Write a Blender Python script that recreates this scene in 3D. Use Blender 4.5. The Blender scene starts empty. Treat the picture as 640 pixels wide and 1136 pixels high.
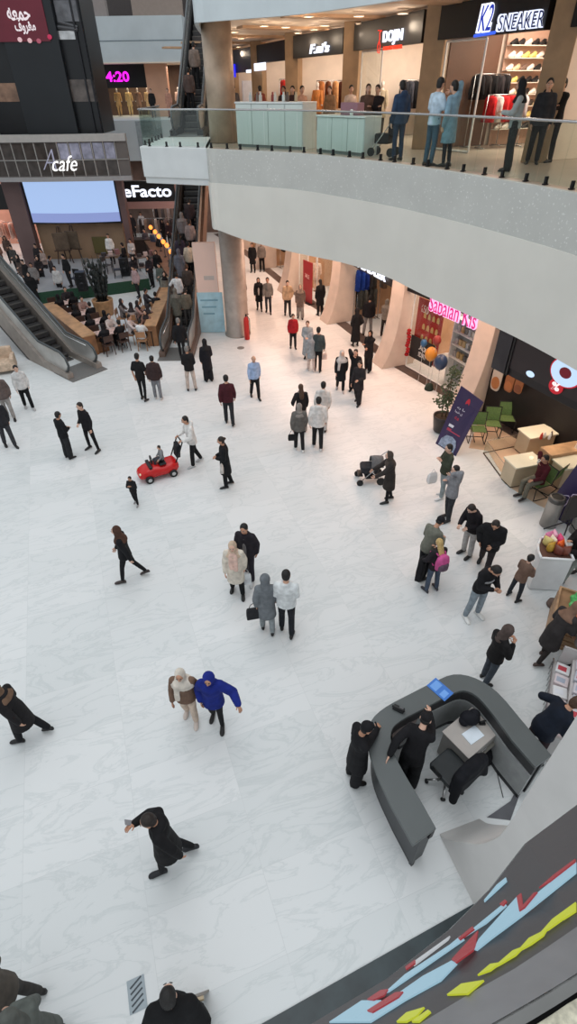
import bpy, bmesh, math, random
import numpy as np
from mathutils import Vector, Matrix
random.seed(11)
SC = bpy.context.scene
COL = SC.collection
rad = math.radians

# ------------------------------------------------------------------ camera
CX, CY = 320.0, 568.0
NX, NY = 330.0, 1280.0          # where plumb lines meet
HOR = 95.0                      # eye level
F = math.sqrt((NY - CY) * (CY - HOR))
CH = 9.0                        # eye height above the ground floor
_d = Vector((NX - CX, -(NY - CY), -F)).normalized()
_U = -_d
_f = Vector((0, 0, -1))
_Y = (_f - _f.dot(_U) * _U).normalized()
_X = _Y.cross(_U)
RT = Matrix((_X, _Y, _U))       # camera axes -> world axes
cam = bpy.data.cameras.new('camera')
cam.sensor_fit = 'VERTICAL'
cam.sensor_height = 36
cam.lens = F / 1136 * 36
cam.clip_start = 0.05
cam.clip_end = 300
co = bpy.data.objects.new('camera', cam)
COL.objects.link(co)
co.matrix_world = Matrix.Translation((0, 0, CH)) @ RT.to_4x4()
SC.camera = co


def ray(x, y):
    return RT @ Vector((x - CX, -(y - CY), -F))


def G(x, y, z=0.0):             # point of the place at height z seen at a pixel of the photo
    r = ray(x, y)
    return Vector((0, 0, CH)) + r * ((z - CH) / r.z)


def AtY(x, y, yw):
    r = ray(x, y)
    return Vector((0, 0, CH)) + r * (yw / r.y)


def VP(a, b, x, y):             # on the upright plane through plan points a, b
    a = Vector((a[0], a[1], 0)); b = Vector((b[0], b[1], 0))
    t = (b - a).normalized(); n = Vector((-t.y, t.x, 0))
    r = ray(x, y); c0 = Vector((0, 0, CH))
    return c0 + r * ((a - c0).dot(n) / r.dot(n))


# ------------------------------------------------------------------ materials
def lin(c):
    o = []
    for v in c[:3]:
        v = v / 255.0
        o.append(v / 12.92 if v <= 0.04045 else ((v + 0.055) / 1.055) ** 2.4)
    return (o[0], o[1], o[2], 1.0)


MATS = {}


def mat(name, rgb, rough=0.6, metal=0.0, emit=0.0, var=0.12, scale=6.0, bump=0.0, spec=0.4, ecol=None):
    key = (name, tuple(rgb), rough, metal, emit, var, scale, bump)
    if key in MATS:
        return MATS[key]
    m = bpy.data.materials.new(name)
    m.use_nodes = True
    nt = m.node_tree
    b = nt.nodes['Principled BSDF']
    b.inputs['Roughness'].default_value = rough
    b.inputs['Metallic'].default_value = metal
    b.inputs['Specular IOR Level'].default_value = spec
    c = lin(rgb)
    b.inputs['Base Color'].default_value = c
    if var > 0:
        tc = nt.nodes.new('ShaderNodeTexCoord')
        nz = nt.nodes.new('ShaderNodeTexNoise')
        nz.inputs['Scale'].default_value = scale
        nz.inputs['Detail'].default_value = 4
        nt.links.new(tc.outputs['Object'], nz.inputs['Vector'])
        rp = nt.nodes.new('ShaderNodeValToRGB')
        rp.color_ramp.elements[0].position = 0.3
        rp.color_ramp.elements[1].position = 0.7
        rp.color_ramp.elements[0].color = tuple(x * (1 - var) for x in c[:3]) + (1,)
        rp.color_ramp.elements[1].color = tuple(min(1, x * (1 + var)) for x in c[:3]) + (1,)
        nt.links.new(nz.outputs['Fac'], rp.inputs['Fac'])
        nt.links.new(rp.outputs['Color'], b.inputs['Base Color'])
        if bump > 0:
            bp = nt.nodes.new('ShaderNodeBump')
            bp.inputs['Strength'].default_value = bump
            bp.inputs['Distance'].default_value = 0.03
            nt.links.new(nz.outputs['Fac'], bp.inputs['Height'])
            nt.links.new(bp.outputs['Normal'], b.inputs['Normal'])
    if emit > 0:
        b.inputs['Emission Color'].default_value = lin(ecol or rgb)
        b.inputs['Emission Strength'].default_value = emit
    MATS[key] = m
    return m


def cloth(rgb, rough=0.85):
    return mat('cloth', rgb, rough, 0, 0, 0.22, 9.0, 0.35, 0.25)


def plain(rgb, rough=0.5, metal=0.0):
    return mat('plain', rgb, rough, metal, 0, 0.05, 5.0)


def glow(rgb, e=1.0):
    return mat('glow', [v * .35 for v in rgb], 0.5, 0, e, 0, ecol=rgb)


def glass_mat(name, tint, gloss=0.12, rough=0.02):
    if name in MATS:
        return MATS[name]
    m = bpy.data.materials.new(name)
    m.use_nodes = True
    nt = m.node_tree
    for n in list(nt.nodes):
        nt.nodes.remove(n)
    out = nt.nodes.new('ShaderNodeOutputMaterial')
    mx = nt.nodes.new('ShaderNodeMixShader')
    tr = nt.nodes.new('ShaderNodeBsdfTransparent')
    gl = nt.nodes.new('ShaderNodeBsdfGlossy')
    lw = nt.nodes.new('ShaderNodeLayerWeight'); lw.inputs['Blend'].default_value = 0.5
    pw = nt.nodes.new('ShaderNodeMath'); pw.operation = 'POWER'; pw.inputs[1].default_value = 4.0
    ml = nt.nodes.new('ShaderNodeMath'); ml.operation = 'MULTIPLY_ADD'
    ml.inputs[1].default_value = 0.5; ml.inputs[2].default_value = gloss * 0.3
    nt.links.new(lw.outputs['Facing'], pw.inputs[0])
    tr.inputs['Color'].default_value = tint
    gl.inputs['Roughness'].default_value = rough
    nt.links.new(pw.outputs[0], ml.inputs[0])
    nt.links.new(ml.outputs[0], mx.inputs['Fac'])
    nt.links.new(tr.outputs[0], mx.inputs[1])
    nt.links.new(gl.outputs[0], mx.inputs[2])
    nt.links.new(mx.outputs[0], out.inputs['Surface'])
    MATS[name] = m
    return m


def marble_floor():
    m = bpy.data.materials.new('marble_floor')
    m.use_nodes = True
    nt = m.node_tree
    N = nt.nodes.new
    L = nt.links.new
    b = nt.nodes['Principled BSDF']
    tc = N('ShaderNodeTexCoord')
    mp = N('ShaderNodeMapping')
    mp.inputs['Rotation'].default_value = (0, 0, rad(-20))
    mp.inputs['Location'].default_value = (1.19, 0.49, 0)
    L(tc.outputs['Object'], mp.inputs['Vector'])
    br = N('ShaderNodeTexBrick')
    br.offset = 0.0
    br.inputs['Scale'].default_value = 1.0
    br.inputs['Brick Width'].default_value = 1.67
    br.inputs['Row Height'].default_value = 1.055
    br.inputs['Mortar Size'].default_value = 0.004
    br.inputs['Mortar Smooth'].default_value = 0.3
    br.inputs['Color1'].default_value = (0.0, 0.0, 0.0, 1)
    br.inputs['Color2'].default_value = (1, 1, 1, 1)
    br.inputs['Mortar'].default_value = (0.5, 0.5, 0.5, 1)
    L(mp.outputs[0], br.inputs['Vector'])
    # per-slab offset so that the veins break at the joints
    vm = N('ShaderNodeVectorMath'); vm.operation = 'MULTIPLY_ADD'
    vm.inputs[1].default_value = (7, 5, 3)
    L(br.outputs['Color'], vm.inputs[0])
    L(mp.outputs[0], vm.inputs[2])
    n1 = N('ShaderNodeTexNoise')
    n1.inputs['Scale'].default_value = 0.9
    n1.inputs['Detail'].default_value = 8
    n1.inputs['Roughness'].default_value = 0.62
    n1.inputs['Distortion'].default_value = 1.2
    st = N('ShaderNodeMapping')
    st.inputs['Scale'].default_value = (0.7, 2.3, 1)
    st.inputs['Rotation'].default_value = (0, 0, rad(25))
    L(vm.outputs[0], st.inputs['Vector'])
    L(st.outputs[0], n1.inputs['Vector'])
    # veins = narrow band of the noise
    v = N('ShaderNodeMath'); v.operation = 'SUBTRACT'; v.inputs[1].default_value = 0.5
    L(n1.outputs['Fac'], v.inputs[0])
    va = N('ShaderNodeMath'); va.operation = 'ABSOLUTE'
    L(v.outputs[0], va.inputs[0])
    vr = N('ShaderNodeValToRGB')
    vr.color_ramp.elements[0].position = 0.0
    vr.color_ramp.elements[0].color = (0.635, 0.65, 0.648, 1)
    vr.color_ramp.elements[1].position = 0.035
    vr.color_ramp.elements[1].color = (0.715, 0.72, 0.718, 1)
    L(va.outputs[0], vr.inputs['Fac'])
    # slab to slab tone
    tone = N('ShaderNodeMixRGB'); tone.blend_type = 'MULTIPLY'
    tone.inputs['Fac'].default_value = 1.0
    tr = N('ShaderNodeValToRGB')
    tr.color_ramp.elements[0].color = (0.90, 0.915, 0.915, 1)
    tr.color_ramp.elements[1].color = (1, 1, 1, 1)
    L(br.outputs['Color'], tr.inputs['Fac'])
    L(vr.outputs[0], tone.inputs['Color1'])
    L(tr.outputs[0], tone.inputs['Color2'])
    jm = N('ShaderNodeMixRGB')
    jm.inputs['Color2'].default_value = (0.60, 0.61, 0.61, 1)
    L(br.outputs['Fac'], jm.inputs['Fac'])
    L(tone.outputs[0], jm.inputs['Color1'])
    L(jm.outputs[0], b.inputs['Base Color'])
    b.inputs['Roughness'].default_value = 0.30
    b.inputs['Specular IOR Level'].default_value = 0.22
    return m


def dark_marble():
    m = mat('dark_marble', (42, 52, 55), 0.3, 0, 0, 0.35, 3.0)
    return m


def sparkle(name, base, hi):
    m = bpy.data.materials.new(name)
    m.use_nodes = True
    nt = m.node_tree
    b = nt.nodes['Principled BSDF']
    tc = nt.nodes.new('ShaderNodeTexCoord')
    vo = nt.nodes.new('ShaderNodeTexVoronoi')
    vo.inputs['Scale'].default_value = 34
    nt.links.new(tc.outputs['Object'], vo.inputs['Vector'])
    rp = nt.nodes.new('ShaderNodeValToRGB')
    rp.color_ramp.elements[0].position = 0.0
    rp.color_ramp.elements[1].position = 0.98
    rp.color_ramp.elements[0].color = lin(base)
    rp.color_ramp.elements[1].color = lin(base)
    e = rp.color_ramp.elements.new(0.93); e.color = lin(base)
    e = rp.color_ramp.elements.new(0.94); e.color = lin(hi)
    sx = nt.nodes.new('ShaderNodeSeparateColor')
    nt.links.new(vo.outputs['Color'], sx.inputs['Color'])
    nz = nt.nodes.new('ShaderNodeTexNoise'); nz.inputs['Scale'].default_value = 1.5
    nt.links.new(tc.outputs['Object'], nz.inputs['Vector'])
    nt.links.new(sx.outputs['Red'], rp.inputs['Fac'])
    mx = nt.nodes.new('ShaderNodeMixRGB'); mx.blend_type = 'MULTIPLY'; mx.inputs['Fac'].default_value = 0.18
    nt.links.new(rp.outputs['Color'], mx.inputs['Color1'])
    nt.links.new(nz.outputs['Fac'], mx.inputs['Color2'])
    nt.links.new(mx.outputs[0], b.inputs['Base Color'])
    b.inputs['Roughness'].default_value = 0.55
    bp = nt.nodes.new('ShaderNodeBump'); bp.inputs['Strength'].default_value = 0.15; bp.inputs['Distance'].default_value = 0.02
    nt.links.new(sx.outputs['Green'], bp.inputs['Height'])
    nt.links.new(bp.outputs['Normal'], b.inputs['Normal'])
    return m


def wood(rgb, scale=8, name='wood'):
    return mat(name, rgb, 0.5, 0, 0, 0.25, scale, 0.1)


# ------------------------------------------------------------------ mesh builder
class MB:
    def __init__(s):
        s.v = []; s.f = []; s.m = []; s.cur = 0

    def add(s, vs, fs):
        n = len(s.v)
        s.v += [Vector(x) for x in vs]
        for f in fs:
            s.f.append([n + i for i in f]); s.m.append(s.cur)
        return s

    def box(s, x0, y0, z0, x1, y1, z1, M=None):
        vs = [Vector((x, y, z)) for z in (z0, z1) for y in (y0, y1) for x in (x0, x1)]
        if M is not None:
            vs = [M @ v for v in vs]
        return s.add(vs, [(0, 2, 3, 1), (4, 5, 7, 6), (0, 1, 5, 4), (2, 6, 7, 3), (0, 4, 6, 2), (1, 3, 7, 5)])

    def cbox(s, c, size, rz=0.0, M=None):
        T = Matrix.Translation(c) @ Matrix.Rotation(rz, 4, 'Z')
        if M is not None:
            T = M @ T
        a, b, d = size
        return s.box(-a / 2, -b / 2, -d / 2, a / 2, b / 2, d / 2, T)

    def hexa(s, lo, hi):                    # two quads, matching corners
        return s.add(list(lo) + list(hi), [(3, 2, 1, 0), (4, 5, 6, 7), (0, 1, 5, 4), (1, 2, 6, 5), (2, 3, 7, 6), (3, 0, 4, 7)])

    def prism(s, poly, z0, z1):
        n = len(poly)
        vs = [(p[0], p[1], z0) for p in poly] + [(p[0], p[1], z1) for p in poly]
        return s.add(vs, [list(range(n))[::-1], list(range(n, 2 * n))] + [(i, (i + 1) % n, n + (i + 1) % n, n + i) for i in range(n)])

    def extr(s, poly, d):                   # polygon of 3D points extruded by d
        n = len(poly)
        poly = [Vector(p) for p in poly]; d = Vector(d)
        return s.add(poly + [p + d for p in poly], [list(range(n))[::-1], list(range(n, 2 * n))] + [(i, (i + 1) % n, n + (i + 1) % n, n + i) for i in range(n)])

    def loft(s, rings, cap=True):
        n = len(rings[0]); o = len(s.v)
        for r in rings:
            s.v += [Vector(p) for p in r]
        for k in range(len(rings) - 1):
            for i in range(n):
                j = (i + 1) % n
                s.f.append([o + k * n + i, o + k * n + j, o + (k + 1) * n + j, o + (k + 1) * n + i]); s.m.append(s.cur)
        if cap:
            s.f.append([o + i for i in range(n)][::-1]); s.m.append(s.cur)
            e = o + (len(rings) - 1) * n
            s.f.append([e + i for i in range(n)]); s.m.append(s.cur)
        return s

    def tube(s, pts, r, n=8):
        pts = [Vector(p) for p in pts]
        rs = r if isinstance(r, (list, tuple)) else [r] * len(pts)
        rings = []
        up = None
        for i, p in enumerate(pts):
            a = pts[max(0, i - 1)]; b = pts[min(len(pts) - 1, i + 1)]
            d = (b - a)
            d = d.normalized() if d.length > 1e-9 else Vector((0, 0, 1))
            if up is None:
                up = Vector((0, 0, 1)) if abs(d.z) < 0.9 else Vector((0, 1, 0))
            x = d.cross(up)
            if x.length < 1e-4:
                x = d.cross(Vector((1, 0, 0)))
            x.normalize(); y = x.cross(d).normalized(); up = y
            rings.append([p + x * math.cos(2 * math.pi * k / n) * rs[i] + y * math.sin(2 * math.pi * k / n) * rs[i] for k in range(n)])
        return s.loft(rings)

    def lathe(s, prof, c=(0, 0, 0), n=20, M=None):
        c = Vector(c)
        rings = []
        for r, z in prof:
            ring = [c + Vector((math.cos(2 * math.pi * k / n) * r, math.sin(2 * math.pi * k / n) * r, z)) for k in range(n)]
            if M is not None:
                ring = [M @ p for p in ring]
            rings.append(ring)
        return s.loft(rings)

    def ell(s, c, r, M=None, n=12, m=8):
        c = Vector(c); vs = []; fs = []
        rot = M if M is not None else Matrix.Identity(3)
        for i in range(m + 1):
            t = math.pi * i / m
            for k in range(n):
                a = 2 * math.pi * k / n
                st = max(math.sin(t), 0.02)
                vs.append(c + rot @ Vector((r[0] * st * math.cos(a), r[1] * st * math.sin(a), -r[2] * math.cos(t))))
        for i in range(m):
            for k in range(n):
                j = (k + 1) % n
                fs.append((i * n + k, i * n + j, (i + 1) * n + j, (i + 1) * n + k))
        fs.append(list(range(n))[::-1]); fs.append([m * n + k for k in range(n)])
        return s.add(vs, fs)

    def cap(s, a, b, ra, rb, n=10):         # tapered capsule
        a = Vector(a); b = Vector(b); d = (b - a); L = d.length
        d = d / L if L > 1e-6 else Vector((0, 0, 1))
        x = d.orthogonal().normalized(); y = d.cross(x)
        rings = []
        for ang in (-80, -50, -20):
            t = rad(ang)
            rings.append((a + d * (math.sin(t) * ra), math.cos(t) * ra))
        for q in (0.33, 0.66):
            rings.append((a + (b - a) * q, ra + (rb - ra) * q))
        for ang in (20, 50, 80):
            t = rad(ang)
            rings.append((b + d * (math.sin(t) * rb), math.cos(t) * rb))
        return s.loft([[p + x * math.cos(2 * math.pi * k / n) * r + y * math.sin(2 * math.pi * k / n) * r for k in range(n)] for p, r in rings])

    def build(s, name, mats, parent=None, smooth=False, bevel=0.0, auto=None):
        me = bpy.data.meshes.new(name)
        me.from_pydata([tuple(v) for v in s.v], [], s.f)
        if not isinstance(mats, (list, tuple)):
            mats = [mats]
        for m in mats:
            me.materials.append(m)
        if len(mats) > 1:
            me.polygons.foreach_set('material_index', s.m)
        bm = bmesh.new(); bm.from_mesh(me)
        bmesh.ops.recalc_face_normals(bm, faces=bm.faces)
        if smooth:
            for f in bm.faces:
                f.smooth = len(f.verts) <= 4
        bm.to_mesh(me); bm.free()
        o = bpy.data.objects.new(name, me)
        COL.objects.link(o)
        if parent is not None:
            o.parent = parent
        if bevel > 0:
            bv = o.modifiers.new('bevel', 'BEVEL')
            bv.width = bevel; bv.segments = 2; bv.limit_method = 'ANGLE'; bv.angle_limit = rad(40)
        return o


def tag(o, label=None, cat=None, group=None, kind=None):
    if label: o['label'] = label
    if cat: o['category'] = cat
    if group: o['group'] = group
    if kind: o['kind'] = kind
    return o


def struct(o):
    o['kind'] = 'structure'
    return o


def empty(name, loc, rz=0.0, label=None, cat=None, group=None):
    o = bpy.data.objects.new(name, None)
    COL.objects.link(o)
    o.empty_display_size = 0.1
    o.location = loc; o.rotation_euler = (0, 0, rz)
    return tag(o, label, cat, group)


KIDS = {}


def copy_tree(o, parent=None):
    c = o.copy()
    COL.objects.link(c)
    c.parent = parent
    for ch in [x for x in COL.objects if x.parent == o]:
        copy_tree(ch, c)
    return c


def letters(text, c, right, up, w, h, m, parent=None, depth=0.03, name='lettering', bold=0.0, shear=0.0):
    cu = bpy.data.curves.new('t', 'FONT')
    cu.body = text; cu.align_x = 'CENTER'; cu.extrude = 0.5
    cu.offset = bold; cu.shear = shear; cu.resolution_u = 4
    t = bpy.data.objects.new('t', cu)
    me = bpy.data.meshes.new_from_object(t)
    bpy.data.objects.remove(t)
    me.name = name
    co_ = np.empty(len(me.vertices) * 3); me.vertices.foreach_get('co', co_); co_ = co_.reshape(-1, 3)
    if len(co_) == 0:
        return None
    lo = co_.min(0); hi = co_.max(0)
    right = Vector(right).normalized(); up = Vector(up); up = (up - up.dot(right) * right).normalized()
    nrm = right.cross(up)
    sx = w / max(hi[0] - lo[0], 1e-6); sy = h / max(hi[1] - lo[1], 1e-6); sz = depth / max(hi[2] - lo[2], 1e-6)
    c = Vector(c)
    for i, v in enumerate(me.vertices):
        p = co_[i]
        v.co = c + right * ((p[0] - (lo[0] + hi[0]) / 2) * sx) + up * ((p[1] - (lo[1] + hi[1]) / 2) * sy) + nrm * ((p[2] - lo[2]) * sz)
    me.materials.clear(); me.materials.append(m)
    o = bpy.data.objects.new(name, me)
    COL.objects.link(o)
    if parent is not None:
        o.parent = parent
        o.matrix_parent_inverse = parent_inv(parent)
    return o


def parent_inv(p):
    M = Matrix.Translation(p.location) @ p.rotation_euler.to_matrix().to_4x4()
    return M.inverted()


def keep(o, parent):                        # parent a world-space mesh under a placed thing
    o.parent = parent
    o.matrix_parent_inverse = parent_inv(parent)
    return o
# ------------------------------------------------------------------ people
PEND = []
SKIN = [(205, 160, 135), (188, 140, 114), (214, 172, 150)]
ARM = {
    'down': (.215, .05, -.10), 'fwd': (.23, .24, -.02), 'back': (.24, -.22, -.05), 'phone': (.05, .30, .28),
    'pocket': (.20, .08, .0), 'cross': (-.12, .19, .24), 'push': (.17, .46, .12), 'belly': (.07, .23, .12),
    'face': (.05, .17, .58), 'chest': (.09, .22, .32), 'behind': (.05, -.20, .03), 'out': (.50, .22, .18),
    'lap': (.11, .34, .10), 'hold': (.10, .33, .20), 'table': (.14, .42, .18), 'hip': (.27, .03, .06),
    'rail': (.32, .28, .16), 'bagarm': (.20, .16, .16),
}
HAIRC = {'black': (26, 23, 22), 'dark': (38, 30, 26), 'brown': (72, 50, 36), 'grey': (120, 116, 112), 'blonde': (190, 160, 105), 'white': (190, 188, 184)}
TOPS = {   # extra thickness, hem below the hip joint, sleeve
    'shirt': (.018, -.12, 1), 't_shirt': (.020, -.12, .5), 'sweater': (.025, -.11, 1), 'jacket': (.032, -.14, 1), 'hoodie': (.035, -.14, 1),
    'puffer_jacket': (.052, -.16, 1), 'coat': (.034, -.44, 1), 'long_coat': (.034, -.72, 1), 'tunic': (.028, -.34, 1), 'poncho': (.075, -.30, 1),
}


def ring(c, ux, uy, rx, ry, n=14):
    return [c + ux * (math.cos(2 * math.pi * k / n) * rx) + uy * (math.sin(2 * math.pi * k / n) * ry) for k in range(n)]


def pending(name, mb, mats, parent, voxel, it=3, post=None, fac=0.5):
    o = mb.build(name, mats, parent)
    r = o.modifiers.new('r', 'REMESH'); r.mode = 'VOXEL'; r.voxel_size = voxel; r.use_smooth_shade = True
    sm = o.modifiers.new('s', 'SMOOTH'); sm.factor = fac; sm.iterations = it
    PEND.append((o, mats, post))
    return o


def bake_pending():
    dg = bpy.context.evaluated_depsgraph_get()
    out = []
    for o, mats, post in PEND:
        out.append(bpy.data.meshes.new_from_object(o.evaluated_get(dg)))
    for (o, mats, post), me in zip(PEND, out):
        old = o.data
        o.modifiers.clear()
        me.materials.clear()
        for m in (mats if isinstance(mats, (list, tuple)) else [mats]):
            me.materials.append(m)
        if post is not None:
            mb = post
            bm = bmesh.new(); bm.from_mesh(me)
            for f in bm.faces:
                f.material_index = 0; f.smooth = True
            vs = [bm.verts.new(v) for v in mb.v]
            for f, mi in zip(mb.f, mb.m):
                try:
                    nf = bm.faces.new([vs[i] for i in f]); nf.material_index = mi; nf.smooth = True
                except ValueError:
                    pass
            bm.normal_update(); bm.to_mesh(me); bm.free()
        me.name = o.name
        o.data = me
        bpy.data.meshes.remove(old)
    PEND.clear()


def ik(S, H, l1, l2, pole):
    d = H - S; D = d.length
    mx = (l1 + l2) * 0.985
    if D > mx:
        H = S + d * (mx / D); d = H - S; D = mx
    if D < 0.12:
        D = 0.12
    u = d.normalized()
    a = (l1 * l1 - l2 * l2 + D * D) / (2 * D)
    h = math.sqrt(max(l1 * l1 - a * a, 1e-6))
    p = pole - pole.dot(u) * u
    p = p.normalized() if p.length > 1e-5 else u.orthogonal().normalized()
    return S + u * a + p * h, H


def person(at, rot, label, top, bottom, hair='short', hc='black', h=1.72, st=0, lean=0, hp=6, hy=0, Lh='down', Rh='down', sp=2,
           sit=False, seat=.46, shoe=(30, 28, 28), fat=1.0, vox=None, extra=(), skin=None, group=None, knees=None, handw=None, curl=.6, z=0.0):
    """A figure standing at `at` (a point between the feet), facing +Y turned by rot degrees."""
    k = h / 1.72
    st = st * .62
    if Lh == 'down' and st and not sit: Lh = (.215, .04 - st * .013, -.09)
    if Rh == 'down' and st and not sit: Rh = (.215, .04 + st * .013, -.09)
    at = Vector(at)
    sk = SKIN[(int(abs(at.x * 37 + at.y * 91))) % 3] if skin is None else skin
    dist = (at - Vector((0, 0, CH))).length
    if vox is None:
        vox = .017 if dist < 12 else (.021 if dist < 20 else .027)
    rz = rad(rot)
    Xv, Yv, Zv = Vector((1, 0, 0)), Vector((0, 1, 0)), Vector((0, 0, 1))
    # legs
    legs = []
    if sit:
        fl = [(86, 84), (84, 88)]
    else:
        fl = [(st, 4 + st * .18), (-st * .9, 6 + st * .9)]
        if knees: fl = knees
    hz = 0.0
    for a, f in fl:
        hz = max(hz, .44 * math.cos(rad(a)) + .42 * math.cos(rad(a - f)))
    hz += .075
    if sit:
        hz = (seat + .10) / k
    for s, (a, f) in zip((-1, 1), fl):
        hip = Vector((s * .085, 0, hz))
        o = math.tan(rad(sp)) * s
        kn = hip + .44 * Vector((o, math.sin(rad(a)), -math.cos(rad(a))))
        b = rad(a - f)
        an = kn + .42 * Vector((o * .6, math.sin(b), -math.cos(b)))
        legs.append((s, hip, kn, an))
    ymid = sum(l[3].y for l in legs) / 2 if not sit else 0
    for l in legs:
        for p in l[1:]:
            p.y -= ymid
    hipc = Vector((0, -ymid, hz))
    la = rad(lean)
    D = Vector((0, math.sin(la), math.cos(la))); Fw = Vector((0, math.cos(la), -math.sin(la)))
    T = lambda d, x=0.0, y=0.0: hipc + D * d + Xv * x + Fw * y
    # head frame
    neck = T(.50, 0, .01)
    hq = Matrix.Rotation(rad(hy), 3, 'Z') @ Matrix.Rotation(-rad(hp) - la * .5, 3, 'X')
    HX, HY, HZ = hq @ Xv, hq @ Yv, hq @ Zv
    hc0 = neck + HZ * .155 + HY * .025
    Hp = lambda x, y, zz: hc0 + HX * x + HY * y + HZ * zz
    # arms
    arms = []
    for s, pr in ((-1, Lh), (1, Rh)):
        S = T(.430, s * .158 * fat, 0)
        if handw and handw.get(s):
            w = Vector(handw[s]) - at
            w = Matrix.Rotation(-rz, 3, 'Z') @ w / k
            Ht = w
        else:
            t = ARM[pr] if isinstance(pr, str) else pr
            Ht = T(t[2], s * t[0] * (fat if t[0] > .15 else 1), t[1])
        pole = Xv * (s * .55) - Fw * .75 - D * .45
        E, Ht = ik(S, Ht, .285, .255, pole)
        arms.append((s, S, E, Ht))
    # ---- body
    b = MB()
    tr = [(-.075, .125, .095), (.04, .15, .105), (.17, .128, .09), (.31, .146, .108), (.41, .148, .095), (.465, .105, .075), (.515, .06, .055)]
    b.loft([ring(T(d), Xv, Fw, rx * fat - .012, ry * fat - .012) for d, rx, ry in tr])
    b.cap(T(.46), neck + HZ * .09, .055, .052)
    b.ell(hc0 + HZ * .012, (.078, .096, .111), hq, 14, 10)
    b.ell(Hp(0, .03, -.055), (.05, .05, .055), hq)                         # jaw
    b.cap(Hp(0, .092, .012), Hp(0, .108, -.022), .009, .015, 8)            # nose
    for s in (-1, 1):
        b.ell(Hp(s * .079, -.005, -.005), (.014, .022, .033), hq, 8, 6)    # ears
    for s, hip, kn, an in legs:
        b.cap(hip, kn, .082, .055); b.cap(kn, an, .055, .038)
    for s, S, E, Hh in arms:
        b.cap(T(.43, s * .09), S, .045, .050); b.cap(S, E, .048, .038); b.cap(E, Hh, .038, .027)
    post = MB()
    for s, S, E, Hh in arms:
        fd = (Hh - E).normalized()
        inw = Vector((-s, 0, 0)); pn = inw - inw.dot(fd) * fd
        pn = pn.normalized() if pn.length > .1 else Fw.copy()
        if fd.z > -.35:                                                    # raised or resting hands: palm down
            q = -D - (-D).dot(fd) * fd
            if q.length > .2: pn = (pn * .4 + q.normalized()).normalized()
        side = fd.cross(pn).normalized()
        if side.dot(Fw if fd.z < -.35 else -Xv * s) < 0:
            side = -side
        for q in (-.022, 0, .022):
            b.cap(Hh + side * q * .7, Hh + fd * .075 + side * q, .017, .016, 8)
        for i, (off, ln) in enumerate(((-.030, .060), (-.010, .074), (.011, .080), (.031, .072))):
            c = curl + .12 * i * 0
            p0 = Hh + fd * .066 + side * off
            p1 = p0 + (fd * math.cos(c * .5) + pn * math.sin(c * .5)) * ln * .5
            p2 = p1 + (fd * math.cos(c * 1.3) + pn * math.sin(c * 1.3)) * ln * .5
            post.tube([p0, p1, p2], [.0098, .009, .0072], 6)
        p0 = Hh + fd * .022 + side * .026
        p1 = p0 + (side * .75 + fd * .55 + pn * .35).normalized() * .036
        p2 = p1 + (side * .25 + fd * .85 + pn * .4).normalized() * .030
        post.tube([p0, p1, p2], [.013, .011, .0085], 6)
    post.cur = 1
    for s in (-1, 1):
        post.ell(Hp(s * .031, .0845, .018), (.0135, .0085, .0075), hq, 8, 6)
    post.cur = 2
    for s in (-1, 1):
        post.ell(Hp(s * .031, .0905, .018), (.006, .0055, .006), hq, 6, 5)
        post.cap(Hp(s * .045, .089, .037), Hp(s * .018, .096, .038), .005, .005, 6)
    post.cur = 3
    post.ell(Hp(0, .0845, -.048), (.021, .008, .0065), hq, 8, 5)
    sm = mat('skin', sk, .55, 0, 0, .08, 12)
    S4 = Matrix.Scale(k, 4)
    for m_ in (b, post):
        m_.v = [v * k for v in m_.v]
    body = pending('person', b, [sm, plain((225, 220, 215), .3), plain((30, 22, 18), .3), mat('lip', (165, 95, 85), .5)], None, vox, 2, post, .4)
    body.location = at; body.rotation_euler = (0, 0, rz)
    tag(body, label, 'person', group)
    # ---- trousers
    bk, bc = bottom
    c = MB()
    if bk == 'skirt':
        ext = max(abs(l[3].y) for l in legs)
        c.loft([ring(T(.08), Xv, Yv, .15 * fat, .11 * fat), ring(hipc + Zv * -.1, Xv, Yv, .19, .15), ring(Vector((0, 0, hz * .5)), Xv, Yv, .21, .15 + ext * .5), ring(Vector((0, 0, .10)), Xv, Yv, .24, .17 + ext * .75)])
    else:
        w = {'trousers': (.098, .074, .064), 'jeans': (.096, .070, .060), 'slim_trousers': (.090, .062, .048), 'wide_trousers': (.105, .098, .098)}[bk]
        c.loft([ring(T(d), Xv, Fw, rx * fat, ry * fat) for d, rx, ry in ((-.10, .105, .10), (.0, .158, .122), (.12, .142, .105))])
        for s, hip, kn, an in legs:
            d_ = (an - kn).normalized()
            c.cap(hip, kn, w[0] * (fat * .5 + .5), w[1]); c.cap(kn, an - d_ * .03, w[1], w[2])
    c.v = [v * k for v in c.v]
    pending({'skirt': 'skirt', 'jeans': 'jeans'}.get(bk, 'trousers'), c, [cloth(bc)], body, vox, 3)
    # ---- top
    tk, tcol = top
    e, hem, slv = TOPS[tk]
    if sit: hem = max(hem, -.13)
    c = MB()
    rings = []
    ext = max(abs(l[2].y - hipc.y) for l in legs) if not sit else 0
    nst = int((0.02 - hem) / .12) + 1
    for i in range(nst + 1):
        d = hem + (0.02 - hem) * i / nst
        g = max(0.0, -d)
        x = .158 * fat + e * .8 + g * .07
        y = .118 * fat + e * .8 + g * .05 + min(g, .45) * ext * .9
        cc = hipc + Zv * d + (Vector((0, math.sin(la) * .3 * max(d, 0), 0)))
        rings.append(ring(cc if d < 0 else T(d), Xv, Yv if d < 0 else Fw, x, y))
    for d, rx, ry in ((.12, .142, .105), (.22, .138, .102), (.32, .150, .115), (.41, .150, .105), (.468, .105, .085), (.515, .07, .068)):
        rings.append(ring(T(d), Xv, Fw, rx * fat + e * .8, ry * fat + e * .8))
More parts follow.
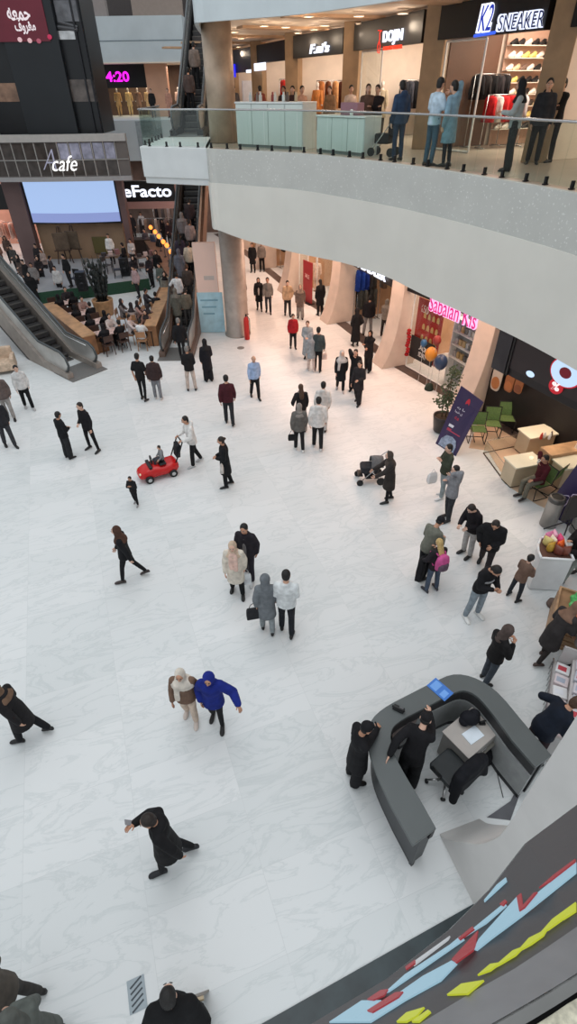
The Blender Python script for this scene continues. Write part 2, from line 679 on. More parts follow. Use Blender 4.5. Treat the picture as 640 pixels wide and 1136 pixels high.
    c.loft(rings)
    for s, S, E, Hh in arms:
        c.cap(T(.43, s * .09), S, .050 + e, .048 + e)
        if slv < 1:
            c.cap(S, S + (E - S) * .75, .054 + e, .056 + e)
        else:
            c.cap(S, E, .046 + e, .042 + e)
            c.cap(E, E + (Hh - E) * .90, .042 + e, .032 + e * .75)
    if tk in ('hoodie',) or 'hood' in extra:
        c.ell(T(.50, 0, -.10), (.12, .065, .085))
    if 'fur' in extra:
        c.ell(T(.505, 0, -.01), (.135, .12, .05))
    c.v = [v * k for v in c.v]
    pending(tk, c, [cloth(tcol)], body, vox, 5)
    # ---- shoes
    shm = plain(shoe, .5)
    for s, hip, kn, an in legs:
        b_ = (an - kn).normalized()
        pitch = math.atan2(b_.y, -b_.z)                                    # shank tilt
        pt = -max(0, -pitch - .15) * .8 + max(0, pitch - .1) * .6          # toes down behind, up in front
        if sit: pt = 0
        fw = Vector((s * .12, math.cos(pt), math.sin(pt))).normalized()
        upv = Vector((0, -math.sin(pt), math.cos(pt))); rt = fw.cross(upv).normalized()
        base = an - upv * .075 if True else an
        q = MB(); rr = []
        for t, wv, hh in ((-.075, .022, .05), (-.06, .036, .085), (0, .040, .10), (.07, .044, .075), (.14, .048, .05), (.185, .034, .036), (.20, .014, .022)):
            cc = base + fw * t
            rr.append([cc + rt * (math.cos(2 * math.pi * j / 10) * wv) + upv * (hh / 2 + .002 + math.sin(2 * math.pi * j / 10) * hh / 2) for j in range(10)])
        q.loft(rr); q.v = [v * k for v in q.v]
        q.build('shoe', shm, body, True)
    # ---- head cover
    hcol = HAIRC[hc] if isinstance(hc, str) else hc
    hm = mat('hair', hcol, .6, 0, 0, .3, 40, .3) if isinstance(hc, str) else cloth(hcol)
    c = MB(); nm = 'hair'
    if hair in ('short', 'long', 'bun', 'bob', 'curly', 'tail'):
        g = .012 if hair == 'curly' else 0
        c.ell(Hp(0, -.017, .038), (.088 + g, .097 + g, .098 + g), hq, 14, 10)
        c.ell(Hp(0, -.043, -.01), (.082, .066, .088), hq)
        if hair == 'long':
            c.loft([ring(Hp(0, -.055, .02), HX, HY, .075, .045), ring(Hp(0, -.075, -.10), HX, HY, .085, .045), ring(T(.38, 0, -.125), Xv, Fw, .085, .035), ring(T(.30, 0, -.13), Xv, Fw, .05, .025)])
        if hair == 'bob':
            c.ell(Hp(0, -.045, -.06), (.088, .06, .085), hq)
        if hair == 'bun':
            c.ell(Hp(0, -.115, .05), (.045, .045, .045), hq)
        if hair == 'tail':
            c.cap(Hp(0, -.09, .05), Hp(0, -.14, -.12), .04, .02)
    elif hair == 'balding':
        c.ell(Hp(0, -.048, .0), (.086, .069, .078), hq, 14, 10)
    elif hair in ('hijab', 'shawl'):
        nm = 'headscarf'
        c.ell(Hp(0, -.028, .018), (.100, .104, .130), hq, 14, 10)
        c.cap(Hp(0, -.02, -.02), T(.49, 0, .01), .092, .10)
        a = .20 if hair == 'shawl' else .165
        c.loft([ring(T(.53), Xv, Fw, .09, .085), ring(T(.47), Xv, Fw, a * .95, .125), ring(T(.40), Xv, Fw, a + .035, .155), ring(T(.30 if hair == 'shawl' else .36), Xv, Fw, a + .03, .16)])
        if hair == 'shawl':
            c.loft([ring(T(.45, .08, .11), Xv, Fw, .06, .045), ring(T(.2, .10, .15), Xv, Fw, .06, .03), ring(T(.0, .11, .155), Xv, Fw, .055, .025)])
    elif hair == 'hood':
        nm = 'hood'
        c.ell(Hp(0, -.032, .022), (.114, .112, .138), hq, 14, 10)
        c.cap(Hp(0, -.04, -.03), T(.47, 0, -.03), .10, .11)
    elif hair in ('beanie', 'cap'):
        nm = 'hat'
        c.ell(Hp(0, -.012, .047), (.090, .100, .088), hq, 14, 10)
        if hair == 'cap':
            c.box(-.06, .05, -.006, .06, .155, .006, Matrix.Translation(Hp(0, 0, .06)) @ hq.to_4x4())
    c.v = [v * k for v in c.v]
    if c.v:
        pending(nm, c, [hm], body, min(vox, .016) if dist < 20 else vox * .8, 2)
    if hair in ('beanie', 'cap'):
        c2 = MB(); c2.ell(Hp(0, -.04, -.012), (.0765, .058, .06), hq, 14, 8)
        c2.v = [v * k for v in c2.v]
        c2.build('hair', mat('hair', HAIRC['black'], .6, 0, 0, .3, 40, .3), body, True)
    # ---- extras worn on the body
    if 'scarf' in extra:
        col = extra['scarf']
        c = MB(); c.ell(T(.515, 0, .01), (.115, .105, .05))
        c.loft([ring(T(.47, -.05, .12), Xv, Fw, .055, .03), ring(T(.2, -.055, .15), Xv, Fw, .055, .03), ring(T(.0, -.05, .165), Xv, Fw, .05, .025)])
        c.loft([ring(T(.47, .05, .12), Xv, Fw, .055, .03), ring(T(.2, .06, .15), Xv, Fw, .055, .03), ring(T(.05, .055, .16), Xv, Fw, .05, .025)])
        c.v = [v * k for v in c.v]
        pending('scarf', c, [cloth(col)], body, vox, 2)
    if 'open' in extra:                                                    # shirt front showing between jacket edges
        col = extra['open']
        c = MB(); hh = -.08
        c.loft([ring(T(.44, 0, .085), Xv, Fw, .035, .04), ring(T(.2, 0, .075 + e), Xv, Fw, .05, .045), ring(T(hh, 0, .09 + e), Xv, Fw, .055, .045)])
        c.v = [v * k for v in c.v]
        pending('shirt_front', c, [cloth(col)], body, vox, 2)
    if 'stripe' in extra:
        col = extra['stripe']
        c = MB(); c.loft([ring(T(d), Xv, Fw, .150 * fat + e + .008, .112 * fat + e + .008) for d in (.235, .27, .30)])
        c.v = [v * k for v in c.v]
        pending('stripe', c, [cloth(col)], body, vox, 1)
    R3 = Matrix.Rotation(rz, 3, 'Z')
    W = lambda p: at + R3 @ (p * k)
    info = {'hand': {s: W(Hh) for s, S, E, Hh in arms}, 'T': lambda d, x=0, y=0: W(T(d, x, y)), 'rz': rz, 'k': k, 'obj': body, 'head': W(hc0), 'R': R3}
    return info


def handbag(p, rz, rgb, label, size=(.26, .10, .19), cat='handbag', name='handbag', strap=.16, group=None):
    """hangs from the hand at p"""
    r = empty(name, (p[0], p[1], p[2] - .03 - strap - size[2]), rz, label, cat, group)
    a, b_, h = size
    m = MB(); m.loft([[(x * a / 2 * s, y * b_ / 2 * s2, zz) for x, y in ((-1, -1), (1, -1), (1, 1), (-1, 1))] for zz, s, s2 in ((0, .92, .9), (.03, 1, 1.05), (h * .7, .96, .85), (h, .86, .45))])
    m.build('pouch', cloth(rgb, .6), r, False, .012)
    m = MB(); m.tube([(-a * .34, 0, h - .01), (-a * .22, 0, h + strap * .7), (0, 0, h + strap), (a * .22, 0, h + strap * .7), (a * .34, 0, h - .01)], .008, 6)
    m.build('handle', plain(tuple(int(v * .8) for v in rgb)), r, True)
    return r


def phone(p, rz, label, rgb=(25, 25, 28)):
    m = MB(); m.box(-.037, -.005, -.075, .037, .005, .075)
    o = m.build('phone', plain(rgb, .2), None, False, .003)
    o.location = p; o.rotation_euler = (rad(-35), 0, rz)
    tag(o, label, 'phone')
    return o
# ------------------------------------------------------------------ setting
WHITE = mat('white_cladding', (205, 208, 208), .5, 0, 0, .04, 2)
PALE = mat('pale_cladding', (194, 202, 205), .5, 0, 0, .05, 1)
BLACKP = mat('black_panel', (22, 23, 26), .35, 0, 0, .15, 1)
SIGNB = mat('sign_black', (24, 22, 23), .4, 0, 0, .15, 2)
CREAM = mat('cream_stone', (208, 190, 176), .5, 0, 0, .08, 2)
CREAMW = mat('cream_wall', (228, 212, 196), .7, 0, 0, .06, 2)
WARM = mat('warm_wall', (205, 165, 130), .7, 0, 0, .1, 2)
BEIGE = mat('beige_column', (168, 138, 106), .55, 0, 0, .12, 3)
METAL = mat('brushed_metal', (158, 148, 140), .5, .35, 0, .14, 3)
STEEL = mat('steel', (190, 190, 190), .25, .9, 0, .05, 3)
DKMET = mat('dark_metal', (45, 45, 48), .4, .6, 0, .1, 4)
BLK = mat('black_plastic', (24, 24, 26), .45, 0, 0, .15, 5)
GLASS = glass_mat('glass_green', (.88, .94, .915, 1))
CLEAR = glass_mat('glass_clear', (.93, .95, .94, 1), .08)

m = MB(); m.add([(-45, -6, 0), (26, -6, 0), (26, 62, 0), (-45, 62, 0)], [(0, 1, 2, 3)])
m.add([(-45, -6, -.3), (26, -6, -.3), (26, 62, -.3), (-45, 62, -.3)], [(3, 2, 1, 0)])
struct(m.build('floor', marble_floor()))

SF = [(-5.2, 46), (-3.0, 41), (-1.2, 36), (0.55, 31), (2.7, 26.1), (4.6, 20.9), (6.75, 16.9), (8.95, 12.6), (10.6, 8.0)]
SFV = [Vector((a, b, 0)) for a, b in SF]
OUT = Vector((-.925, -.38, 0))                # from the shop line towards the atrium
DEEP = 5.2
BACK = [v - OUT * DEEP for v in SFV]

# balcony edge: plan point and height of the lower edge of the fascia
FC = [(-3.3, 32, 4.9), (-3.05, 27, 4.9), (-2.72, 22.3, 4.9), (-2.35, 21.7, 4.84), (-1.2, 20.95, 4.62), (0.44, 19.86, 4.47), (1.9, 18.15, 4.55), (3.01, 16.63, 4.54),
      (3.85, 15.2, 4.43), (4.56, 13.82, 4.40), (5.12, 12.6, 4.40), (5.62, 11.3, 4.40), (6.1, 9.7, 4.40), (6.5, 8.0, 4.40)]


def smooth_curve(pts, n=5):
    out = []
    P_ = [Vector(p) for p in pts]
    for i in range(len(P_) - 1):
        p0 = P_[max(0, i - 1)]; p1 = P_[i]; p2 = P_[i + 1]; p3 = P_[min(len(P_) - 1, i + 2)]
        for q in range(n):
            t = q / n
            out.append(0.5 * ((2 * p1) + (-p0 + p2) * t + (2 * p0 - 5 * p1 + 4 * p2 - p3) * t * t + (-p0 + 3 * p1 - 3 * p2 + p3) * t ** 3))
    out.append(P_[-1])
    return out


FCS = smooth_curve(FC, 4)


def offs(pts, d):                             # offset a plan curve to its right/left
    out = []
    for i, p in enumerate(pts):
        a = pts[max(0, i - 1)]; b = pts[min(len(pts) - 1, i + 1)]
        t = Vector((b.x - a.x, b.y - a.y, 0)).normalized()
        out.append(Vector((p.x - t.y * d, p.y + t.x * d, 0)))
    return out


def band(pts, zlo, zhi, th, mats, name, inner=1.0):
    """upright skin along a curve; zlo may be a list"""
    q = offs(pts, th * inner)
    m = MB(); rings = []
    for i, p in enumerate(pts):
        lo = zlo[i] if isinstance(zlo, list) else zlo
        rings.append([(p.x, p.y, lo), (p.x, p.y, zhi), (q[i].x, q[i].y, zhi), (q[i].x, q[i].y, lo)])
    m.loft(rings)
    return m.build(name, mats)


FASC = sparkle('fascia_mosaic', (194, 194, 189), (222, 222, 218))
SMOOTHF = mat('fascia_smooth', (212, 209, 201), .5, 0, 0, .03, 1)
struct(band(FCS, 6.36, 7.35, .14, FASC, 'trim_fascia'))
struct(band(offs(FCS, -.03), [p.z for p in FCS], 6.36, .17, SMOOTHF, 'trim_fascia_lower'))
ins = offs(FCS, .14)
slab = [(p.x, p.y) for p in ins] + [(7.5, 6.5), (20, 6.5), (20, 30), (8, 47), (-6.5, 47), (-4.6, 40)]
FLUP = mat('upper_floor_tile', (176, 160, 146), .3, 0, 0, .08, 2)
m = MB(); m.prism(slab, 5.31, 7.345)
struct(m.build('floor_upper', FLUP))
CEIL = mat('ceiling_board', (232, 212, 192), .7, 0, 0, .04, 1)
m = MB(); m.prism(slab, 10.78, 11.0)
struct(m.build('ceiling', CEIL))
# shallow wooden strips across the upper ceiling
m = MB()
for i in range(9):
    a = SFV[1].lerp(SFV[8], i / 8.0)
    b = a + OUT * 4.0
    t = Vector((.38, -.925, 0)) * .35
    m.hexa([(a - t)[:2] + (10.70,), (a + t)[:2] + (10.70,), (b + t)[:2] + (10.70,), (b - t)[:2] + (10.70,)],
           [(a - t)[:2] + (10.78,), (a + t)[:2] + (10.78,), (b + t)[:2] + (10.78,), (b - t)[:2] + (10.78,)])
struct(m.build('ceiling_strip', mat('ceiling_wood', (206, 168, 134), .6, 0, 0, .1, 3)))
struct(band(FCS, 10.52, 13.2, .14, PALE, 'trim_fascia_top'))
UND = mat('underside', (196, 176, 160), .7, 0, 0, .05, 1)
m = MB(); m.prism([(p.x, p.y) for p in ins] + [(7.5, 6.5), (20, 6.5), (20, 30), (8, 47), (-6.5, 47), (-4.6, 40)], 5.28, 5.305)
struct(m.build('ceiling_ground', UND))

# shop walls (rear + wall above the shop fronts on both floors)
m = MB()
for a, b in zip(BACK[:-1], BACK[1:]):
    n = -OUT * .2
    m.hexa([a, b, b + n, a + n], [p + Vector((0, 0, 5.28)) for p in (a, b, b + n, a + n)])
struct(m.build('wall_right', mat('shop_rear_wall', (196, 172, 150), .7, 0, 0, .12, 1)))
m = MB()
for a, b in zip(BACK[:-1], BACK[1:]):
    n = -OUT * .2
    m.hexa([p + Vector((0, 0, 7.35)) for p in (a, b, b + n, a + n)], [p + Vector((0, 0, 10.77)) for p in (a, b, b + n, a + n)])
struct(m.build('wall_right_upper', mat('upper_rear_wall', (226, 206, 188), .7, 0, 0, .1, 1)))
for z0, z1, nm in ((3.95, 5.28, 'wall_lintel'), (10.72, 10.77, 'wall_lintel_upper')):
    m = MB()
    for a, b in zip(SFV[:-1], SFV[1:]):
        n = -OUT * .25
        m.hexa([p + Vector((0, 0, z0)) for p in (a, b, b + n, a + n)], [p + Vector((0, 0, z1)) for p in (a, b, b + n, a + n)])
    struct(m.build(nm, CREAM))
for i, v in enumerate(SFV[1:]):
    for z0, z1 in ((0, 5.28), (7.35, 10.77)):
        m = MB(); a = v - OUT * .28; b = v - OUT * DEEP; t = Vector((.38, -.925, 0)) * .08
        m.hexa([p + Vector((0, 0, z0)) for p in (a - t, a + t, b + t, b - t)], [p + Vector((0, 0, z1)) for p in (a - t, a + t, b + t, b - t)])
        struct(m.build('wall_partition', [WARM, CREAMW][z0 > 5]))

# dark marble threshold along the shop line
m = MB()
for a, b in zip(SFV[:-2], SFV[1:-1]):
    m.hexa([p + Vector((0, 0, 0.0)) for p in (a + OUT * .42, b + OUT * .42, b - OUT * .1, a - OUT * .1)], [p + Vector((0, 0, .012)) for p in (a + OUT * .42, b + OUT * .42, b - OUT * .1, a - OUT * .1)])
struct(m.build('trim_threshold', mat('brown_marble', (78, 66, 62), .3, 0, 0, .3, 3)))


# flared pillars on the ground floor, plain columns above
PROF = [(.95, 0), (.72, .5), (.56, 1.0), (.44, 1.6), (.37, 2.2), (.34, 3.0), (.33, 5.28)]


PROF = [(p.x, p.y) for p in smooth_curve([(a, z, 0) for a, z in PROF], 3)]


def pillar(v, wid=.85, u=Vector((.38, -.925, 0)), out=OUT, prof=PROF, back=.55, top=5.28, m_=None):
    poly = [Vector((v.x, v.y, 0)) + out * d + Vector((0, 0, min(z, top))) for d, z in prof]
    poly += [Vector((v.x, v.y, top)) - out * back, Vector((v.x, v.y, 0)) - out * back]
    poly = [p - u * wid / 2 for p in poly]
    m = MB(); m.extr(poly, u * wid)
    return struct(m.build('pillar', m_ or CREAM, None, False, .02))


for v in SFV[1:8]:
    pillar(v)
    m = MB(); m.cbox((v.x, v.y, 9.06), (.62, .75, 3.43), rad(-22.4))
    struct(m.build('pillar', BEIGE, None, False, .015))

# round column at the corner of the balcony
m = MB(); m.lathe([(.60, 0), (.60, .05), (.52, .10), (.52, 5.2)], (-2.25, 24.35, 0), 32)
struct(m.build('column', METAL, None, True))
m = MB(); m.lathe([(.52, 7.36), (.52, 10.77)], (-2.25, 24.35, 0), 32)
struct(m.build('column', mat('bronze_column', (186, 164, 144), .42, .3, 0, .2, 2), None, True))

# landing slab that reaches to the escalators
m = MB()
m.prism([(-5.2, 23.05), (-2.62, 22.05), (-2.95, 27.4), (-5.2, 27.4)], 6.42, 7.35)
m.prism([(-5.16, 23.10), (-2.62, 22.10), (-2.95, 27.4), (-5.16, 27.4)], 6.22, 6.42)
struct(m.build('floor_landing', WHITE, None, False, .02))
m = MB(); m.box(-5.6, 35.6, 6.3, -3.3, 46, 7.35)
struct(m.build('floor_landing_far', WHITE))


# glass balustrade: every pane, clamp and the handrail are parts
def railing(pts, z, label, name='glass_railing', step=1.25, hgt=1.06, group=None):
    L = [0]
    for a, b in zip(pts[:-1], pts[1:]):
        L.append(L[-1] + math.hypot(b[0] - a[0], b[1] - a[1]))

    def at(s):
        for i in range(len(L) - 1):
            if s <= L[i + 1] + 1e-6:
                t = (s - L[i]) / (L[i + 1] - L[i])
                return Vector((pts[i][0] + (pts[i + 1][0] - pts[i][0]) * t, pts[i][1] + (pts[i + 1][1] - pts[i][1]) * t, 0))
        return Vector((pts[-1][0], pts[-1][1], 0))
    r = empty(name, (pts[0][0], pts[0][1], z), 0, label, 'railing', group)
    n = max(1, int(L[-1] / step)); st = L[-1] / n
    for i in range(n):
        a = at(i * st + .012); b = at((i + 1) * st - .012); mm = at((i + .5) * st)
        t = (b - a).normalized(); nn = Vector((-t.y, t.x, 0)) * .007
        mb = MB(); up = Vector((0, 0, z + .03)); up2 = Vector((0, 0, z + hgt - .02))
        for p, q in ((a, mm), (mm, b)):
            mb.hexa([p - nn + up, q - nn + up, q + nn + up, p + nn + up], [p - nn + up2, q - nn + up2, q + nn + up2, p + nn + up2])
        keep(mb.build('glass_panel', GLASS), r)
        for f in (.22, .78):
            c = at((i + f) * st)
            mb = MB(); mb.cbox((c.x, c.y, z + .07), (.05, .07, .16), math.atan2(t.y, t.x)); mb.cbox((c.x, c.y, z + .012), (.06, .13, .024), math.atan2(t.y, t.x))
            keep(mb.build('clamp', DKMET, None, False, .004), r)
    mb = MB(); k = int(L[-1] / .4) + 2
    mb.tube([at(L[-1] * i / (k - 1)) + Vector((0, 0, z + hgt)) for i in range(k)], .026, 8)
    keep(mb.build('handrail', STEEL, None, True), r)
    return r


rl = [(p.x, p.y) for p in offs(FCS, .28)]
rl = [p for p in rl if p[1] < 21.9]
railing([(-5.1, 23.2), (-2.75, 22.3)] + rl[1:], 7.35, 'long curved glass railing with steel handrail along the upper balcony')
railing([(-5.1, 27.3), (-5.1, 23.35)], 7.35, 'short glass railing on the left side of the escalator landing')

# wall of the far end and left side beyond the cafe
BACKW = mat('far_wall', (96, 84, 78), .7, 0, 0, .25, .8)
m = MB(); m.box(-44, 56, 0, 22, 56.3, 14)
struct(m.build('wall_back', BACKW))
m = MB(); m.box(-44, -6, 0, -43.7, 56, 14)
struct(m.build('wall_left', mat('left_wall', (170, 165, 160), .7, 0, 0, .1, .5)))
# floors of the far building: balcony bands
m = MB(); m.box(-30, 45.5, 4.9, -6.5, 56, 7.25)
struct(m.build('floor_far', PALE))
m = MB(); m.box(-30, 49.6, 10.42, -6.9, 56, 12.85)
struct(m.build('trim_band_far', PALE))
m = MB(); m.box(-30, 49.58, 11.55, -6.9, 49.6, 11.6)
struct(m.build('trim_line_far', mat('joint_grey', (120, 132, 138), .6)))
m = MB(); m.prism([(-30, 49.4), (-6.9, 49.4), (-6.9, 56), (-30, 56)], 10.36, 10.42)
struct(m.build('ceiling_far', CEIL))

# near side: pillar below the viewer with its flared foot, threshold, slab edge
NT = Vector((.2927, -.9562, 0)); NW = Vector((.956, .293, 0))
P0 = G(487, 925)
pr = [(0, 0), (.16, .22), (.41, .81), (.58, 1.23), (.70, 1.70), (.75, 2.04), (.765, 2.6), (.755, 3.2), (.75, 5.2)]
pr = [(p.x, p.y) for p in smooth_curve([(a, z, 0) for a, z in pr], 4)]
poly = [P0 + NT * a + Vector((0, 0, z)) for a, z in pr] + [P0 + NT * 1.35 + Vector((0, 0, 5.2)), P0 + NT * 1.35]
m = MB(); m.extr(poly, NW * .72)
struct(m.build('pillar', mat('grey_cladding', (206, 203, 200), .55, 0, 0, .04, 2), None, False, .012))
a = G(525, 1003); b = Vector((-.42, 1.02, 0)); dd = (b - a).normalized(); nn = Vector((dd.y, -dd.x, 0))
if nn.y > 0: nn = -nn
m = MB(); e1 = a - dd * 0; e2 = b + dd * 3.5
m.hexa([e1, e2, e2 + nn * .62, e1 + nn * .62], [p + Vector((0, 0, .012)) for p in (e1, e2, e2 + nn * .62, e1 + nn * .62)])
struct(m.build('trim_border', dark_marble()))
a = G(540, 907); b = G(566, 889)
m = MB(); q = [G(540, 907), G(566, 910), G(575, 885), G(583, 868), G(578, 866), G(566, 889)]
m.prism([(p.x, p.y) for p in q], 0, .012)
struct(m.build('trim_plinth', mat('grey_marble', (92, 92, 96), .35, 0, 0, .2, 3)))

# curved LED parapet right below the viewer: lower edge, upper edge
LO = [G(250, 1190, 6.5), G(345, 1136, 6.5), G(430, 1085, 6.5), G(500, 1030, 6.5), G(545, 985, 6.5), G(585, 934, 6.5), G(640, 893, 6.5), G(760, 805, 6.5)]
UPE = [G(330, 1215, 7.3), G(465, 1136, 7.3), G(525, 1100, 7.3), G(570, 1075, 7.3), G(605, 1052, 7.3), G(640, 1028, 7.3), G(690, 993, 7.3), G(790, 920, 7.3)]
led = empty('led_parapet', LO[1], 0, 'dark curved screen parapet in the lower right corner with pale blue, red and yellow lettering', 'screen')


def skin(lo, hi, th, m_, nm, par):
    mb = MB(); rings = []
    for p, q in zip(lo, hi):
        d = Vector((.25, -.45, -.85)).normalized() * th
        rings.append([p, q, q + d, p + d])
    mb.loft(rings)
    return keep(mb.build(nm, m_, None), par)


skin(LO, UPE, .05, mat('led_face', (66, 64, 65), .6, 0, .09, .05, 40, ecol=(120, 116, 120)), 'screen_face', led)
E2 = [G(405, 1215, 7.42), G(545, 1136, 7.42), G(585, 1113, 7.42), G(612, 1097, 7.42), G(628, 1087, 7.42), G(650, 1073, 7.42), G(720, 1025, 7.42), G(820, 955, 7.42)]
skin(UPE, E2, .05, mat('grey_frame', (128, 128, 130), .5, .2), 'upper_frame', led)
E3 = [G(430, 1215, 7.36), G(590, 1136, 7.36), G(612, 1122, 7.36), G(628, 1111, 7.36), G(640, 1104, 7.36), G(670, 1085, 7.36), G(735, 1040, 7.36), G(830, 975, 7.36)]
skin(E2, E3, .008, mat('gap_black', (14, 14, 15), .95, 0, 0, .1, spec=.05), 'gap_strip', led)
E0 = [p + (q - p) * -.02 + Vector((0, 0, -.03)) for p, q in zip(LO, UPE)]
skin(E0, [p + (q - p) * .012 for p, q in zip(LO, UPE)], .07, STEEL, 'lower_edge', led)
m = MB(); poly = [(p.x, p.y) for p in E3] + [(E3[-1].x + .6, E3[-1].y - .6), (E3[0].x + .4, E3[0].y - .5)]
m.prism(poly, 7.2, 7.35)
GRAN = mat('granite', (205, 198, 176), .5, 0, 0, .3, 60)
struct(m.build('floor_ledge', GRAN))


# lettering of the LED face: shapes lie on the face, taken between lower (0) and upper (1) edge
def uv_face(px, py):                          # pixel on the face -> world, face is ruled between LO and UPE
    r = ray(px, py); best = None
    o = Vector((0, 0, CH))
    for i in range(len(LO) - 1):
        A, B, D_ = LO[i], LO[i + 1], UPE[i]
        for tri in ((LO[i], LO[i + 1], UPE[i]), (LO[i + 1], UPE[i + 1], UPE[i])):
            n = (tri[1] - tri[0]).cross(tri[2] - tri[0])
            dn = r.dot(n)
            if abs(dn) < 1e-12: continue
            t = (tri[0] - o).dot(n) / dn
            p = o + r * t
            c = [(tri[(j + 1) % 3] - tri[j]).cross(p - tri[j]).dot(n) for j in range(3)]
            if t > 0 and (all(x >= -1e-9 for x in c)):
                return p
            if t > 0:
                w = min(c)
                if best is None or w > best[0]: best = (w, p)
    return best[1]


def led_shape(pts, rgb, nm, e=.85, lift=.006):
    # subdivide the outline so it follows the curved face
    out = []
    for (x0, y0), (x1, y1) in zip(pts, pts[1:] + pts[:1]):
        for q in range(3):
            out.append((x0 + (x1 - x0) * q / 3, y0 + (y1 - y0) * q / 3))
    ps = [uv_face(*p) for p in out]
    n = Vector((-.45, .8, .35)).normalized()
    mb = MB(); mb.extr([p + n * (lift - .004) for p in ps], n * .004)
    o = mb.build(nm, glow(rgb, e))
    bm = bmesh.new(); bm.from_mesh(o.data); bmesh.ops.triangulate(bm, faces=[f for f in bm.faces if len(f.verts) > 4]); bm.to_mesh(o.data); bm.free()
    return keep(o, led)


BLU, RED, YEL = (165, 205, 225), (165, 55, 62), (205, 215, 55)
for pts, c, lf in [
    ([(366, 1136), (402, 1112), (424, 1112), (410, 1122), (388, 1136)], BLU, .006),
    ([(388, 1136), (412, 1121), (440, 1106), (470, 1085), (502, 1068), (508, 1071), (490, 1090), (450, 1112), (412, 1136)], BLU, .006),
    ([(428, 1103), (450, 1083), (500, 1050), (512, 1040), (516, 1044), (470, 1076), (432, 1102)], BLU, .006),
    ([(458, 1070), (500, 1040), (498, 1044), (460, 1073)], (200, 205, 210), .006),
    ([(511, 1044), (560, 1004), (563, 1006), (540, 1026), (514, 1042)], BLU, .006),
    ([(527, 1055), (532, 1044), (575, 996), (577, 1014), (598, 992), (640, 958), (640, 970), (580, 1018), (545, 1044), (530, 1056)], BLU, .006),
    ([(538, 1000), (552, 983), (562, 975), (563, 979), (550, 991), (538, 1002)], BLU, .006),
    ([(503, 1068), (528, 1040), (532, 1036), (529, 1052), (527, 1058), (508, 1072)], RED, .010),
    ([(409, 1112), (424, 1102), (432, 1101), (428, 1108), (416, 1113)], RED, .010),
    ([(409, 1125), (440, 1105), (449, 1104), (444, 1110), (415, 1127)], RED, .010),
    ([(575, 998), (580, 994), (582, 1008), (594, 994), (598, 993), (584, 1010), (578, 1014)], RED, .010),
    ([(556, 1006), (562, 1001), (564, 1003), (560, 1008)], RED, .010),
    ([(600, 988), (616, 974), (640, 956), (640, 959), (612, 981)], RED, .010),
    ([(451, 1076), (462, 1068), (462, 1072), (452, 1079)], RED, .010),
    ([(510, 1044), (526, 1031), (528, 1034), (512, 1046)], RED, .010),
    ([(497, 1106), (513, 1094), (538, 1090), (520, 1105)], YEL, .006),
    ([(531, 1084), (545, 1072), (557, 1070), (545, 1079)], YEL, .006),
    ([(548, 1076), (570, 1057), (583, 1052), (573, 1062), (556, 1072)], YEL, .006),
    ([(575, 1058), (588, 1043), (608, 1033), (604, 1040), (590, 1050)], YEL, .006),
    ([(600, 1038), (614, 1022), (640, 1003), (640, 1008), (624, 1023), (610, 1033)], YEL, .006),
    ([(618, 1022), (634, 1010), (640, 1008), (640, 1013), (626, 1022)], YEL, .006),
    ([(441, 1136), (452, 1126), (472, 1120), (463, 1130), (452, 1136)], YEL, .006),
    ([(458, 1136), (476, 1123), (479, 1125), (466, 1136)], YEL, .006),
]:
    led_shape(pts, c, 'lettering', .75, lf)
# ------------------------------------------------------------------ shops along the right
U_ = Vector((.38, -.925, 0)).normalized()
UZ = Vector((0, 0, 1))


def bay(i, s, d=0.0, z=0.0):
    return SFV[i].lerp(SFV[i + 1], s) - OUT * d + Vector((0, 0, z))


def facing(i, px, py, d=.30):
    a = SFV[i] + OUT * d; b = SFV[i + 1] + OUT * d
    return VP(a, b, px, py)


def board(i, z0, z1, label, name='shop_sign', s0=.08, s1=.92, d=.26, th=.22, m_=None, cat='sign'):
    a = bay(i, s0, -d, z0); b = bay(i, s1, -d, z0)
    r = empty(name, a, 0, label, cat)
    n = -OUT * th; h = Vector((0, 0, z1 - z0))
    mb = MB(); mb.hexa([a, b, b + n, a + n], [a + h, b + h, b + n + h, a + n + h])
    keep(mb.build('board', m_ or SIGNB, None, False, .01), r)
    return r


def ptext(i, text, p0, p1, m_, par, d=.27, name='lettering', bold=.02, depth=.05, shear=0, q=None):
    """text whose lower left / upper right corners are seen at the pixels p0, p1 on shop front i"""
    a = facing(i, *p0, d=d); b = facing(i, *p1, d=d)
    w = (Vector((b.x, b.y, 0)) - Vector((a.x, a.y, 0))).length; h = b.z - a.z
    u = Vector((SFV[i + 1] - SFV[i])).normalized()
    return letters(text, (a + b) / 2, u, UZ, w, max(h, .1), m_, par, depth, name, bold, shear)


WGLOW = glow((235, 240, 255), 1.6)
# ---- upper floor signs
s = board(5, 9.98, 10.72, 'black shop sign with white and blue K2 SNEAKER letters on upper floor')
ptext(5, 'SNEAKER', (551, 36), (607, 9), glow((225, 232, 255), 1.4), s, bold=.05, depth=.06)
ptext(5, 'SNEAKER', (552, 34.5), (606, 10.5), plain((40, 60, 130)), s, d=.335, bold=-.005, depth=.01, name='lettering_face')
ptext(5, 'K2', (529, 37), (550, 2), glow((235, 240, 255), 1.6), s, bold=.10, depth=.06, shear=.2)
ptext(5, 'K2', (530, 35), (549, 4), glow((30, 60, 200), .8), s, d=.335, bold=.0, depth=.012, name='lettering_face', shear=.2)
a = facing(5, 526, 40); b = facing(5, 549, 36)
mb = MB(); mb.tube([a, b], .035, 8); keep(mb.build('underline', glow((60, 100, 235), 1.2)), s)
s = board(4, 9.96, 10.70, 'black shop sign with white DOJIN letters and red line on upper floor')
ptext(4, 'DOJIN', (425, 51), (448, 31), WGLOW, s, bold=.02)
ptext(4, "MEN'S WEAR", (426, 56), (447, 49), glow((240, 60, 30), 1.4), s, bold=.03)
a = facing(4, 420.5, 46)
mb = MB(); u = (SFV[5] - SFV[4]).normalized()
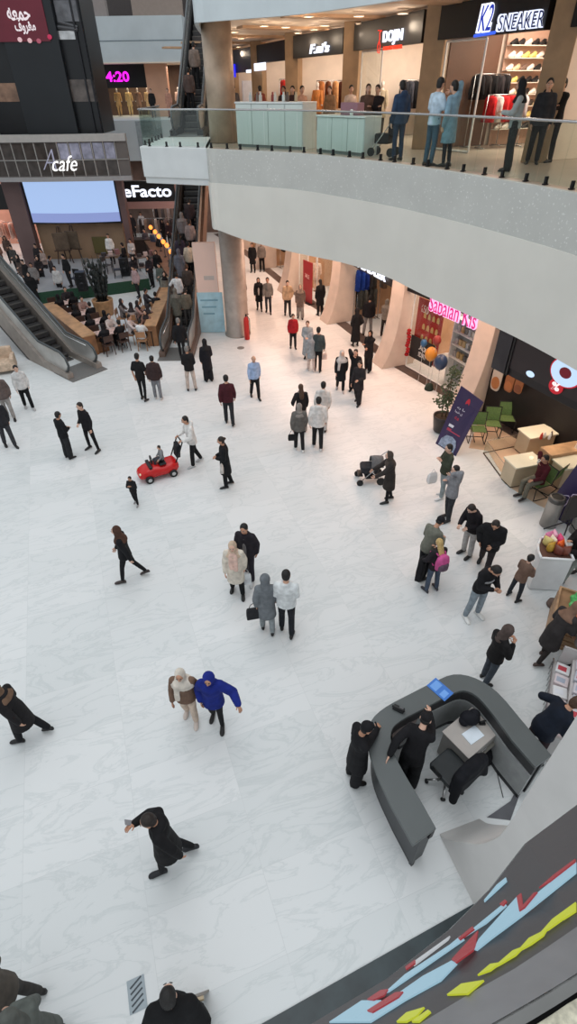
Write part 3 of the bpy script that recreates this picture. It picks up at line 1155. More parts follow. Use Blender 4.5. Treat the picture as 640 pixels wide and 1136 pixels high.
mb.tube([a + u * x + UZ * z for x, z in ((-.12, .28), (.13, .26), (.0, .22), (.03, .05), (-.08, -.1), (-.05, -.28), (.06, -.3), (.1, -.12), (.02, .0))], .016, 6)
keep(mb.build('emblem', glow((240, 55, 40), 1.5)), s)
s = board(3, 9.92, 10.66, 'black shop sign with small white script lettering on upper floor')
ptext(3, "F.ni's", (344, 60), (366, 46), WGLOW, s, bold=.03, shear=.2)
s = board(2, 9.9, 10.6, 'dark shop sign with a bright white box letter panel in far upper corridor')
a = facing(2, 281, 79); b = facing(2, 295, 69)
mb = MB(); u = (SFV[3] - SFV[2]).normalized()
mb.extr([a, Vector((b.x, b.y, a.z)), b, Vector((a.x, a.y, b.z))], OUT * .05); keep(mb.build('light_box', WGLOW), s)
a = facing(2, 274, 81); b = facing(2, 280, 77)
mb = MB(); mb.extr([a, Vector((b.x, b.y, a.z)), b, Vector((a.x, a.y, b.z))], OUT * .05); keep(mb.build('light_box', WGLOW), s)
s = board(1, 9.6, 10.6, 'dark far shop front with a tall blue light panel')
a = facing(1, 255, 86); b = facing(1, 261, 71)
mb = MB(); mb.extr([a, Vector((b.x, b.y, a.z)), b, Vector((a.x, a.y, b.z))], OUT * .05); keep(mb.build('light_box', glow((40, 40, 230), 1.3)), s)
board(6, 9.98, 10.72, 'plain black sign board of the rightmost upper shop')

# ---- ground floor signs
s = board(4, 2.84, 3.95, "black ground floor shop sign with partly hidden white S'EADLER letters")
a = facing(4, 399, 291.5); b = facing(4, 434, 304)
letters("S'EADLER", (a + b) / 2 - UZ * .13 - U_ * .25, (SFV[5] - SFV[4]), UZ, 2.5, .30, WGLOW, s, .05, bold=.03)
s = board(5, 2.98, 3.75, 'black ground floor shop sign with pink glowing Sabalan Kis letters')
a = facing(5, 480, 335); b = facing(5, 527, 357)
letters('Sabalan Kis', (a + b) / 2 + UZ * .02, (SFV[6] - SFV[5]), UZ, 2.35, .62, glow((255, 190, 235), 1.3), s, .04, bold=.055)
letters('Sabalan Kis', (a + b) / 2 + UZ * .02 + OUT * .045, (SFV[6] - SFV[5]), UZ, 2.28, .56, glow((225, 20, 130), 1.0), s, .012, 'lettering_face', bold=.0)
board(3, 3.05, 3.95, 'plain dark sign board over the bright ground floor shop')
board(2, 3.05, 3.95, 'plain dark sign board over far ground floor shop')


# ---- shop windows (glass fronts)
def pane(i, s0, s1, z0, z1, label, d=.02):
    a = bay(i, s0, d, z0); b = bay(i, s1, d, z0); n = -OUT * .012; h = Vector((0, 0, z1 - z0))
    r = empty('shop_window', a, 0, label, 'window')
    mb = MB(); mb.hexa([a, b, b + n, a + n], [a + h, b + h, b + n + h, a + n + h]); keep(mb.build('pane', CLEAR), r)
    fr = MB()
    for p in (a, b):
        fr.tube([p, p + h], .03, 4)
    fr.tube([a, b], .03, 4); fr.tube([a + h, b + h], .03, 4)
    keep(fr.build('window_frame', plain((225, 222, 218), .4)), r)
    return r


pane(5, .13, .86, .05, 2.95, 'glass shop window under the pink sign')
pane(3, .50, .90, .05, 3.0, 'white framed glass shop window beside the red poster')
pane(3, .10, .30, .05, 3.0, 'white framed glass shop window left of the red poster')
pane(5, .10, .45, 7.38, 9.95, 'left glass pane of the sneaker shop upstairs')
pane(4, .12, .40, 7.38, 9.93, 'left glass pane of the menswear shop upstairs')

# ---- merchandise
GARM = {}


def garment_mesh(rgb, L):
    key = (rgb, L)
    if key not in GARM:
        mb = MB()
        prof = [(-.0, .05, .02), (-.03, .2, .05), (-.12, .24, .07), (-.3, .21, .08), (-L, .23, .09)]
        mb.loft([[(x * w, y * t, z) for x, y in ((-1, -1), (0, -1.3), (1, -1), (1, 1), (0, 1.3), (-1, 1))] for z, w, t in prof])
        for sx in (-1, 1):
            mb.cap((sx * .19, 0, -.09), (sx * .27, .0, -L * .75), .06, .05, 8)
        o = mb.build('garment', cloth(rgb), None, True)
        GARM[key] = o
        return o, True
    o = GARM[key].copy(); COL.objects.link(o)
    return o, False


def garment(p, rz, rgb, label, group, L=.8, tilt=0):
    o, _ = garment_mesh(rgb, L)
    o.location = p; o.rotation_euler = (0, 0, rz)
    tag(o, label, 'garment', group)
    return o


def rack(p, rz, length, h, cols, label, glabel, group, L=.8, name='clothes_rack', across=True):
    r = empty(name, p, rz, label, 'rack')
    mb = MB(); mb.tube([(-length / 2, 0, h), (length / 2, 0, h)], .016, 8); mb.build('rail', STEEL, r, True)
    for sx in (-1, 1):
        mb = MB(); mb.tube([(sx * length / 2, 0, 0.01), (sx * length / 2, 0, h)], .016, 8); mb.tube([(sx * length / 2, -.22, .02), (sx * length / 2, .22, .02)], .018, 6)
        mb.build('post', STEEL, r, True)
    n = len(cols)
    R_ = Matrix.Rotation(rz, 3, 'Z')
    for i, c in enumerate(cols):
        x = -length / 2 + length * (i + .5) / n
        q = Vector(p) + R_ @ Vector((x, 0, h - .02))
        garment(q, rz + (math.pi / 2 if across else 0) + random.uniform(-.15, .15), c, glabel, group, L)
    return r


def mannequin(p, rz, label, top, low, group=None):
    r = empty('mannequin', p, rz, label, 'mannequin', group)
    mb = MB(); mb.lathe([(.17, 0), (.17, .015), (.02, .03), (.014, .8)], (0, 0, 0), 14); mb.build('stand', STEEL, r, True)
    sk = plain((225, 215, 205), .4)
    X, Y = Vector((1, 0, 0)), Vector((0, 1, 0))
    mb = MB(); mb.loft([ring(Vector((0, 0, z)), X, Y, a, b) for z, a, b in ((.75, .12, .10), (.95, .165, .12), (1.12, .13, .10), (1.3, .165, .12), (1.42, .175, .09), (1.47, .07, .06), (1.55, .05, .05))])
    for s in (-1, 1):
        mb.cap((s * .18, 0, 1.4), (s * .25, .05, .95), .055, .045)
    mb.ell((0, .01, 1.64), (.075, .09, .11)); mb.build('torso', sk, r, True)
    mb = MB(); mb.loft([ring(Vector((0, 0, z)), X, Y, a, b) for z, a, b in ((.62, .22, .17), (.95, .185, .14), (1.12, .16, .125), (1.3, .185, .14), (1.43, .19, .105), (1.48, .09, .08))])
    for s in (-1, 1):
        mb.cap((s * .18, 0, 1.4), (s * .25, .05, 1.0), .075, .06)
    mb.build('jacket', cloth(top), r, True)
    mb = MB()
    for s in (-1, 1):
        mb.cap((s * .09, 0, .85), (s * .10, 0, .15), .095, .06)
    mb.build('trousers', cloth(low), r, True)
    return r


RZ = math.atan2(U_.y, U_.x)
# upstairs: goods stand along the party walls, which face the viewer
DK = [(38, 40, 46), (60, 62, 70), (25, 26, 30), (90, 92, 98), (46, 58, 80), (30, 30, 34), (70, 60, 55)]
RP = math.atan2(-OUT.y, -OUT.x)


def part(i, d, off, z=0.0):
    return SFV[i] - OUT * d + U_ * off + Vector((0, 0, z))


rack(part(4, 2.5, .75, 7.36), RP, 1.5, 1.75, DK[:6], 'steel clothes rack of dark jackets in the menswear shop', 'dark jacket hanging on the menswear rack upstairs', 'menswear jackets upstairs', .85)
rack(part(4, 4.1, .55, 7.36), RP, 1.1, 1.6, DK[1:5], 'steel rack of dark trousers deep inside the menswear shop', 'dark garment hanging at the back of the menswear shop', 'menswear garments at the back', .95)
mannequin(part(4, 2.2, 2.1, 7.36), rad(110), 'shop mannequin in black jacket standing in the menswear shop', (28, 28, 32), (40, 40, 46))
mannequin(part(4, 1.0, .6, 7.36), rad(150), 'shop mannequin in cream jumper left of the menswear rack', (190, 175, 150), (60, 56, 52))
mb = MB(); c = part(4, 3.4, 1.7, 7.36); mb.cbox((c.x, c.y, c.z + .35), (.9, .6, .7), RP); mb.cbox((c.x, c.y, c.z + .72), (.98, .68, .05), RP)
tag(mb.build('display_table', plain((150, 60, 55)), None, False, .01), 'low red display table inside the menswear shop', 'table')
# upstairs: sneaker shop
rack(part(5, 2.1, 1.15, 7.36), RP, 1.5, 1.35, [(178, 30, 34), (196, 190, 186), (186, 34, 38), (170, 26, 30), (200, 60, 56), (180, 176, 176)], 'steel rack of red and white jerseys in the sneaker shop', 'red or white jersey on the sneaker shop rack', 'jerseys on the sneaker shop rack', .65)
rack(part(5, 1.9, .5, 7.36), RP, 1.3, 1.85, [(28, 26, 28), (40, 36, 36), (24, 24, 26), (48, 44, 46), (30, 28, 30)], 'tall rack of black bags and tops behind the red jerseys', 'black top hanging behind the red jerseys upstairs', 'black tops in the sneaker shop', .6)
m = MB(); q = [part(5, .45, .09), part(5, 2.35, .09), part(5, 2.35, .13), part(5, .45, .13)]
m.hexa([p + UZ * 7.36 for p in q], [p + UZ * 10.3 for p in q]); struct(m.build('wall_panel_brown', mat('brown_panel', (104, 74, 58), .5, 0, 0, .1, 2)))
r = empty('shoe_shelf', part(5, 3.75, .36, 7.36), RP, 'wide wall shelf filled with sneakers in the upper shop', 'shelf')
mb = MB(); mb.box(-1.3, .12, 0, 1.3, .16, 2.9); mb.build('back_panel', plain((196, 160, 140)), r)
for k in range(8):
    mb = MB(); mb.box(-1.3, -.12, .42 + k * .30, 1.3, .12, .44 + k * .30); mb.build('shelf_board', plain((235, 225, 210)), r)
sh = MB(); rr = []
for t, w, hh in ((-.13, .03, .08), (-.11, .045, .12), (-.04, .05, .12), (.04, .048, .09), (.10, .05, .065), (.145, .04, .05), (.16, .015, .03)):
    rr.append([(math.cos(2 * math.pi * j / 8) * w, t, hh / 2 + math.sin(2 * math.pi * j / 8) * hh / 2) for j in range(8)])
sh.loft(rr)
SNK = [sh.build('sneaker', plain(c), None, True) for c in ((235, 225, 215), (60, 52, 50), (215, 190, 150), (120, 96, 84), (30, 28, 30), (225, 205, 120))]
fst = [True] * len(SNK)
Rr = Matrix.Rotation(RP, 3, 'Z')
for k in range(8):
    for j in range(9):
        ci = random.choice((0, 0, 0, 1, 2, 3, 4, 5))
        o = SNK[ci] if fst[ci] else SNK[ci].copy()
        if not fst[ci]: COL.objects.link(o)
        fst[ci] = False
        o.location = part(5, 3.75, .36, 7.36) + Rr @ Vector((-1.13 + j * .283, -.0, .441 + k * .30)); o.scale = (1.2, 1.2, 1.35)
        o.rotation_euler = (0, 0, RP + math.pi / 2 + .35)
        tag(o, 'sneaker standing on the wall shelf of the upper sneaker shop', 'shoe', 'sneakers on the wall shelf')
for ci, u in enumerate(fst):
    if u: bpy.data.objects.remove(SNK[ci])
mb = MB(); c = part(5, 3.6, 1.75, 7.36); mb.cbox((c.x, c.y, c.z + .3), (1.3, .7, .6), RP); mb.cbox((c.x, c.y, c.z + .615), (1.36, .76, .03), RP)
tag(mb.build('display_bench', plain((120, 112, 106)), None, False, .01), 'low grey display bench inside the sneaker shop', 'bench')
# upstairs: further shops
rack(part(3, 1.75, .7, 7.36), RP, 1.9, 1.8, [(190, 120, 70), (120, 70, 45), (205, 150, 100), (90, 50, 40), (215, 180, 140)], 'rack of warm coloured dresses under the white script sign', 'warm coloured dress hanging under the white script sign', 'dresses under the script sign', 1.0)
mannequin(part(3, .75, .9, 7.36), rad(150), 'mannequin in orange dress lit under the white script sign', (205, 130, 70), (190, 110, 60))
rack(part(2, 1.6, .8, 7.36), RP, 1.6, 1.9, [(200, 50, 44), (150, 96, 60), (205, 160, 110), (120, 80, 60)], 'rack of red and tan clothes in the far upper shop', 'red or tan garment in the far upper shop', 'garments in the far upper shop', .9)
mb = MB(); c = part(1, .7, .8, 7.36); mb.cbox((c.x, c.y, c.z + .95), (.8, .1, 1.9), RP)
tag(mb.build('display_stand', plain((215, 215, 220)), None, False, .02), 'white upright display panel at the far upper shop', 'panel')

# ground: the shop with blue jackets
rack(part(4, 1.0, .45), RP, 1.1, 2.35, [(38, 70, 160), (42, 78, 172), (36, 62, 150), (60, 58, 60), (70, 66, 62)], 'high rail of blue jackets inside the ground floor shop', 'blue or grey jacket on the high rail in the ground floor shop', 'jackets on the high rail', .9)
rack(part(4, 2.7, .6), RP, 1.9, 2.4, [(110, 92, 78), (190, 160, 120), (70, 62, 58), (205, 180, 140), (88, 80, 74), (210, 190, 150)], 'rail of beige coats at the back of the ground floor shop', 'beige or brown coat at the back of the ground floor shop', 'beige coats at the back', .95)
rack(part(4, 2.9, 2.2), RP, 1.5, 1.35, [(58, 60, 58), (84, 84, 80), (48, 46, 44), (96, 92, 86), (60, 56, 54)], 'low rack of grey tops near the ground floor shop entrance', 'grey top on the low rack by the shop entrance', 'grey tops by the entrance', .85)
rack(part(4, 1.1, .5), RP, 1.0, 1.5, [(66, 68, 64), (92, 90, 84), (52, 50, 48), (78, 76, 70)], 'low rack of olive trousers under the blue jackets', 'olive grey trousers hanging under the blue jackets', 'trousers under the blue jackets', .9)
# ground: bright shop with mannequins
mannequin(part(3, 1.0, .7), rad(160), 'mannequin in long cream coat in the bright shop window', (228, 205, 188), (215, 190, 172))
mannequin(part(3, 2.1, 1.0), rad(160), 'mannequin in dark brown top behind the shop glass', (84, 60, 48), (190, 160, 130))
rack(part(3, 3.4, .6), RP, 1.5, 1.6, [(190, 120, 110), (215, 200, 190), (60, 56, 56), (160, 130, 110)], 'clothes rack inside the bright shop left of the red poster', 'garment on the rack left of the red poster', 'garments left of the red poster', .9)
r = empty('poster_stand', bay(3, .44, -.35), 0, 'tall red sale poster standing by the bright shop window', 'poster')
mb = MB(); c = bay(3, .44, -.35); mb.cbox((c.x, c.y, 1.05), (.85, .05, 2.0), RZ + rad(8)); keep(mb.build('panel', plain((158, 40, 44)), None, False, .005), r)
letters('SALE', (c.x - .04, c.y - .03, 1.35) , U_, UZ, .55, .2, plain((225, 190, 185)), r, .01)
mb = MB(); mb.cbox((c.x, c.y, .025), (.9, .35, .05), RZ + rad(8)); keep(mb.build('foot', DKMET), r)
for k in (0, 1, 2):
    rack(part(k, 1.6, .7), RP, 1.8, 1.9, [(60, 50, 48), (120, 100, 90), (36, 34, 36), (90, 60, 50)], ['dark clothes rack in the farthest ground floor shop', 'dark clothes rack in the second farthest ground floor shop', 'dark clothes rack in the third farthest ground floor shop'][k], 'dark garment in the far ground floor shops', 'dark garments in far shops', .9)

# ground: bag and watch shop behind the pink sign
r = empty('sale_poster', facing(5, 466, 380, d=-.1), 0, 'red window poster with %50 and rows of gold bags under the pink sign', 'poster')
a = bay(5, .16, .10, .55); b = bay(5, .47, .10, .55); h = Vector((0, 0, 2.25))
mb = MB(); mb.extr([a, b, b + h, a + h], -OUT * .02); keep(mb.build('sheet', plain((172, 44, 40), .5)), r)
letters('%50', bay(5, .24, .095, 2.45), U_, UZ, .55, .28, plain((235, 215, 205)), r, .012)
gold = plain((205, 170, 110), .45)
for k in range(4):
    for j in range(4):
        c = bay(5, .265 + j * .053, .09, 2.25 - k * .42)
        mb = MB(); mb.extr([c + U_ * x + UZ * z for x, z in ((-.08, -.10), (.08, -.10), (.07, .04), (.03, .10), (-.03, .10), (-.07, .04))], OUT * .02)
        keep(mb.build('bag_picture', gold), r)
r = empty('black_friday_sign', bay(5, .30, -.04, .5), 0, 'dark BLACK FRIDAY sign board in the window under the pink letters', 'sign')
a = bay(5, .17, -.02, .55); b = bay(5, .46, -.02, .55); h = Vector((0, 0, .85))
mb = MB(); mb.extr([a, b, b + h, a + h], OUT * .03); keep(mb.build('board', SIGNB), r)
letters('BLACK\nFRIDAY', bay(5, .315, -.055, .95), U_, UZ, .75, .45, plain((215, 210, 205)), r, .012)
mb = MB(); c = bay(5, .14, -.06, 1.0)
for k in range(9):
    c2 = c + UZ * (k * .12 - .45) + U_ * random.uniform(-.05, .05)
    mb.ell(c2, (.09, .09, .07))
tag(mb.build('red_garland', cloth((170, 40, 44)), None, True), 'red ruffled garland left of the black window sign', 'garland')
r = empty('shop_shelf', bay(5, .66, .55), RZ, 'white shelf unit with white goods behind the shop window', 'shelf')
for k in range(4):
    mb = MB(); mb.box(-.65, -.16, 1.0 + k * .48, .65, .16, 1.03 + k * .48); mb.build('shelf_board', plain((235, 235, 235), .4), r)
for sx in (-1, 1):
    mb = MB(); mb.box(sx * .66 - .02, -.16, .0, sx * .66 + .02, .16, 2.6); mb.build('side_panel', plain((235, 235, 235), .4), r)
mb = MB(); mb.box(-.64, .14, .02, .64, .17, 2.58); mb.build('back_panel', plain((150, 148, 150)), r)
Rz = Matrix.Rotation(RZ, 3, 'Z')
for k in range(3):
    for j in range(6):
        mb = MB(); mb.loft([[(x * .07, y * .05, z) for x, y in ((-1, -1), (1, -1), (1, 1), (-1, 1))] for z, s in ((0, 1), (.16, .9), (.22, .4))])
        o = mb.build('purse', plain(random.choice(((190, 160, 110), (170, 170, 172), (110, 106, 104), (205, 200, 190)))), None, False, .01)
        o.location = bay(5, .66, .55) + Rz @ Vector((-.5 + j * .2, 0, 1.031 + k * .48)); o.rotation_euler = (0, 0, RZ)
        tag(o, 'small purse on the white shelf behind the shop window', 'purse', 'purses on the white shelf')
for k in range(6):
    for j in range(5):
        mb = MB(); mb.loft([[(x * .08 * s, y * .05 * s, z) for x, y in ((-1, -1), (1, -1), (1, 1), (-1, 1))] for z, s in ((0, 1), (.12, .95), (.16, .5))])
        o = mb.build('bag', plain(random.choice(((150, 96, 84), (96, 66, 60), (190, 150, 130), (60, 50, 52), (170, 120, 100)))), None, False, .01)
        o.location = bay(5, .80 + j * .025, .35 + j * .06, .62 + k * .34); o.rotation_euler = (0, 0, RZ)
        tag(o, 'small brown bag on the right display wall under the pink sign', 'bag', 'brown bags on the display wall')
mb = MB()
for k in range(6):
    a = bay(5, .785, .33, .605 + k * .34); b = bay(5, .92, .68, .605 + k * .34)
    mb.hexa([a - OUT * .10, b - OUT * .10, b + OUT * .08, a + OUT * .08], [p + UZ * .014 for p in (a - OUT * .10, b - OUT * .10, b + OUT * .08, a + OUT * .08)])
a = bay(5, .785, .47); b = bay(5, .92, .82)
mb.hexa([a, b, b - OUT * .03, a - OUT * .03], [p + UZ * 2.7 for p in (a, b, b - OUT * .03, a - OUT * .03)])
tag(mb.build('display_wall', plain((205, 180, 165))), 'display wall of small brown bags at the right window end', 'shelf')
for p, c, rr_, lab in ((facing(5, 492, 390, -.0), (214, 140, 50), .22, 'orange balloon before the shop window under the pink sign'), (facing(5, 503, 399, -.0), (44, 62, 92), .24, 'dark blue balloon before the shop window'),
                       (facing(5, 484, 378, -.0), (50, 96, 136), .12, 'small light blue balloon above the orange one'), (facing(5, 499, 375, -.0), (140, 50, 46), .15, 'dark red balloon topmost of the window cluster')):
    q = p + OUT * .55  # plain balloons put in place of a mascot-like figure
    mb = MB(); mb.ell((0, 0, 0), (rr_, rr_, rr_ * 1.18), None, 16, 12); mb.cap((0, 0, -rr_ * 1.16), (0, 0, -rr_ * 1.26), .02, .028, 6)
    o = mb.build('balloon', plain(c, .3), None, True); o.location = q
    mb = MB(); mb.tube([(0, 0, -rr_ * 1.2), (.02, 0, -q.z * .6), (0, 0, -q.z + .06)], .008, 5); mb.build('string', plain((200, 200, 200)), o)
    tag(o, lab, 'balloon')
mb = MB(); c = facing(5, 497, 386, 0) + OUT * .55; mb.lathe([(.16, .0), (.17, .03), (.12, .22), (.03, .26)], (c.x, c.y, .0), 16)
tag(mb.build('balloon_weight', cloth((50, 60, 52)), None, True), 'dark weight on the floor holding the balloon cluster', 'weight')

# ---- kiosk counters upstairs
MINT = mat('mint_panel', (216, 222, 220), .4, 0, 0, .03, 1)


def counter(a, b, dep, h, npan, label, top=(225, 228, 228)):
    a = Vector(a); b = Vector(b)
    r = empty('kiosk_counter', (a + b) / 2, math.atan2((b - a).y, (b - a).x), label, 'counter')
    L_ = (b - a).length
    mb = MB(); mb.box(-L_ / 2, 0.02, .0, L_ / 2, dep, h - .05); mb.build('carcass', plain((120, 125, 125)), r)
    for k in range(npan):
        x0 = -L_ / 2 + L_ * k / npan; mb = MB(); mb.box(x0 + .012, -.005, .08, x0 + L_ / npan - .012, .02, h - .06); mb.build('front_panel', MINT, r)
    mb = MB(); mb.box(-L_ / 2 - .02, -.03, h - .05, L_ / 2 + .02, dep + .02, h); mb.build('countertop', plain(top, .3), r, False, .01)
    mb = MB(); mb.box(L_ / 2, -.0, .0, L_ / 2 + .015, dep, h - .05); mb.build('end_panel', plain((214, 222, 222), .4), r)
    return r


c1 = counter((-1.62, 22.62, 7.346), (.62, 20.98, 7.346), .8, 1.25, 4, 'tall pale mint kiosk counter behind the glass railing by the column')
c2 = counter((1.05, 20.25, 7.346), (2.35, 18.72, 7.346), .7, .95, 3, 'lower pale mint kiosk counter right of the tall one')
for k, (q, c) in enumerate(((-.95, (190, 200, 205)), (-.75, (120, 110, 104)), (-.52, (205, 205, 200)), (-.1, (150, 66, 60)), (.1, (210, 205, 195)), (.35, (215, 225, 225)), (.6, (96, 80, 72)), (.85, (190, 170, 140)))):
    mb = MB(); mb.lathe([(.05, 0), (.055, .02), (.05, .16), (.03, .19), (.03, .24), (.012, .25)], (0, 0, 0), 12)
    o = mb.build('bottle', plain(c, .3), None, True); M_ = Matrix.Translation(c1.location) @ Matrix.Rotation(c1.rotation_euler.z, 4, 'Z')
    o.location = M_ @ Vector((q, .3 + .12 * (k % 2), 1.25)); tag(o, 'small jar standing on the tall kiosk counter upstairs', 'jar', 'jars on the tall kiosk counter')
o = None
mb = MB(); mb.box(-.35, -.15, 0, .35, .15, .3); o = mb.build('display_tray', plain((150, 110, 120)), None, False, .02)
M_ = Matrix.Translation(c2.location) @ Matrix.Rotation(c2.rotation_euler.z, 4, 'Z'); o.location = M_ @ Vector((.1, .4, .95)); o.rotation_euler = c2.rotation_euler
tag(o, 'pinkish display tray on the lower kiosk counter', 'tray')
mb = MB(); mb.lathe([(.05, 0), (.055, .05), (.045, .13), (.02, .15)], (0, 0, 0), 12); o = mb.build('cup', plain((235, 235, 230)), None, True)
o.location = M_ @ Vector((.35, .12, .95)); tag(o, 'white cup at the edge of the lower kiosk counter', 'cup')

# ---- downlights
dl = [(260, 35), (267.5, 42), (264.5, 51.5), (271, 63), (282, 61), (293, 28), (301, 50.5), (311, 54), (317, 29.5), (330.5, 36), (337, 41.5), (342.5, 17.5), (348.5, 32), (360, 27.5), (370, 33), (398, 17), (400, 25.5), (447, 14)]
DLM = glow((255, 238, 214), 16.0)
tmpl = None
for k, (x, y) in enumerate(dl):
    p = G(x, y, 10.69)
    if p.y > 44: continue
    if tmpl is None:
        o = empty('downlight', p); tmpl = o
        mb = MB(); mb.lathe([(.16, -.005), (.16, .0), (.13, .0)], (0, 0, 0), 20); mb.lathe([(.17, -.03), (.17, .005), (.14, .005), (.14, -.03)], (0, 0, 0), 20); mb.build('trim_ring', plain((230, 215, 200)), o, True)
        mb = MB(); mb.lathe([(.14, -.025), (.14, -.002)], (0, 0, 0), 20); mb.build('lens', DLM, o)
    else:
        o = copy_tree(tmpl); o.location = p
    tag(o, 'round downlight in the warm ceiling of the upper floor', 'light', 'downlights of the upper floor')
    li = bpy.data.lights.new('downlight', 'POINT'); li.energy = 13; li.color = (1, .80, .60); li.shadow_soft_size = .12
    lo = bpy.data.objects.new('downlight_lamp', li); COL.objects.link(lo); lo.location = p + Vector((0, 0, -.30))


def area(name, p, sx, sy, en, col, rot=(0, 0, 0)):
    li = bpy.data.lights.new(name, 'AREA'); li.shape = 'RECTANGLE'; li.size = sx; li.size_y = sy; li.energy = en; li.color = col
    o = bpy.data.objects.new(name, li); COL.objects.link(o); o.location = p; o.rotation_euler = rot
    return o


for i, e in ((1, 80), (2, 120), (3, 160), (4, 220), (5, 240), (6, 120)):
    area('shop_ceiling_lamp', bay(i, .5, 2.2, 10.66), 2.6, 2.6, e, (1, .88, .76), (0, 0, RZ))
for i, e in ((0, 60), (1, 90), (2, 120), (3, 240), (4, 110), (5, 240), (6, 8)):
    area('shop_ceiling_lamp', bay(i, .5, 2.0, 5.2), 2.6, 2.6, e, (1, .86, .74), (0, 0, RZ))
for p, e in ((Vector((.6, 26.5, 5.2)), 260), (Vector((-.9, 33, 5.2)), 270), (Vector((-2.6, 39, 5.2)), 220), (Vector((5.3, 16.6, 5.2)), 170), (Vector((7.0, 12.9, 5.2)), 90), (Vector((3.2, 20.8, 5.2)), 230)):
    area('corridor_lamp', p, 2.6, 1.5, e, (1, .66, .50), (0, 0, RZ))
# ------------------------------------------------------------------ escalators (local +Y runs up the flight)
def escalator(p, rz, width, rise, label, base=0.0, down=False, side=METAL):
    r = empty('escalator', (p[0], p[1], base), rz, label, 'escalator')
    run = rise / math.tan(rad(30)); flat = 1.1
    prof = [(0, 0), (flat, 0), (flat + run, rise), (flat + run + 1.2, rise)]
    w = width / 2
    # landing plate
    mb = MB(); mb.box(-w - .28, -1.25, .003, w + .28, .15, .03); mb.build('landing_plate', mat('ribbed_steel', (128, 126, 124), .45, .5, 0, .15, 30), r)
    # steps
    n = int(run / .4) + 2
    st = None
    for i in range(n):
        y = flat - .35 + i * .4; z = max(0.0, min(rise, (i - .4) * .231))
        if st is None:
            mb = MB(); mb.box(-w + .06, 0, -.20, w - .06, .40, .0); mb.cur = 1
            mb.box(-w + .06, -.004, -.03, w - .06, .02, .004)
            st = mb.build('step', [mat('step_grey', (72, 70, 70), .5, .4, 0, .2, 12), mat('step_edge', (108, 104, 100), .5, .3)], r); o = st
        else:
            o = st.copy(); COL.objects.link(o); o.parent = r
        o.location = (0, y, z + .035)
    for s in (-1, 1):
        x0 = s * w; x1 = s * (w + .26)
        # outer cladding with deck
        poly = [(x0, -.9, .0), (x0, -.9, .22), (x0, flat - .2, .28), (x0, flat + run, rise + .34), (x0, flat + run + 1.2, rise + .34), (x0, flat + run + 1.2, rise - .75), (x0, flat + run, rise - .75), (x0, flat + 1.0, .0)]
        mb = MB(); mb.extr(poly, (x1 - x0, 0, 0)); mb.build('side_cladding', side, r)
        # balustrade panel
        xa = s * (w + .10); t = s * .02
        poly = [(xa, -.55, .2), (xa, -.85, .5), (xa, -.75, .80), (xa, -.45, .93), (xa, flat, .98), (xa, flat + run, rise + 1.0), (xa, flat + run + 1.2, rise + 1.0), (xa, flat + run + 1.2, rise + .3), (xa, flat + run, rise + .3), (xa, flat - .2, .26)]
        mb = MB(); mb.extr(poly, (t, 0, 0)); mb.build('balustrade', mat('balustrade_grey', (190, 188, 184), .28, .35, 0, .1, 2), r)
        xm = xa + t / 2
        mb = MB(); mb.tube([(xm, -.50, .16), (xm, -.80, .32), (xm, -.93, .55), (xm, -.83, .84), (xm, -.50, 1.0), (xm, flat, 1.04), (xm, flat + run * .5, rise * .5 + 1.06), (xm, flat + run, rise + 1.06), (xm, flat + run + 1.2, rise + 1.04)], .05, 8)
        mb.build('handrail', mat('rubber', (74, 78, 80), .3, .2, 0, .1), r, True)
        mb = MB(); mb.tube([(xm - s * .08, -.45, .88), (xm - s * .08, flat, .92), (xm - s * .08, flat + run, rise + .93)], .022, 6); mb.build('light_strip', STEEL, r, True)
        mb = MB(); mb.box(min(s * (w + .02), s * (w - .06)), flat, .0, max(s * (w + .02), s * (w - .06)), flat + .02, .02); mb.build('comb', mat('comb_yellow', (150, 130, 60)), r)
    # underside truss
    poly = [(-w - .26, flat + 1.0, -.0), (-w - .26, flat + run, rise - .78), (-w - .26, flat + run + 1.2, rise - .78), (-w - .26, flat + run + 1.2, rise - .9), (-w - .26, flat + run, rise - .95), (-w - .26, flat + 1.25, .0)]
    mb = MB(); mb.extr(poly, (2 * w + .52, 0, 0)); mb.build('truss', mat('truss_dark', (58, 52, 50), .6), r)
    return r


EL = escalator((-8.85, 20.75), rad(48.7), 1.05, 7.3, 'escalator on the left rising away from the white marble floor')
ER = escalator((-4.72, 22.55), rad(0.5), .95, 7.3, 'escalator crowded with riders beside the round column', side=mat('escalator_side', (112, 92, 82), .5, .2))
EU = escalator((-4.15, 28.6), rad(0), .9, 6.5, 'dark upper escalator rising behind the glass railing', base=7.35, side=BLK)

# hoarding wall between the escalator and the column
r = empty('hoarding_wall', (-3.45, 24.55, 0), 0, 'pinkish hoarding wall with pale blue lower poster beside the round column', 'hoarding')
mb = MB(); mb.box(-.52, 0, 0, .45, .18, 3.85); mb.build('panel', mat('hoarding_pink', (228, 196, 182), .6, 0, 0, .04, 1), r, False, .01)
mb = MB(); mb.box(-.55, -.03, .02, .60, .0, 1.82); mb.build('blue_poster', mat('poster_blue', (166, 200, 212), .5, 0, 0, .14, 3), r)
for k in range(3):
    mb = MB(); mb.box(-.42 + .04 * k, -.036, 1.45 - k * .3, .38 - .1 * k, -.03, 1.52 - k * .3); mb.build('poster_line', plain((120, 160, 176)), r)
mb = MB(); mb.box(-.15, -.012, 2.35, .3, 0, 2.52); mb.build('notice', plain((190, 176, 170)), r)
r = empty('fire_extinguisher', (-1.78, 23.62, 0), 0, 'red fire extinguisher standing at the foot of the round column', 'fire extinguisher')
mb = MB(); mb.lathe([(.10, 0), (.12, .03), (.12, .85), (.09, .98), (.035, 1.03)], (0, 0, .0), 16); mb.build('cylinder', plain((190, 40, 34), .35), r, True)
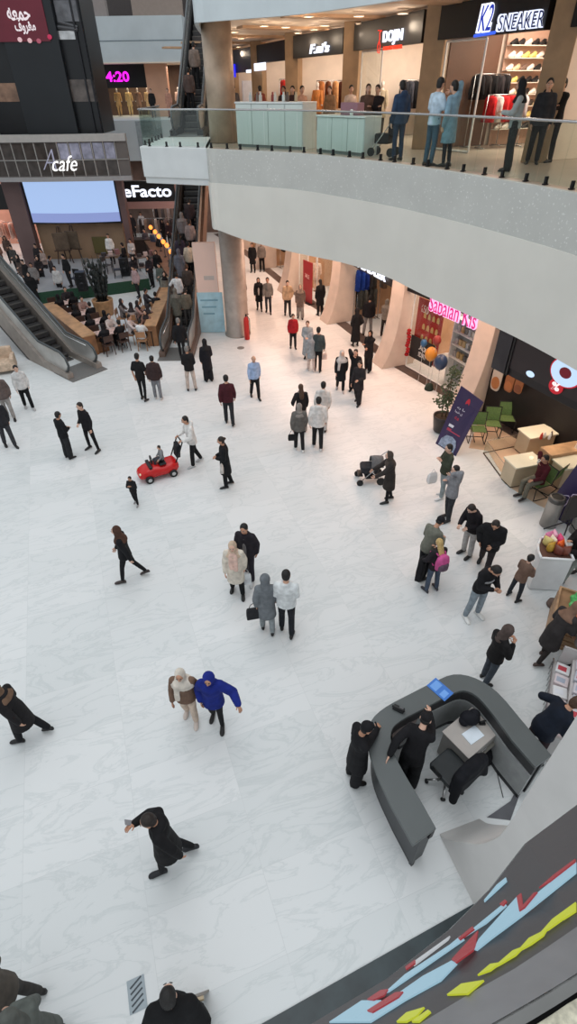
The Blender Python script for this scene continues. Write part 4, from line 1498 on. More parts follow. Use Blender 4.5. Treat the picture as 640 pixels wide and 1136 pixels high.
mb = MB(); mb.cap((0, 0, 1.02), (0, 0, 1.12), .03, .03); mb.cap((0, 0, 1.12), (.14, -.04, 1.15), .018, .012); mb.build('valve', DKMET, r, True)
mb = MB(); mb.tube([(.02, -.02, 1.1), (.16, -.08, .95), (.15, -.08, .5), (.13, -.06, .3)], .014, 6); mb.build('hose', BLK, r, True)
mb = MB(); c = G(267, 386); mb.lathe([(.16, .001), (.16, .012), (.05, .014)], (c.x, c.y, 0), 18)
tag(mb.build('drain_cover', plain((120, 116, 112), .4)), 'small round grey drain cover in front of the column', 'drain cover')
r = empty('floor_sticker', G(152, 1103), rad(20), 'small white floor plate with dark slanted marks near the bottom edge', 'plate')  # patterned floor sticker, built as a plain slotted plate
mb = MB(); mb.box(-.11, -.17, .0, .11, .17, .008); mb.build('plate', plain((150, 160, 166), .4), r)
for k in range(5):
    mb = MB(); mb.cbox((.0, -.12 + k * .06, .0095), (.17, .02, .003), rad(28)); mb.build('sticker_mark', plain((60, 66, 72)), r)

# ------------------------------------------------------------------ screen tower and cafe band
TW = 37.0
t = empty('screen_tower', (-12.8, TW, 0), 0, 'tall black tower with red screen above the cafe stage', 'tower')
mb = MB(); mb.box(-16.2, TW, 7.0, -10.25, TW + 2.6, 14); keep(mb.build('core', BLACKP), t)
mb = MB(); mb.box(-14.45, TW - .35, 7.0, -11.6, TW, 14); keep(mb.build('centre_panel', mat('tower_panel', (26, 29, 33), .4, 0, 0, .12, .8), None, False, .02), t)
mb = MB(); mb.box(-14.9, TW - .41, 10.92, -12.02, TW - .35, 13.2); keep(mb.build('red_screen', mat('red_screen', (74, 22, 34), .4, 0, .55, .35, .7, ecol=(96, 26, 40))), t)
AR = glow((235, 225, 230), 1.0)
# glyphs in reading order mirrored for a left to right typesetter (isolated joining forms)
jome = '\uFEEA\uFECC\uFEE4\uFE9F'
maroof = '\uFED1\uFEED\uFEAE\uFECC\uFEE3'
cx = AtY(21, 18, TW - .42); letters(jome, cx, (1, 0, 0), UZ, 1.15, .62, AR, t, .02, bold=.02)
cx = AtY(28, 30, TW - .42); letters(maroof, cx, (1, 0, 0), UZ, 1.05, .55, AR, t, .02, bold=.02)
for x, y, c in ((22, 44, (240, 200, 205)), (33, 45, (235, 190, 195)), (43, 45.5, (180, 90, 110)), (55, 41, (200, 50, 90))):
    p = AtY(x, y, TW - .42); mb = MB(); mb.ell(p, (.12, .015, .10)); keep(mb.build('picture_mark', glow(c, .8), None, True), t)
for (x0, y0, x1, y1), c, e, nm in (((64, 0, 85, 24), (92, 92, 96), .12, 'glass_pane'), ((62, 34, 82, 44), (170, 172, 174), .25, 'glass_pane'), ((76, 88, 103, 113), (84, 76, 72), .10, 'glass_pane'), ((0, 92, 19, 113), (120, 92, 74), .2, 'glass_pane')):
    a = AtY(x0, y1, TW - .03); b = AtY(x1, y0, TW - .03)
    mb = MB(); mb.box(min(a.x, b.x), TW - .04, a.z, max(a.x, b.x), TW, b.z); keep(mb.build(nm, mat('tower_glass_glow', c, .15, 0, e, .5, 2)), t)  # lit interior and reflections in the glass put into colour and glow
mb = MB()
for x in (-10.35, -10.7):
    mb.box(x - .04, TW - .12, 7.0, x + .04, TW, 14)
keep(mb.build('edge_strip', DKMET), t)
# diagonal brace seen at the right edge of the glass
mb = MB(); mb.tube([AtY(64, 24, TW - .06), AtY(86, 30, TW - .06)], .06, 4); mb.tube([AtY(64, 30, TW - .06), AtY(86, 33, TW - .06)], .08, 4); keep(mb.build('shelf_bar', plain((92, 92, 95))), t)

# band with window panels, slightly curved
cb = empty('cafe_band', (-12.6, 35.6, 4.9), 0, 'grey glazed band with glowing A cafe lettering under the black tower', 'sign')
cv = [Vector((x, 35.55 + .012 * (x + 12.5) ** 2, 0)) for x in [-19 + i * .64 for i in range(17)]]
mb = band(cv, 5.0, 6.75, .25, mat('band_face', (104, 96, 92), .5, 0, 0, .1, 1), 'band_face'); keep(mb, cb)
mb = band(offs(cv, -.12), 6.72, 7.05, .5, plain((176, 170, 165)), 'top_ledge'); keep(mb, cb)
mb = band(offs(cv, -.10), 4.86, 5.08, .45, plain((160, 156, 156)), 'lower_ledge'); keep(mb, cb)
for i in range(1, len(cv) - 2):
    for z0, z1 in ((5.16, 5.84), (5.92, 6.66)):
        a = cv[i].lerp(cv[i + 1], .09); b = cv[i].lerp(cv[i + 1], .91)
        u = (b - a).normalized(); n = Vector((u.y, -u.x, 0)) * .03
        mb = MB(); mb.extr([a + UZ * z0, b + UZ * z0, b + UZ * z1, a + UZ * z1], n)
        br = 1 if (z0 > 5.9 and i > 9) else 0
        keep(mb.build('window_panel', mat('band_glass', (70, 62, 58) if not br else (150, 148, 165), .2, .1, 0, .35, 3)), cb)
for i in range(1, len(cv) - 1):
    mb = MB(); mb.tube([cv[i] + Vector((0, -.05, 5.1)), cv[i] + Vector((.0, -.05, 6.7))], .025, 4); keep(mb.build('mullion', plain((176, 172, 168))), cb)
mb = MB(); mb.tube([p + Vector((0, -.05, 5.88)) for p in cv], .025, 4); keep(mb.build('transom', plain((160, 156, 152))), cb)
a = AtY(72, 183, 35.35)
letters('cafe', (a.x, 35.3, AtY(72, 181, 35.4).z), (1, 0, 0), UZ, 1.45, .72, glow((255, 255, 255), 1.6), cb, .04, bold=-.005, shear=.45)
letters('A', AtY(53, 177, 35.3), (1, 0, 0), UZ, .75, .95, glow((190, 190, 215), .55), cb, .03, bold=-.02, shear=.45)
# light blue screen under the band
sx0, sx1 = -15.5, -10.12
ls = empty('mounted_screen', (-12.8, 36.45, 2.6), 0, 'large pale blue lit screen above the cafe stage', 'screen')
cv2 = [Vector((sx0 + (sx1 - sx0) * i / 10.0, 36.5 - .25 * math.sin(math.pi * i / 10.0), 0)) for i in range(11)]
keep(band(cv2, 3.10, 4.88, .12, glow((178, 206, 252), .92), 'lit_panel'), ls)
keep(band(offs(cv2, -.02), 2.62, 3.12, .14, glow((150, 166, 224), .85), 'lower_strip'), ls)
mb = MB(); mb.box(sx0 - .12, 36.62, 2.5, sx1 + .12, 36.98, 4.9); keep(mb.build('casing', BLACKP), ls)
# stage back wall with side piers
m = MB(); m.box(-15.6, 37.0, 0, -10.2, 37.25, 3.2); struct(m.build('wall_stage', mat('tan_wall', (150, 122, 96), .7, 0, 0, .15, 1)))
for x0, x1 in ((-16.75, -15.68), (-9.98, -9.62)):
    m = MB(); m.box(x0, 36.4, 0, x1, 36.95, 5.0); struct(m.build('pillar', mat('mauve_stone', (104, 82, 80), .5, 0, 0, .12, 1)))
mb = MB(); a = AtY(112, 272, 36.9); mb.cbox((a.x, 36.95, a.z), (1.0, .1, .95)); tag(mb.build('menu_sign', plain((96, 88, 50)), None, False, .02), 'olive square board on the tan wall behind the stage', 'board')
# DeFacto shop
s = empty('shop_sign', (-8.85, 40, 3.2), 0, 'black DeFacto shop sign with white letters beside the lit screen', 'sign')
mb = MB(); mb.box(-10.7, 40, 3.14, -7.2, 40.3, 4.30); keep(mb.build('board', SIGNB, None, False, .01), s)
a = AtY(137.5, 219, 39.95); b = AtY(189, 205, 39.95)
letters('eFacto', ((a.x + b.x) / 2, 39.96, (a.z + b.z) / 2), (1, 0, 0), UZ, b.x - a.x, b.z - a.z, WGLOW, s, .05, bold=.02)
letters('D', (a.x - .34, 39.96, (a.z + b.z) / 2), (1, 0, 0), UZ, .5, b.z - a.z, WGLOW, s, .05, bold=.02)
m = MB(); m.box(-10.7, 40.0, 2.72, -6.9, 40.3, 3.14); m.box(-7.15, 40.0, 0, -6.55, 40.6, 5.0); struct(m.build('trim_shopfront', mat('pink_stone', (168, 132, 126), .5, 0, 0, .08, 1)))
m = MB(); m.box(-30, 46.5, 0, -5, 46.7, 5.0); struct(m.build('wall_inner', mat('inner_wall', (110, 92, 84), .7, 0, 0, .4, .8)))
rack((-9.3, 42.6, 0), 0, 2.6, 1.7, [(60, 56, 60), (150, 130, 120), (90, 80, 80), (190, 180, 176), (40, 38, 42), (120, 100, 96), (70, 64, 66)], 'long clothes rack inside the DeFacto shop', 'garment on the long rack of the shop beside the screen', 'garments beside the lit screen', .9)
rack((-8.4, 44.6, 0), 0, 2.8, 2.2, [(40, 38, 42), (90, 86, 88), (170, 160, 160), (60, 56, 60), (46, 44, 48), (130, 110, 104)], 'high clothes rack at the rear of the DeFacto shop', 'garment on the high rear rack of the shop beside the screen', 'garments on the rear rack', .9)
# left shop with pink light
s = board_l = empty('shop_sign', (-19.5, 38.6, 3.3), 0, 'black sign board over the pink lit shop at the left edge', 'sign')
mb = MB(); mb.box(-24, 38.6, 3.0, -16.75, 38.9, 4.4); keep(mb.build('board', SIGNB), s)
for i, c in enumerate(((215, 150, 130), (225, 170, 150), (190, 120, 100))):
    rack((-18.4 - i * 1.7, 40.2 + .5 * i, 0), 0, 1.6, 2.0, [c, (230, 190, 175), (170, 100, 84), (240, 205, 190), c], ['pink lit clothes rack nearest the mauve pier', 'pink lit clothes rack in the middle of the left edge shop', 'pink lit clothes rack at the far left edge'][i], 'pink lit garment in the left edge shop', 'garments in the left edge shop', .95)
m = MB(); m.box(-26, 43.5, 0, -16.8, 43.7, 4.9); struct(m.build('wall_left_shop', mat('pink_wall', (214, 160, 140), .7, 0, 0, .15, 1)))
area('shop_ceiling_lamp', (-19.5, 41, 4.7), 4, 2, 160, (1, .72, .6))
area('shop_ceiling_lamp', (-8.8, 43.5, 4.8), 2.5, 2.5, 40, (1, .85, .8))
# 4:20 shop
s = empty('shop_sign', (-11.5, 51, 9.2), 0, 'dark sign board with glowing magenta 4:20 digits on the far upper level', 'sign')
mb = MB(); mb.box(-15, 51, 9.0, -10.15, 51.25, 10.36); keep(mb.build('board', SIGNB), s)
a = AtY(118, 91, 50.9); b = AtY(142, 79, 50.9)
letters('4:20', ((a.x + b.x) / 2, 50.97, (a.z + b.z) / 2), (1, 0, 0), UZ, b.x - a.x, b.z - a.z, glow((240, 30, 230), 1.8), s, .06, bold=.02)
m = MB(); m.box(-10.15, 50.6, 7.25, -8.6, 51.4, 10.36); struct(m.build('pillar', mat('peach_stone', (206, 158, 130), .5, 0, 0, .08, 1)))
m = MB(); m.box(-24, 54.4, 7.25, -5, 54.6, 10.4); struct(m.build('wall_upper_far', mat('dim_wall', (84, 66, 58), .7, 0, 0, .3, 1)))
for i, (x, tp) in enumerate(((-12.9, (200, 160, 110)), (-12.1, (225, 195, 140)), (-11.3, (150, 120, 100)), (-10.6, (215, 190, 150)))):
    mannequin((x, 52.3 + .3 * (i % 2), 7.25), 0, ['mannequin in tan top, leftmost below the magenta digits', 'mannequin in pale gold dress below the magenta digits', 'mannequin in dull brown top right of the pale gold one', 'mannequin in cream top next to the peach pillar'][i], tp, tp)
mannequin((-8.1, 52.0, 7.25), 0, 'mannequin in white top right of the peach pillar', (230, 205, 190), (225, 150, 120))
area('shop_ceiling_lamp', (-11.5, 53, 10.2), 4, 1.5, 110, (1, .82, .55))
area('shop_ceiling_lamp', (-8, 52, 10.2), 1.5, 1.5, 80, (1, .78, .62))
# things on the top far level
r = empty('kiosk_machine', (-13.0, 50.3, 12.85), 0, 'grey kiosk with blue and pink lit top at the upper left', 'kiosk')
mb = MB(); mb.box(-.9, -.3, 0, .9, .3, .9); mb.build('body', plain((150, 140, 136)), r, False, .05)
mb = MB(); mb.box(-.6, -.34, 1.0, -.1, -.3, 1.35); mb.build('lit_panel', glow((70, 40, 240), 1.4), r)
mb = MB(); mb.box(-.1, -.34, 1.0, .5, -.3, 1.35); mb.build('lit_panel', glow((235, 90, 200), 1.2), r)
mb = MB(); mb.box(-.7, -.3, .9, .7, .2, 1.4); mb.build('header', BLK, r)
m = MB(); m.box(-10.4, 50.4, 12.85, -6.9, 50.8, 15); struct(m.build('wall_parapet_top', plain((150, 134, 124))))
m = MB(); m.box(-30, 55, 12.85, -5, 55.2, 18); struct(m.build('wall_top_far', plain((70, 62, 60))))
# far mid level: pale parapet with door-like panel
mb = MB(); mb.box(-10.3, 45.44, 5.0, -8.5, 45.5, 7.2); struct(mb.build('trim_panel_far', mat('pale_panel', (150, 160, 164), .5)))

# ------------------------------------------------------------------ stage and cafe
a = Vector((-13.6, 28.9, 0)); b = Vector((-7.75, 31.5, 0))
GREEN = mat('green_turf', (40, 72, 54), .9, 0, 0, .25, 30, .3)
st = empty('stage', (-11, 32, 0), 0, 'low cafe stage with green front below the lit screen', 'stage')
mb = MB(); mb.prism([(a.x, a.y), (b.x, b.y), (-9.9, 36.3), (-15.5, 36.3)], 0.0, .56); keep(mb.build('platform', mat('stage_grey', (150, 150, 152), .5, 0, 0, .12, 1)), st)
u = (b - a).normalized(); n = Vector((u.y, -u.x, 0)) * .04
mb = MB(); mb.extr([a, b, b + UZ * .60, a + UZ * .60], n); keep(mb.build('green_front', GREEN), st)
# planter with dark stalks
r = empty('potted_plant', (-9.25, 27.3, 0), 0, 'dark leafless plant in a round wooden pot before the stage', 'plant')
mb = MB(); mb.lathe([(.40, 0), (.44, .04), (.52, .70), (.52, .76), (.46, .76), (.45, .68)], (0, 0, 0), 24); mb.build('pot', wood((176, 132, 92), 4), r, True)
mb = MB(); mb.lathe([(.45, .66), (.2, .70)], (0, 0, 0), 18); mb.build('soil', cloth((60, 48, 40)), r)
for k in range(26):
    an = k * 2.4; q = .10 + .25 * random.random(); tz = 1.7 + 1.25 * random.random()
    mb = MB(); bx, by = math.cos(an) * q * .6, math.sin(an) * q * .6
    mb.tube([(bx, by, .66), (bx * 1.6, by * 1.6, 1.2), (bx * 2.6 + random.uniform(-.1, .1), by * 2.6, tz)], [.035, .032, .012], 5)
    for j in range(5):
        zz = 1.0 + j * (tz - 1.0) / 5
        mb.ell((bx * (1.4 + j * .24), by * (1.4 + j * .24), zz), (.07, .07, .13), None, 6, 4)
    mb.build('stalk', mat('dark_leaf', (40, 44, 42), .7, 0, 0, .3, 10), r, True)


# wooden planter benches on either side
def bench(a, b, w, h, label):
    a = Vector((a[0], a[1], 0)); b = Vector((b[0], b[1], 0)); d = (b - a); L = d.length
    r = empty('planter_bench', (a + b) / 2, math.atan2(d.y, d.x), label, 'bench')
    mb = MB(); mb.box(-L / 2, -w / 2, 0, L / 2, w / 2, h); mb.build('casing', wood((150, 104, 70), 3), r, False, .02)
    mb = MB(); mb.box(-L / 2 - .02, -w / 2 - .03, h, L / 2 + .02, w / 2 + .03, h + .06); mb.build('top_board', wood((178, 136, 98), 3), r, False, .01)
    mb = MB(); mb.box(-L / 2 + .1, -w / 2 - .50, 0, L / 2 - .1 if L < 3 else -L / 2 + 1.6, -w / 2 - .02, .44); mb.build('seat_step', wood((128, 88, 58), 3), r, False, .02)
    return r


bench((-8.35, 21.95), (-11.6, 26.3), .55, .85, 'wooden planter bench along the left escalator')
bench((-6.25, 30.6), (-5.95, 22.95), .50, .88, 'wooden planter bench along the crowded escalator')


def table(p, rz, w, d, h, top, leg, label, group=None, name='cafe_table', clothc=None):
    r = empty(name, p, rz, label, 'table', group)
    mb = MB(); mb.box(-w / 2, -d / 2, h - .04, w / 2, d / 2, h); mb.build('tabletop', top, r, False, .008)
    for sx in (-1, 1):
        for sy in (-1, 1):
            mb = MB(); mb.tube([(sx * (w / 2 - .06), sy * (d / 2 - .06), 0), (sx * (w / 2 - .06), sy * (d / 2 - .06), h - .04)], .022, 6); mb.build('leg', leg, r)
    if clothc:
        mb = MB(); mb.box(-w / 2 - .01, -d / 2 - .01, h, w / 2 + .01, d / 2 + .01, h + .006); mb.build('patterned_cover', mat('patterned', clothc, .8, 0, 0, .5, 9), r)
    return r


CHAIRS = {}


def cafe_chair(p, rz, label, group, col=(120, 84, 56)):
    if col not in CHAIRS:
        r = empty('cafe_chair', p, rz)
        wd = wood(col, 5)
        mb = MB(); mb.box(-.21, -.21, .42, .21, .21, .46); mb.build('seat', wd, r, False, .01)
        for sx in (-1, 1):
            for sy in (-1, 1):
                mb = MB(); mb.tube([(sx * .2, sy * .2, 0), (sx * .18, sy * .18, .43)], .02, 6); mb.build('leg', wd, r)
        mb = MB(); mb.box(-.21, -.235, .62, .21, -.205, .86); mb.tube([(-.19, -.2, .44), (-.19, -.22, .86)], .018, 6); mb.tube([(.19, -.2, .44), (.19, -.22, .86)], .018, 6); mb.build('backrest', wd, r)
        CHAIRS[col] = r
    else:
        r = copy_tree(CHAIRS[col])
    r.location = p; r.rotation_euler = (0, 0, rz)
    return tag(r, label, 'chair', group)
# ------------------------------------------------------------------ cafe furniture
DW = wood((96, 66, 48), 5)
tl = []
for k, (x, y) in enumerate(((106, 371), (91, 360), (76, 350), (58, 338))):
    p = G(x, y, .75) + Vector((.46, .34, 0)); p.z = 0; tl.append(p)
    table(p, rad(37), 1.1, .75, .74, DW, BLK, ['cafe table with pinkish patterned cover nearest the marble hall on the left', 'patterned cafe table second from the hall beside the left planter bench', 'patterned cafe table third from the hall beside the left planter bench', 'patterned cafe table at the far end of the left planter bench'][k], 'left cafe tables', clothc=(190, 160, 152))
tr_ = []
for k, (x, y) in enumerate(((160, 363), (168, 347), (176, 333), (150, 345))):
    p = G(x, y, .75); p.z = 0; tr_.append(p)
    table(p, rad(2), .8, .8, .74, wood((150, 108, 78), 4), BLK, ['small wooden cafe table nearest the hall by the right planter bench', 'small wooden cafe table second along the right planter bench', 'small wooden cafe table at the far end of the right planter bench', 'small wooden cafe table on the open side of the right cluster'][k], 'right cafe tables')
chl = 'wooden slat chair at the cafe tables between the planter benches'
for p in tl:
    for sx, sy, rz in ((-.35, -.62, 0), (.35, -.62, 0), (-.35, .62, math.pi), (.35, .62, math.pi)):
        q = Matrix.Rotation(rad(37), 3, 'Z') @ Vector((sx, sy, 0))
        cafe_chair(p + q, rad(37) + rz, chl, 'cafe chairs', (70, 50, 42))
for k, p in enumerate(tr_):
    for q, rz in (((0, -.68, 0), 0), ((-.70, 0, 0), -math.pi / 2), ((0, .68, 0), math.pi))[:2 if k else 3]:
        cafe_chair(p + Vector(q), rz, chl, 'cafe chairs', (160, 116, 82))
# things on the stage
for k, (x, y, c) in enumerate(((85, 318, (40, 38, 38)), (98, 305, (110, 104, 100)), (120, 303, (64, 60, 60)), (132, 308, (45, 43, 44)), (112, 312, (120, 112, 106)))):
    p = G(x, y, .56); cafe_chair(p, rad(160 + 40 * k), 'chair set out on the cafe stage behind the dark plant', 'stage chairs', c)
for k, (x, y) in enumerate(((93, 322), (140, 305))):
    p = G(x, y, .58)
    r = empty('speaker', p, rad(10), ['black speaker box standing on the left half of the stage', 'black speaker box standing on the right half of the stage'][k], 'speaker')
    mb = MB(); mb.box(-.25, -.25, 0, .25, .25, .95); mb.build('cabinet', BLK, r, False, .02)
    for zz, q in ((.3, .17), (.7, .11)):
        mb = MB(); mb.lathe([(q, 0), (q, .02), (q * .4, .01)], (0, 0, 0), 18, Matrix.Translation((0, -.25, zz)) @ Matrix.Rotation(rad(90), 4, 'X')); mb.build('cone', DKMET, r, True)
for k, (x, y) in enumerate(((74, 291), (88, 289))):
    p = G(x, y, .58)
    r = empty('easel', p, rad(15 - 30 * k), ['dark wooden easel at the left rear of the stage', 'dark easel with framed board right of the wooden one'][k], 'easel')
    for q in ((-.45, -.3), (.45, -.3), (0, .3)):
        mb = MB(); mb.tube([(q[0], q[1], 0), (q[0] * .15, q[1] * .1, 2.0)], .035, 6); mb.build('leg', wood((66, 48, 38), 5), r)
    mb = MB(); mb.box(-.42, -.22, .75, .42, -.17, 1.7); mb.build('board', mat('easel_board', (92, 76, 62), .6, 0, 0, .3, 3), r)
    mb = MB(); mb.box(-.5, -.28, .70, .5, -.14, .75); mb.build('ledge', wood((66, 48, 38), 5), r)
for k, (x, y) in enumerate(((126, 298), (164, 298), (167, 309))):
    p = G(x, y, .57 if k == 0 else 0)
    table(p, rad(30), 1.3, .6, .75, wood((120, 100, 90), 5), BLK, ['pale work table at the right rear of the stage', 'cluttered table right of the stage', 'table at the right front corner of the stage'][k], None, 'work_table')
    for j in range(3):
        q = p + Matrix.Rotation(rad(30), 3, 'Z') @ Vector((-.4 + .4 * j, 0, .75))
        mb = MB(); mb.box(-.13, -.12, 0, .13, .12, .18 + .05 * j); o = mb.build('storage_box', plain(((60, 52, 52), (190, 170, 165), (140, 100, 100))[j]), None, False, .01); o.location = q; o.rotation_euler = (0, 0, rad(15 * j))
        tag(o, 'small box on the tables at the right side of the stage', 'box', 'boxes on the stage side tables')
# lamp stall
r = empty('lamp_stall', (-7.3, 33.9, 0), rad(-52), 'dark stall with a row of glowing orange lamps beside the escalator', 'stall')
mb = MB(); mb.box(-3.0, -.45, 0, 3.0, .45, .95); mb.build('counter', wood((62, 48, 42), 3), r, False, .02)
mb = MB(); mb.box(-3.05, -.5, .95, 3.05, .5, 1.0); mb.build('countertop', wood((110, 80, 60), 3), r)
lampm = glow((255, 140, 60), 2.6)
for k, (x, y) in enumerate(((167, 252), (172, 257), (176, 262), (181, 268), (185, 272), (189.5, 279), (193, 285))):
    p = G(x, y, 1.85)
    q = empty('table_lamp', (p.x, p.y, 1.0), 0, 'round glowing orange lamp in the row on the dark stall', 'lamp', 'orange lamps on the stall')
    mb = MB(); mb.lathe([(.10, 0), (.09, .03), (.025, .05), (.02, .70)], (0, 0, 0), 12); mb.build('base', DKMET, q, True)
    mb = MB(); mb.ell((0, 0, .84), (.13, .13, .13)); mb.build('lamp_shade', lampm, q, True)
mb = MB(); p0 = G(193, 285, 1.85); p1 = G(167, 252, 1.85); d = (p1 - p0); L_ = Vector((d.x, d.y, 0)).length
bpy.data.objects['lamp_stall'].location = ((p0.x + p1.x) / 2, (p0.y + p1.y) / 2, 0); bpy.data.objects['lamp_stall'].rotation_euler = (0, 0, math.atan2(d.y, d.x))
for c in bpy.data.objects['lamp_stall'].children: c.scale = (L_ / 5.4, 1, 1)
# planter box near the stall
mb = MB(); c = G(157, 283); mb.cbox((c.x, c.y, .5), (1.6, .8, 1.0), 0); mb.cbox((c.x, c.y, 1.02), (1.66, .86, .05), 0)
tag(mb.build('dark_planter', wood((56, 42, 38), 3), None, False, .02), 'dark wooden box left of the lamp stall', 'box')
# sofa and low furniture left of the left escalator
r = empty('armchair', G(6, 412), rad(200), 'cream armchair at the left edge below the escalator', 'chair')
cm = cloth((196, 172, 150))
mb = MB(); mb.box(-.4, -.38, .12, .4, .38, .45); mb.build('seat', cm, r, False, .05)
mb = MB(); mb.box(-.45, -.45, .12, .45, -.28, .9); mb.build('backrest', cm, r, False, .05)
for s_ in (-1, 1):
    mb = MB(); mb.box(s_ * .42 - .08, -.4, .12, s_ * .42 + .08, .38, .65); mb.build('armrest', cm, r, False, .04)
    for q in (-.33, .33):
        mb = MB(); mb.tube([(s_ * .38, q, 0), (s_ * .38, q, .13)], .025, 6); mb.build('leg', DKMET, r)
m_ = MB(); c = G(2, 396); m_.cbox((c.x - 1.2, c.y + .1, .4), (1.2, .8, .8), .2)
tag(m_.build('dark_cabinet', mat('dark_cabinet', (40, 32, 30), .5), None, False, .02), 'dark low cabinet behind the cream armchair at the left edge', 'cabinet')

# ------------------------------------------------------------------ reception desk
ZT = 1.08
O_ = [G(x, y, ZT) for x, y in ((458, 938), (433, 893), (413, 847), (408, 820), (412, 799), (428, 784), (456, 769), (480, 757), (503, 748), (527, 752), (552, 768), (578, 798), (612, 838))]
I_ = [G(x, y, ZT) for x, y in ((484, 919), (465, 885), (447, 855), (436, 832), (434, 812), (444, 800), (470, 786), (497, 772), (514, 766), (530, 773), (549, 795), (568, 821), (594, 851))]
O_ = [Vector((p.x, p.y, 0)) for p in O_]; I_ = [Vector((p.x, p.y, 0)) for p in I_]


def densify(pts):
    a = smooth_curve([(p.x, p.y, 0) for p in pts[1:-1]], 3)
    return [pts[0]] + a + [pts[-1]]


OD, ID = densify(O_), densify(I_)
dk = empty('reception_desk', (2.4, 4.0, 0), 0, 'large U shaped grey reception desk on the white marble at lower right', 'desk')
DTOP = mat('desk_top_grey', (88, 92, 92), .38, .0, 0, .05, 2)
mb = MB(); rings = []
for p, q in zip(OD, ID):
    rings.append([(p.x, p.y, ZT), (q.x, q.y, ZT), (q.x, q.y, ZT - .06), (p.x, p.y, ZT - .06)])
mb.loft(rings); keep(mb.build('desk_top', DTOP, None, False, .008), dk)
mid = [p.lerp(q, .38) for p, q in zip(OD, ID)]; mid2 = [p.lerp(q, .5) for p, q in zip(OD, ID)]
def wallband(A, B, z0, z1, m_, nm):
    mb = MB(); mb.loft([[(p.x, p.y, z0), (p.x, p.y, z1), (q.x, q.y, z1), (q.x, q.y, z0)] for p, q in zip(A, B)])
    return keep(mb.build(nm, m_), dk)
wallband(mid, mid2, .0, .12, BLK, 'plinth')
wallband([p.lerp(q, .34) for p, q in zip(OD, ID)], [p.lerp(q, .5) for p, q in zip(OD, ID)], .12, ZT - .06, mat('desk_front', (58, 60, 62), .45, 0, 0, .06, 2), 'front_panel')
i1 = [p.lerp(q, .97) for p, q in zip(OD, ID)]; i2 = [p.lerp(q, .80) for p, q in zip(OD, ID)]
wallband(i1, i2, .80, ZT - .06, mat('desk_rim', (48, 48, 50), .5), 'inner_rim')
i1 = [p.lerp(q, .99) for p, q in zip(OD, ID)][14:]; i2 = [p.lerp(q, .84) for p, q in zip(OD, ID)][14:]
wallband(i1, i2, .10, .78, mat('desk_inner', (150, 152, 152), .5), 'inner_panel')
wallband(i1, [p.lerp(q, .85) for p, q in zip(OD, ID)][14:], .0, .09, DKMET, 'inner_plinth')
for k in (0, -1):
    p, q = OD[k], ID[k]; d = (OD[k] - OD[1 if k == 0 else -2]).normalized() * .03
    mb = MB(); a_ = p.lerp(q, .36); b_ = p.lerp(q, .95)
    mb.hexa([a_ - d, b_ - d, b_ - d * 1.8, a_ - d * 1.8], [v + UZ * (ZT - .06) for v in (a_ - d, b_ - d, b_ - d * 1.8, a_ - d * 1.8)]); keep(mb.build('end_panel', mat('desk_front', (58, 60, 62), .45, 0, 0, .06, 2)), dk)
# recess of the work surface by the guard
q = [G(434, 812, .8), G(446, 800, .8), G(468, 788, .8), G(462, 800, .8), G(447, 822, .8), G(438, 830, .8)]
mb = MB(); mb.prism([(p.x, p.y) for p in q], .76, .80); keep(mb.build('work_surface', mat('work_surface', (120, 108, 104), .5)), dk)
# things on the desk
p = G(488, 765, ZT)
mb = MB(); mb.box(-.12, -.19, .0, .12, .19, .012); o = mb.build('clipboard', plain((64, 118, 196), .4), None, False, .004); o.location = (p.x, p.y, ZT + .001); o.rotation_euler = (0, 0, rad(38))
mb = MB(); mb.box(-.09, .02, .012, .09, .15, .014); mb.box(-.09, -.15, .012, .05, -.05, .014); mb.build('paper_sheet', plain((110, 160, 225)), o)
tag(o, 'blue board lying on the curved top of the reception desk', 'clipboard')
p = G(442, 787, ZT); r = empty('desk_phone', (p.x, p.y, ZT), rad(60), 'small black telephone on the left top of the reception desk', 'telephone')
mb = MB(); mb.box(-.05, -.09, 0, .05, .09, .04); mb.build('base', BLK, r, False, .01)
mb = MB(); mb.cap((-.02, -.09, .055), (-.02, .09, .055), .022, .022); mb.build('handset', BLK, r, True)
mb = MB(); mb.box(.0, -.07, .04, .04, .0, .044); mb.build('keypad', plain((90, 92, 95)), r)
# pedestal cabinet inside
c = G(522, 812, .72)
ca = empty('drawer_cabinet', (c.x, c.y, 0), rad(35), 'light grey drawer cabinet inside the reception desk', 'cabinet')
mb = MB(); mb.box(-.36, -.26, .04, .36, .26, .70); mb.build('carcass', plain((150, 146, 142)), ca, False, .008)
mb = MB(); mb.box(-.38, -.28, .70, .38, .28, .73); mb.build('top', plain((176, 168, 162), .4), ca, False, .006)
for k in range(3):
    o = MB(); o.box(-.33, -.285, .08 + k * .21, .33, -.262, .27 + k * .21); o = o.build('drawer', plain((158, 154, 150)), ca, False, .005)
    mb = MB(); mb.box(-.06, -.31, .17 + k * .21, .06, -.287, .19 + k * .21); mb.build('handle', STEEL, o)
Mx = Matrix.Translation((c.x, c.y, 0)) @ Matrix.Rotation(rad(35), 4, 'Z')
mb = MB(); mb.box(-.15, -.105, 0, .15, .105, .012); o = mb.build('paper_stack', plain((222, 230, 238), .6)); o.location = Mx @ Vector((-.02, -.06, .731)); o.rotation_euler = (0, 0, rad(30)); tag(o, 'white sheet of paper on the cabinet inside the desk', 'paper')
mb = MB(); mb.ell((0, 0, .10), (.17, .13, .11)); mb.ell((.08, .05, .13), (.10, .09, .09)); mb.ell((-.1, -.04, .07), (.09, .09, .07)); o = mb.build('folded_cloth', cloth((26, 26, 32)), None, True); o.location = Mx @ Vector((.12, .14, .731)); tag(o, 'crumpled black cloth on the cabinet beside the paper', 'cloth')
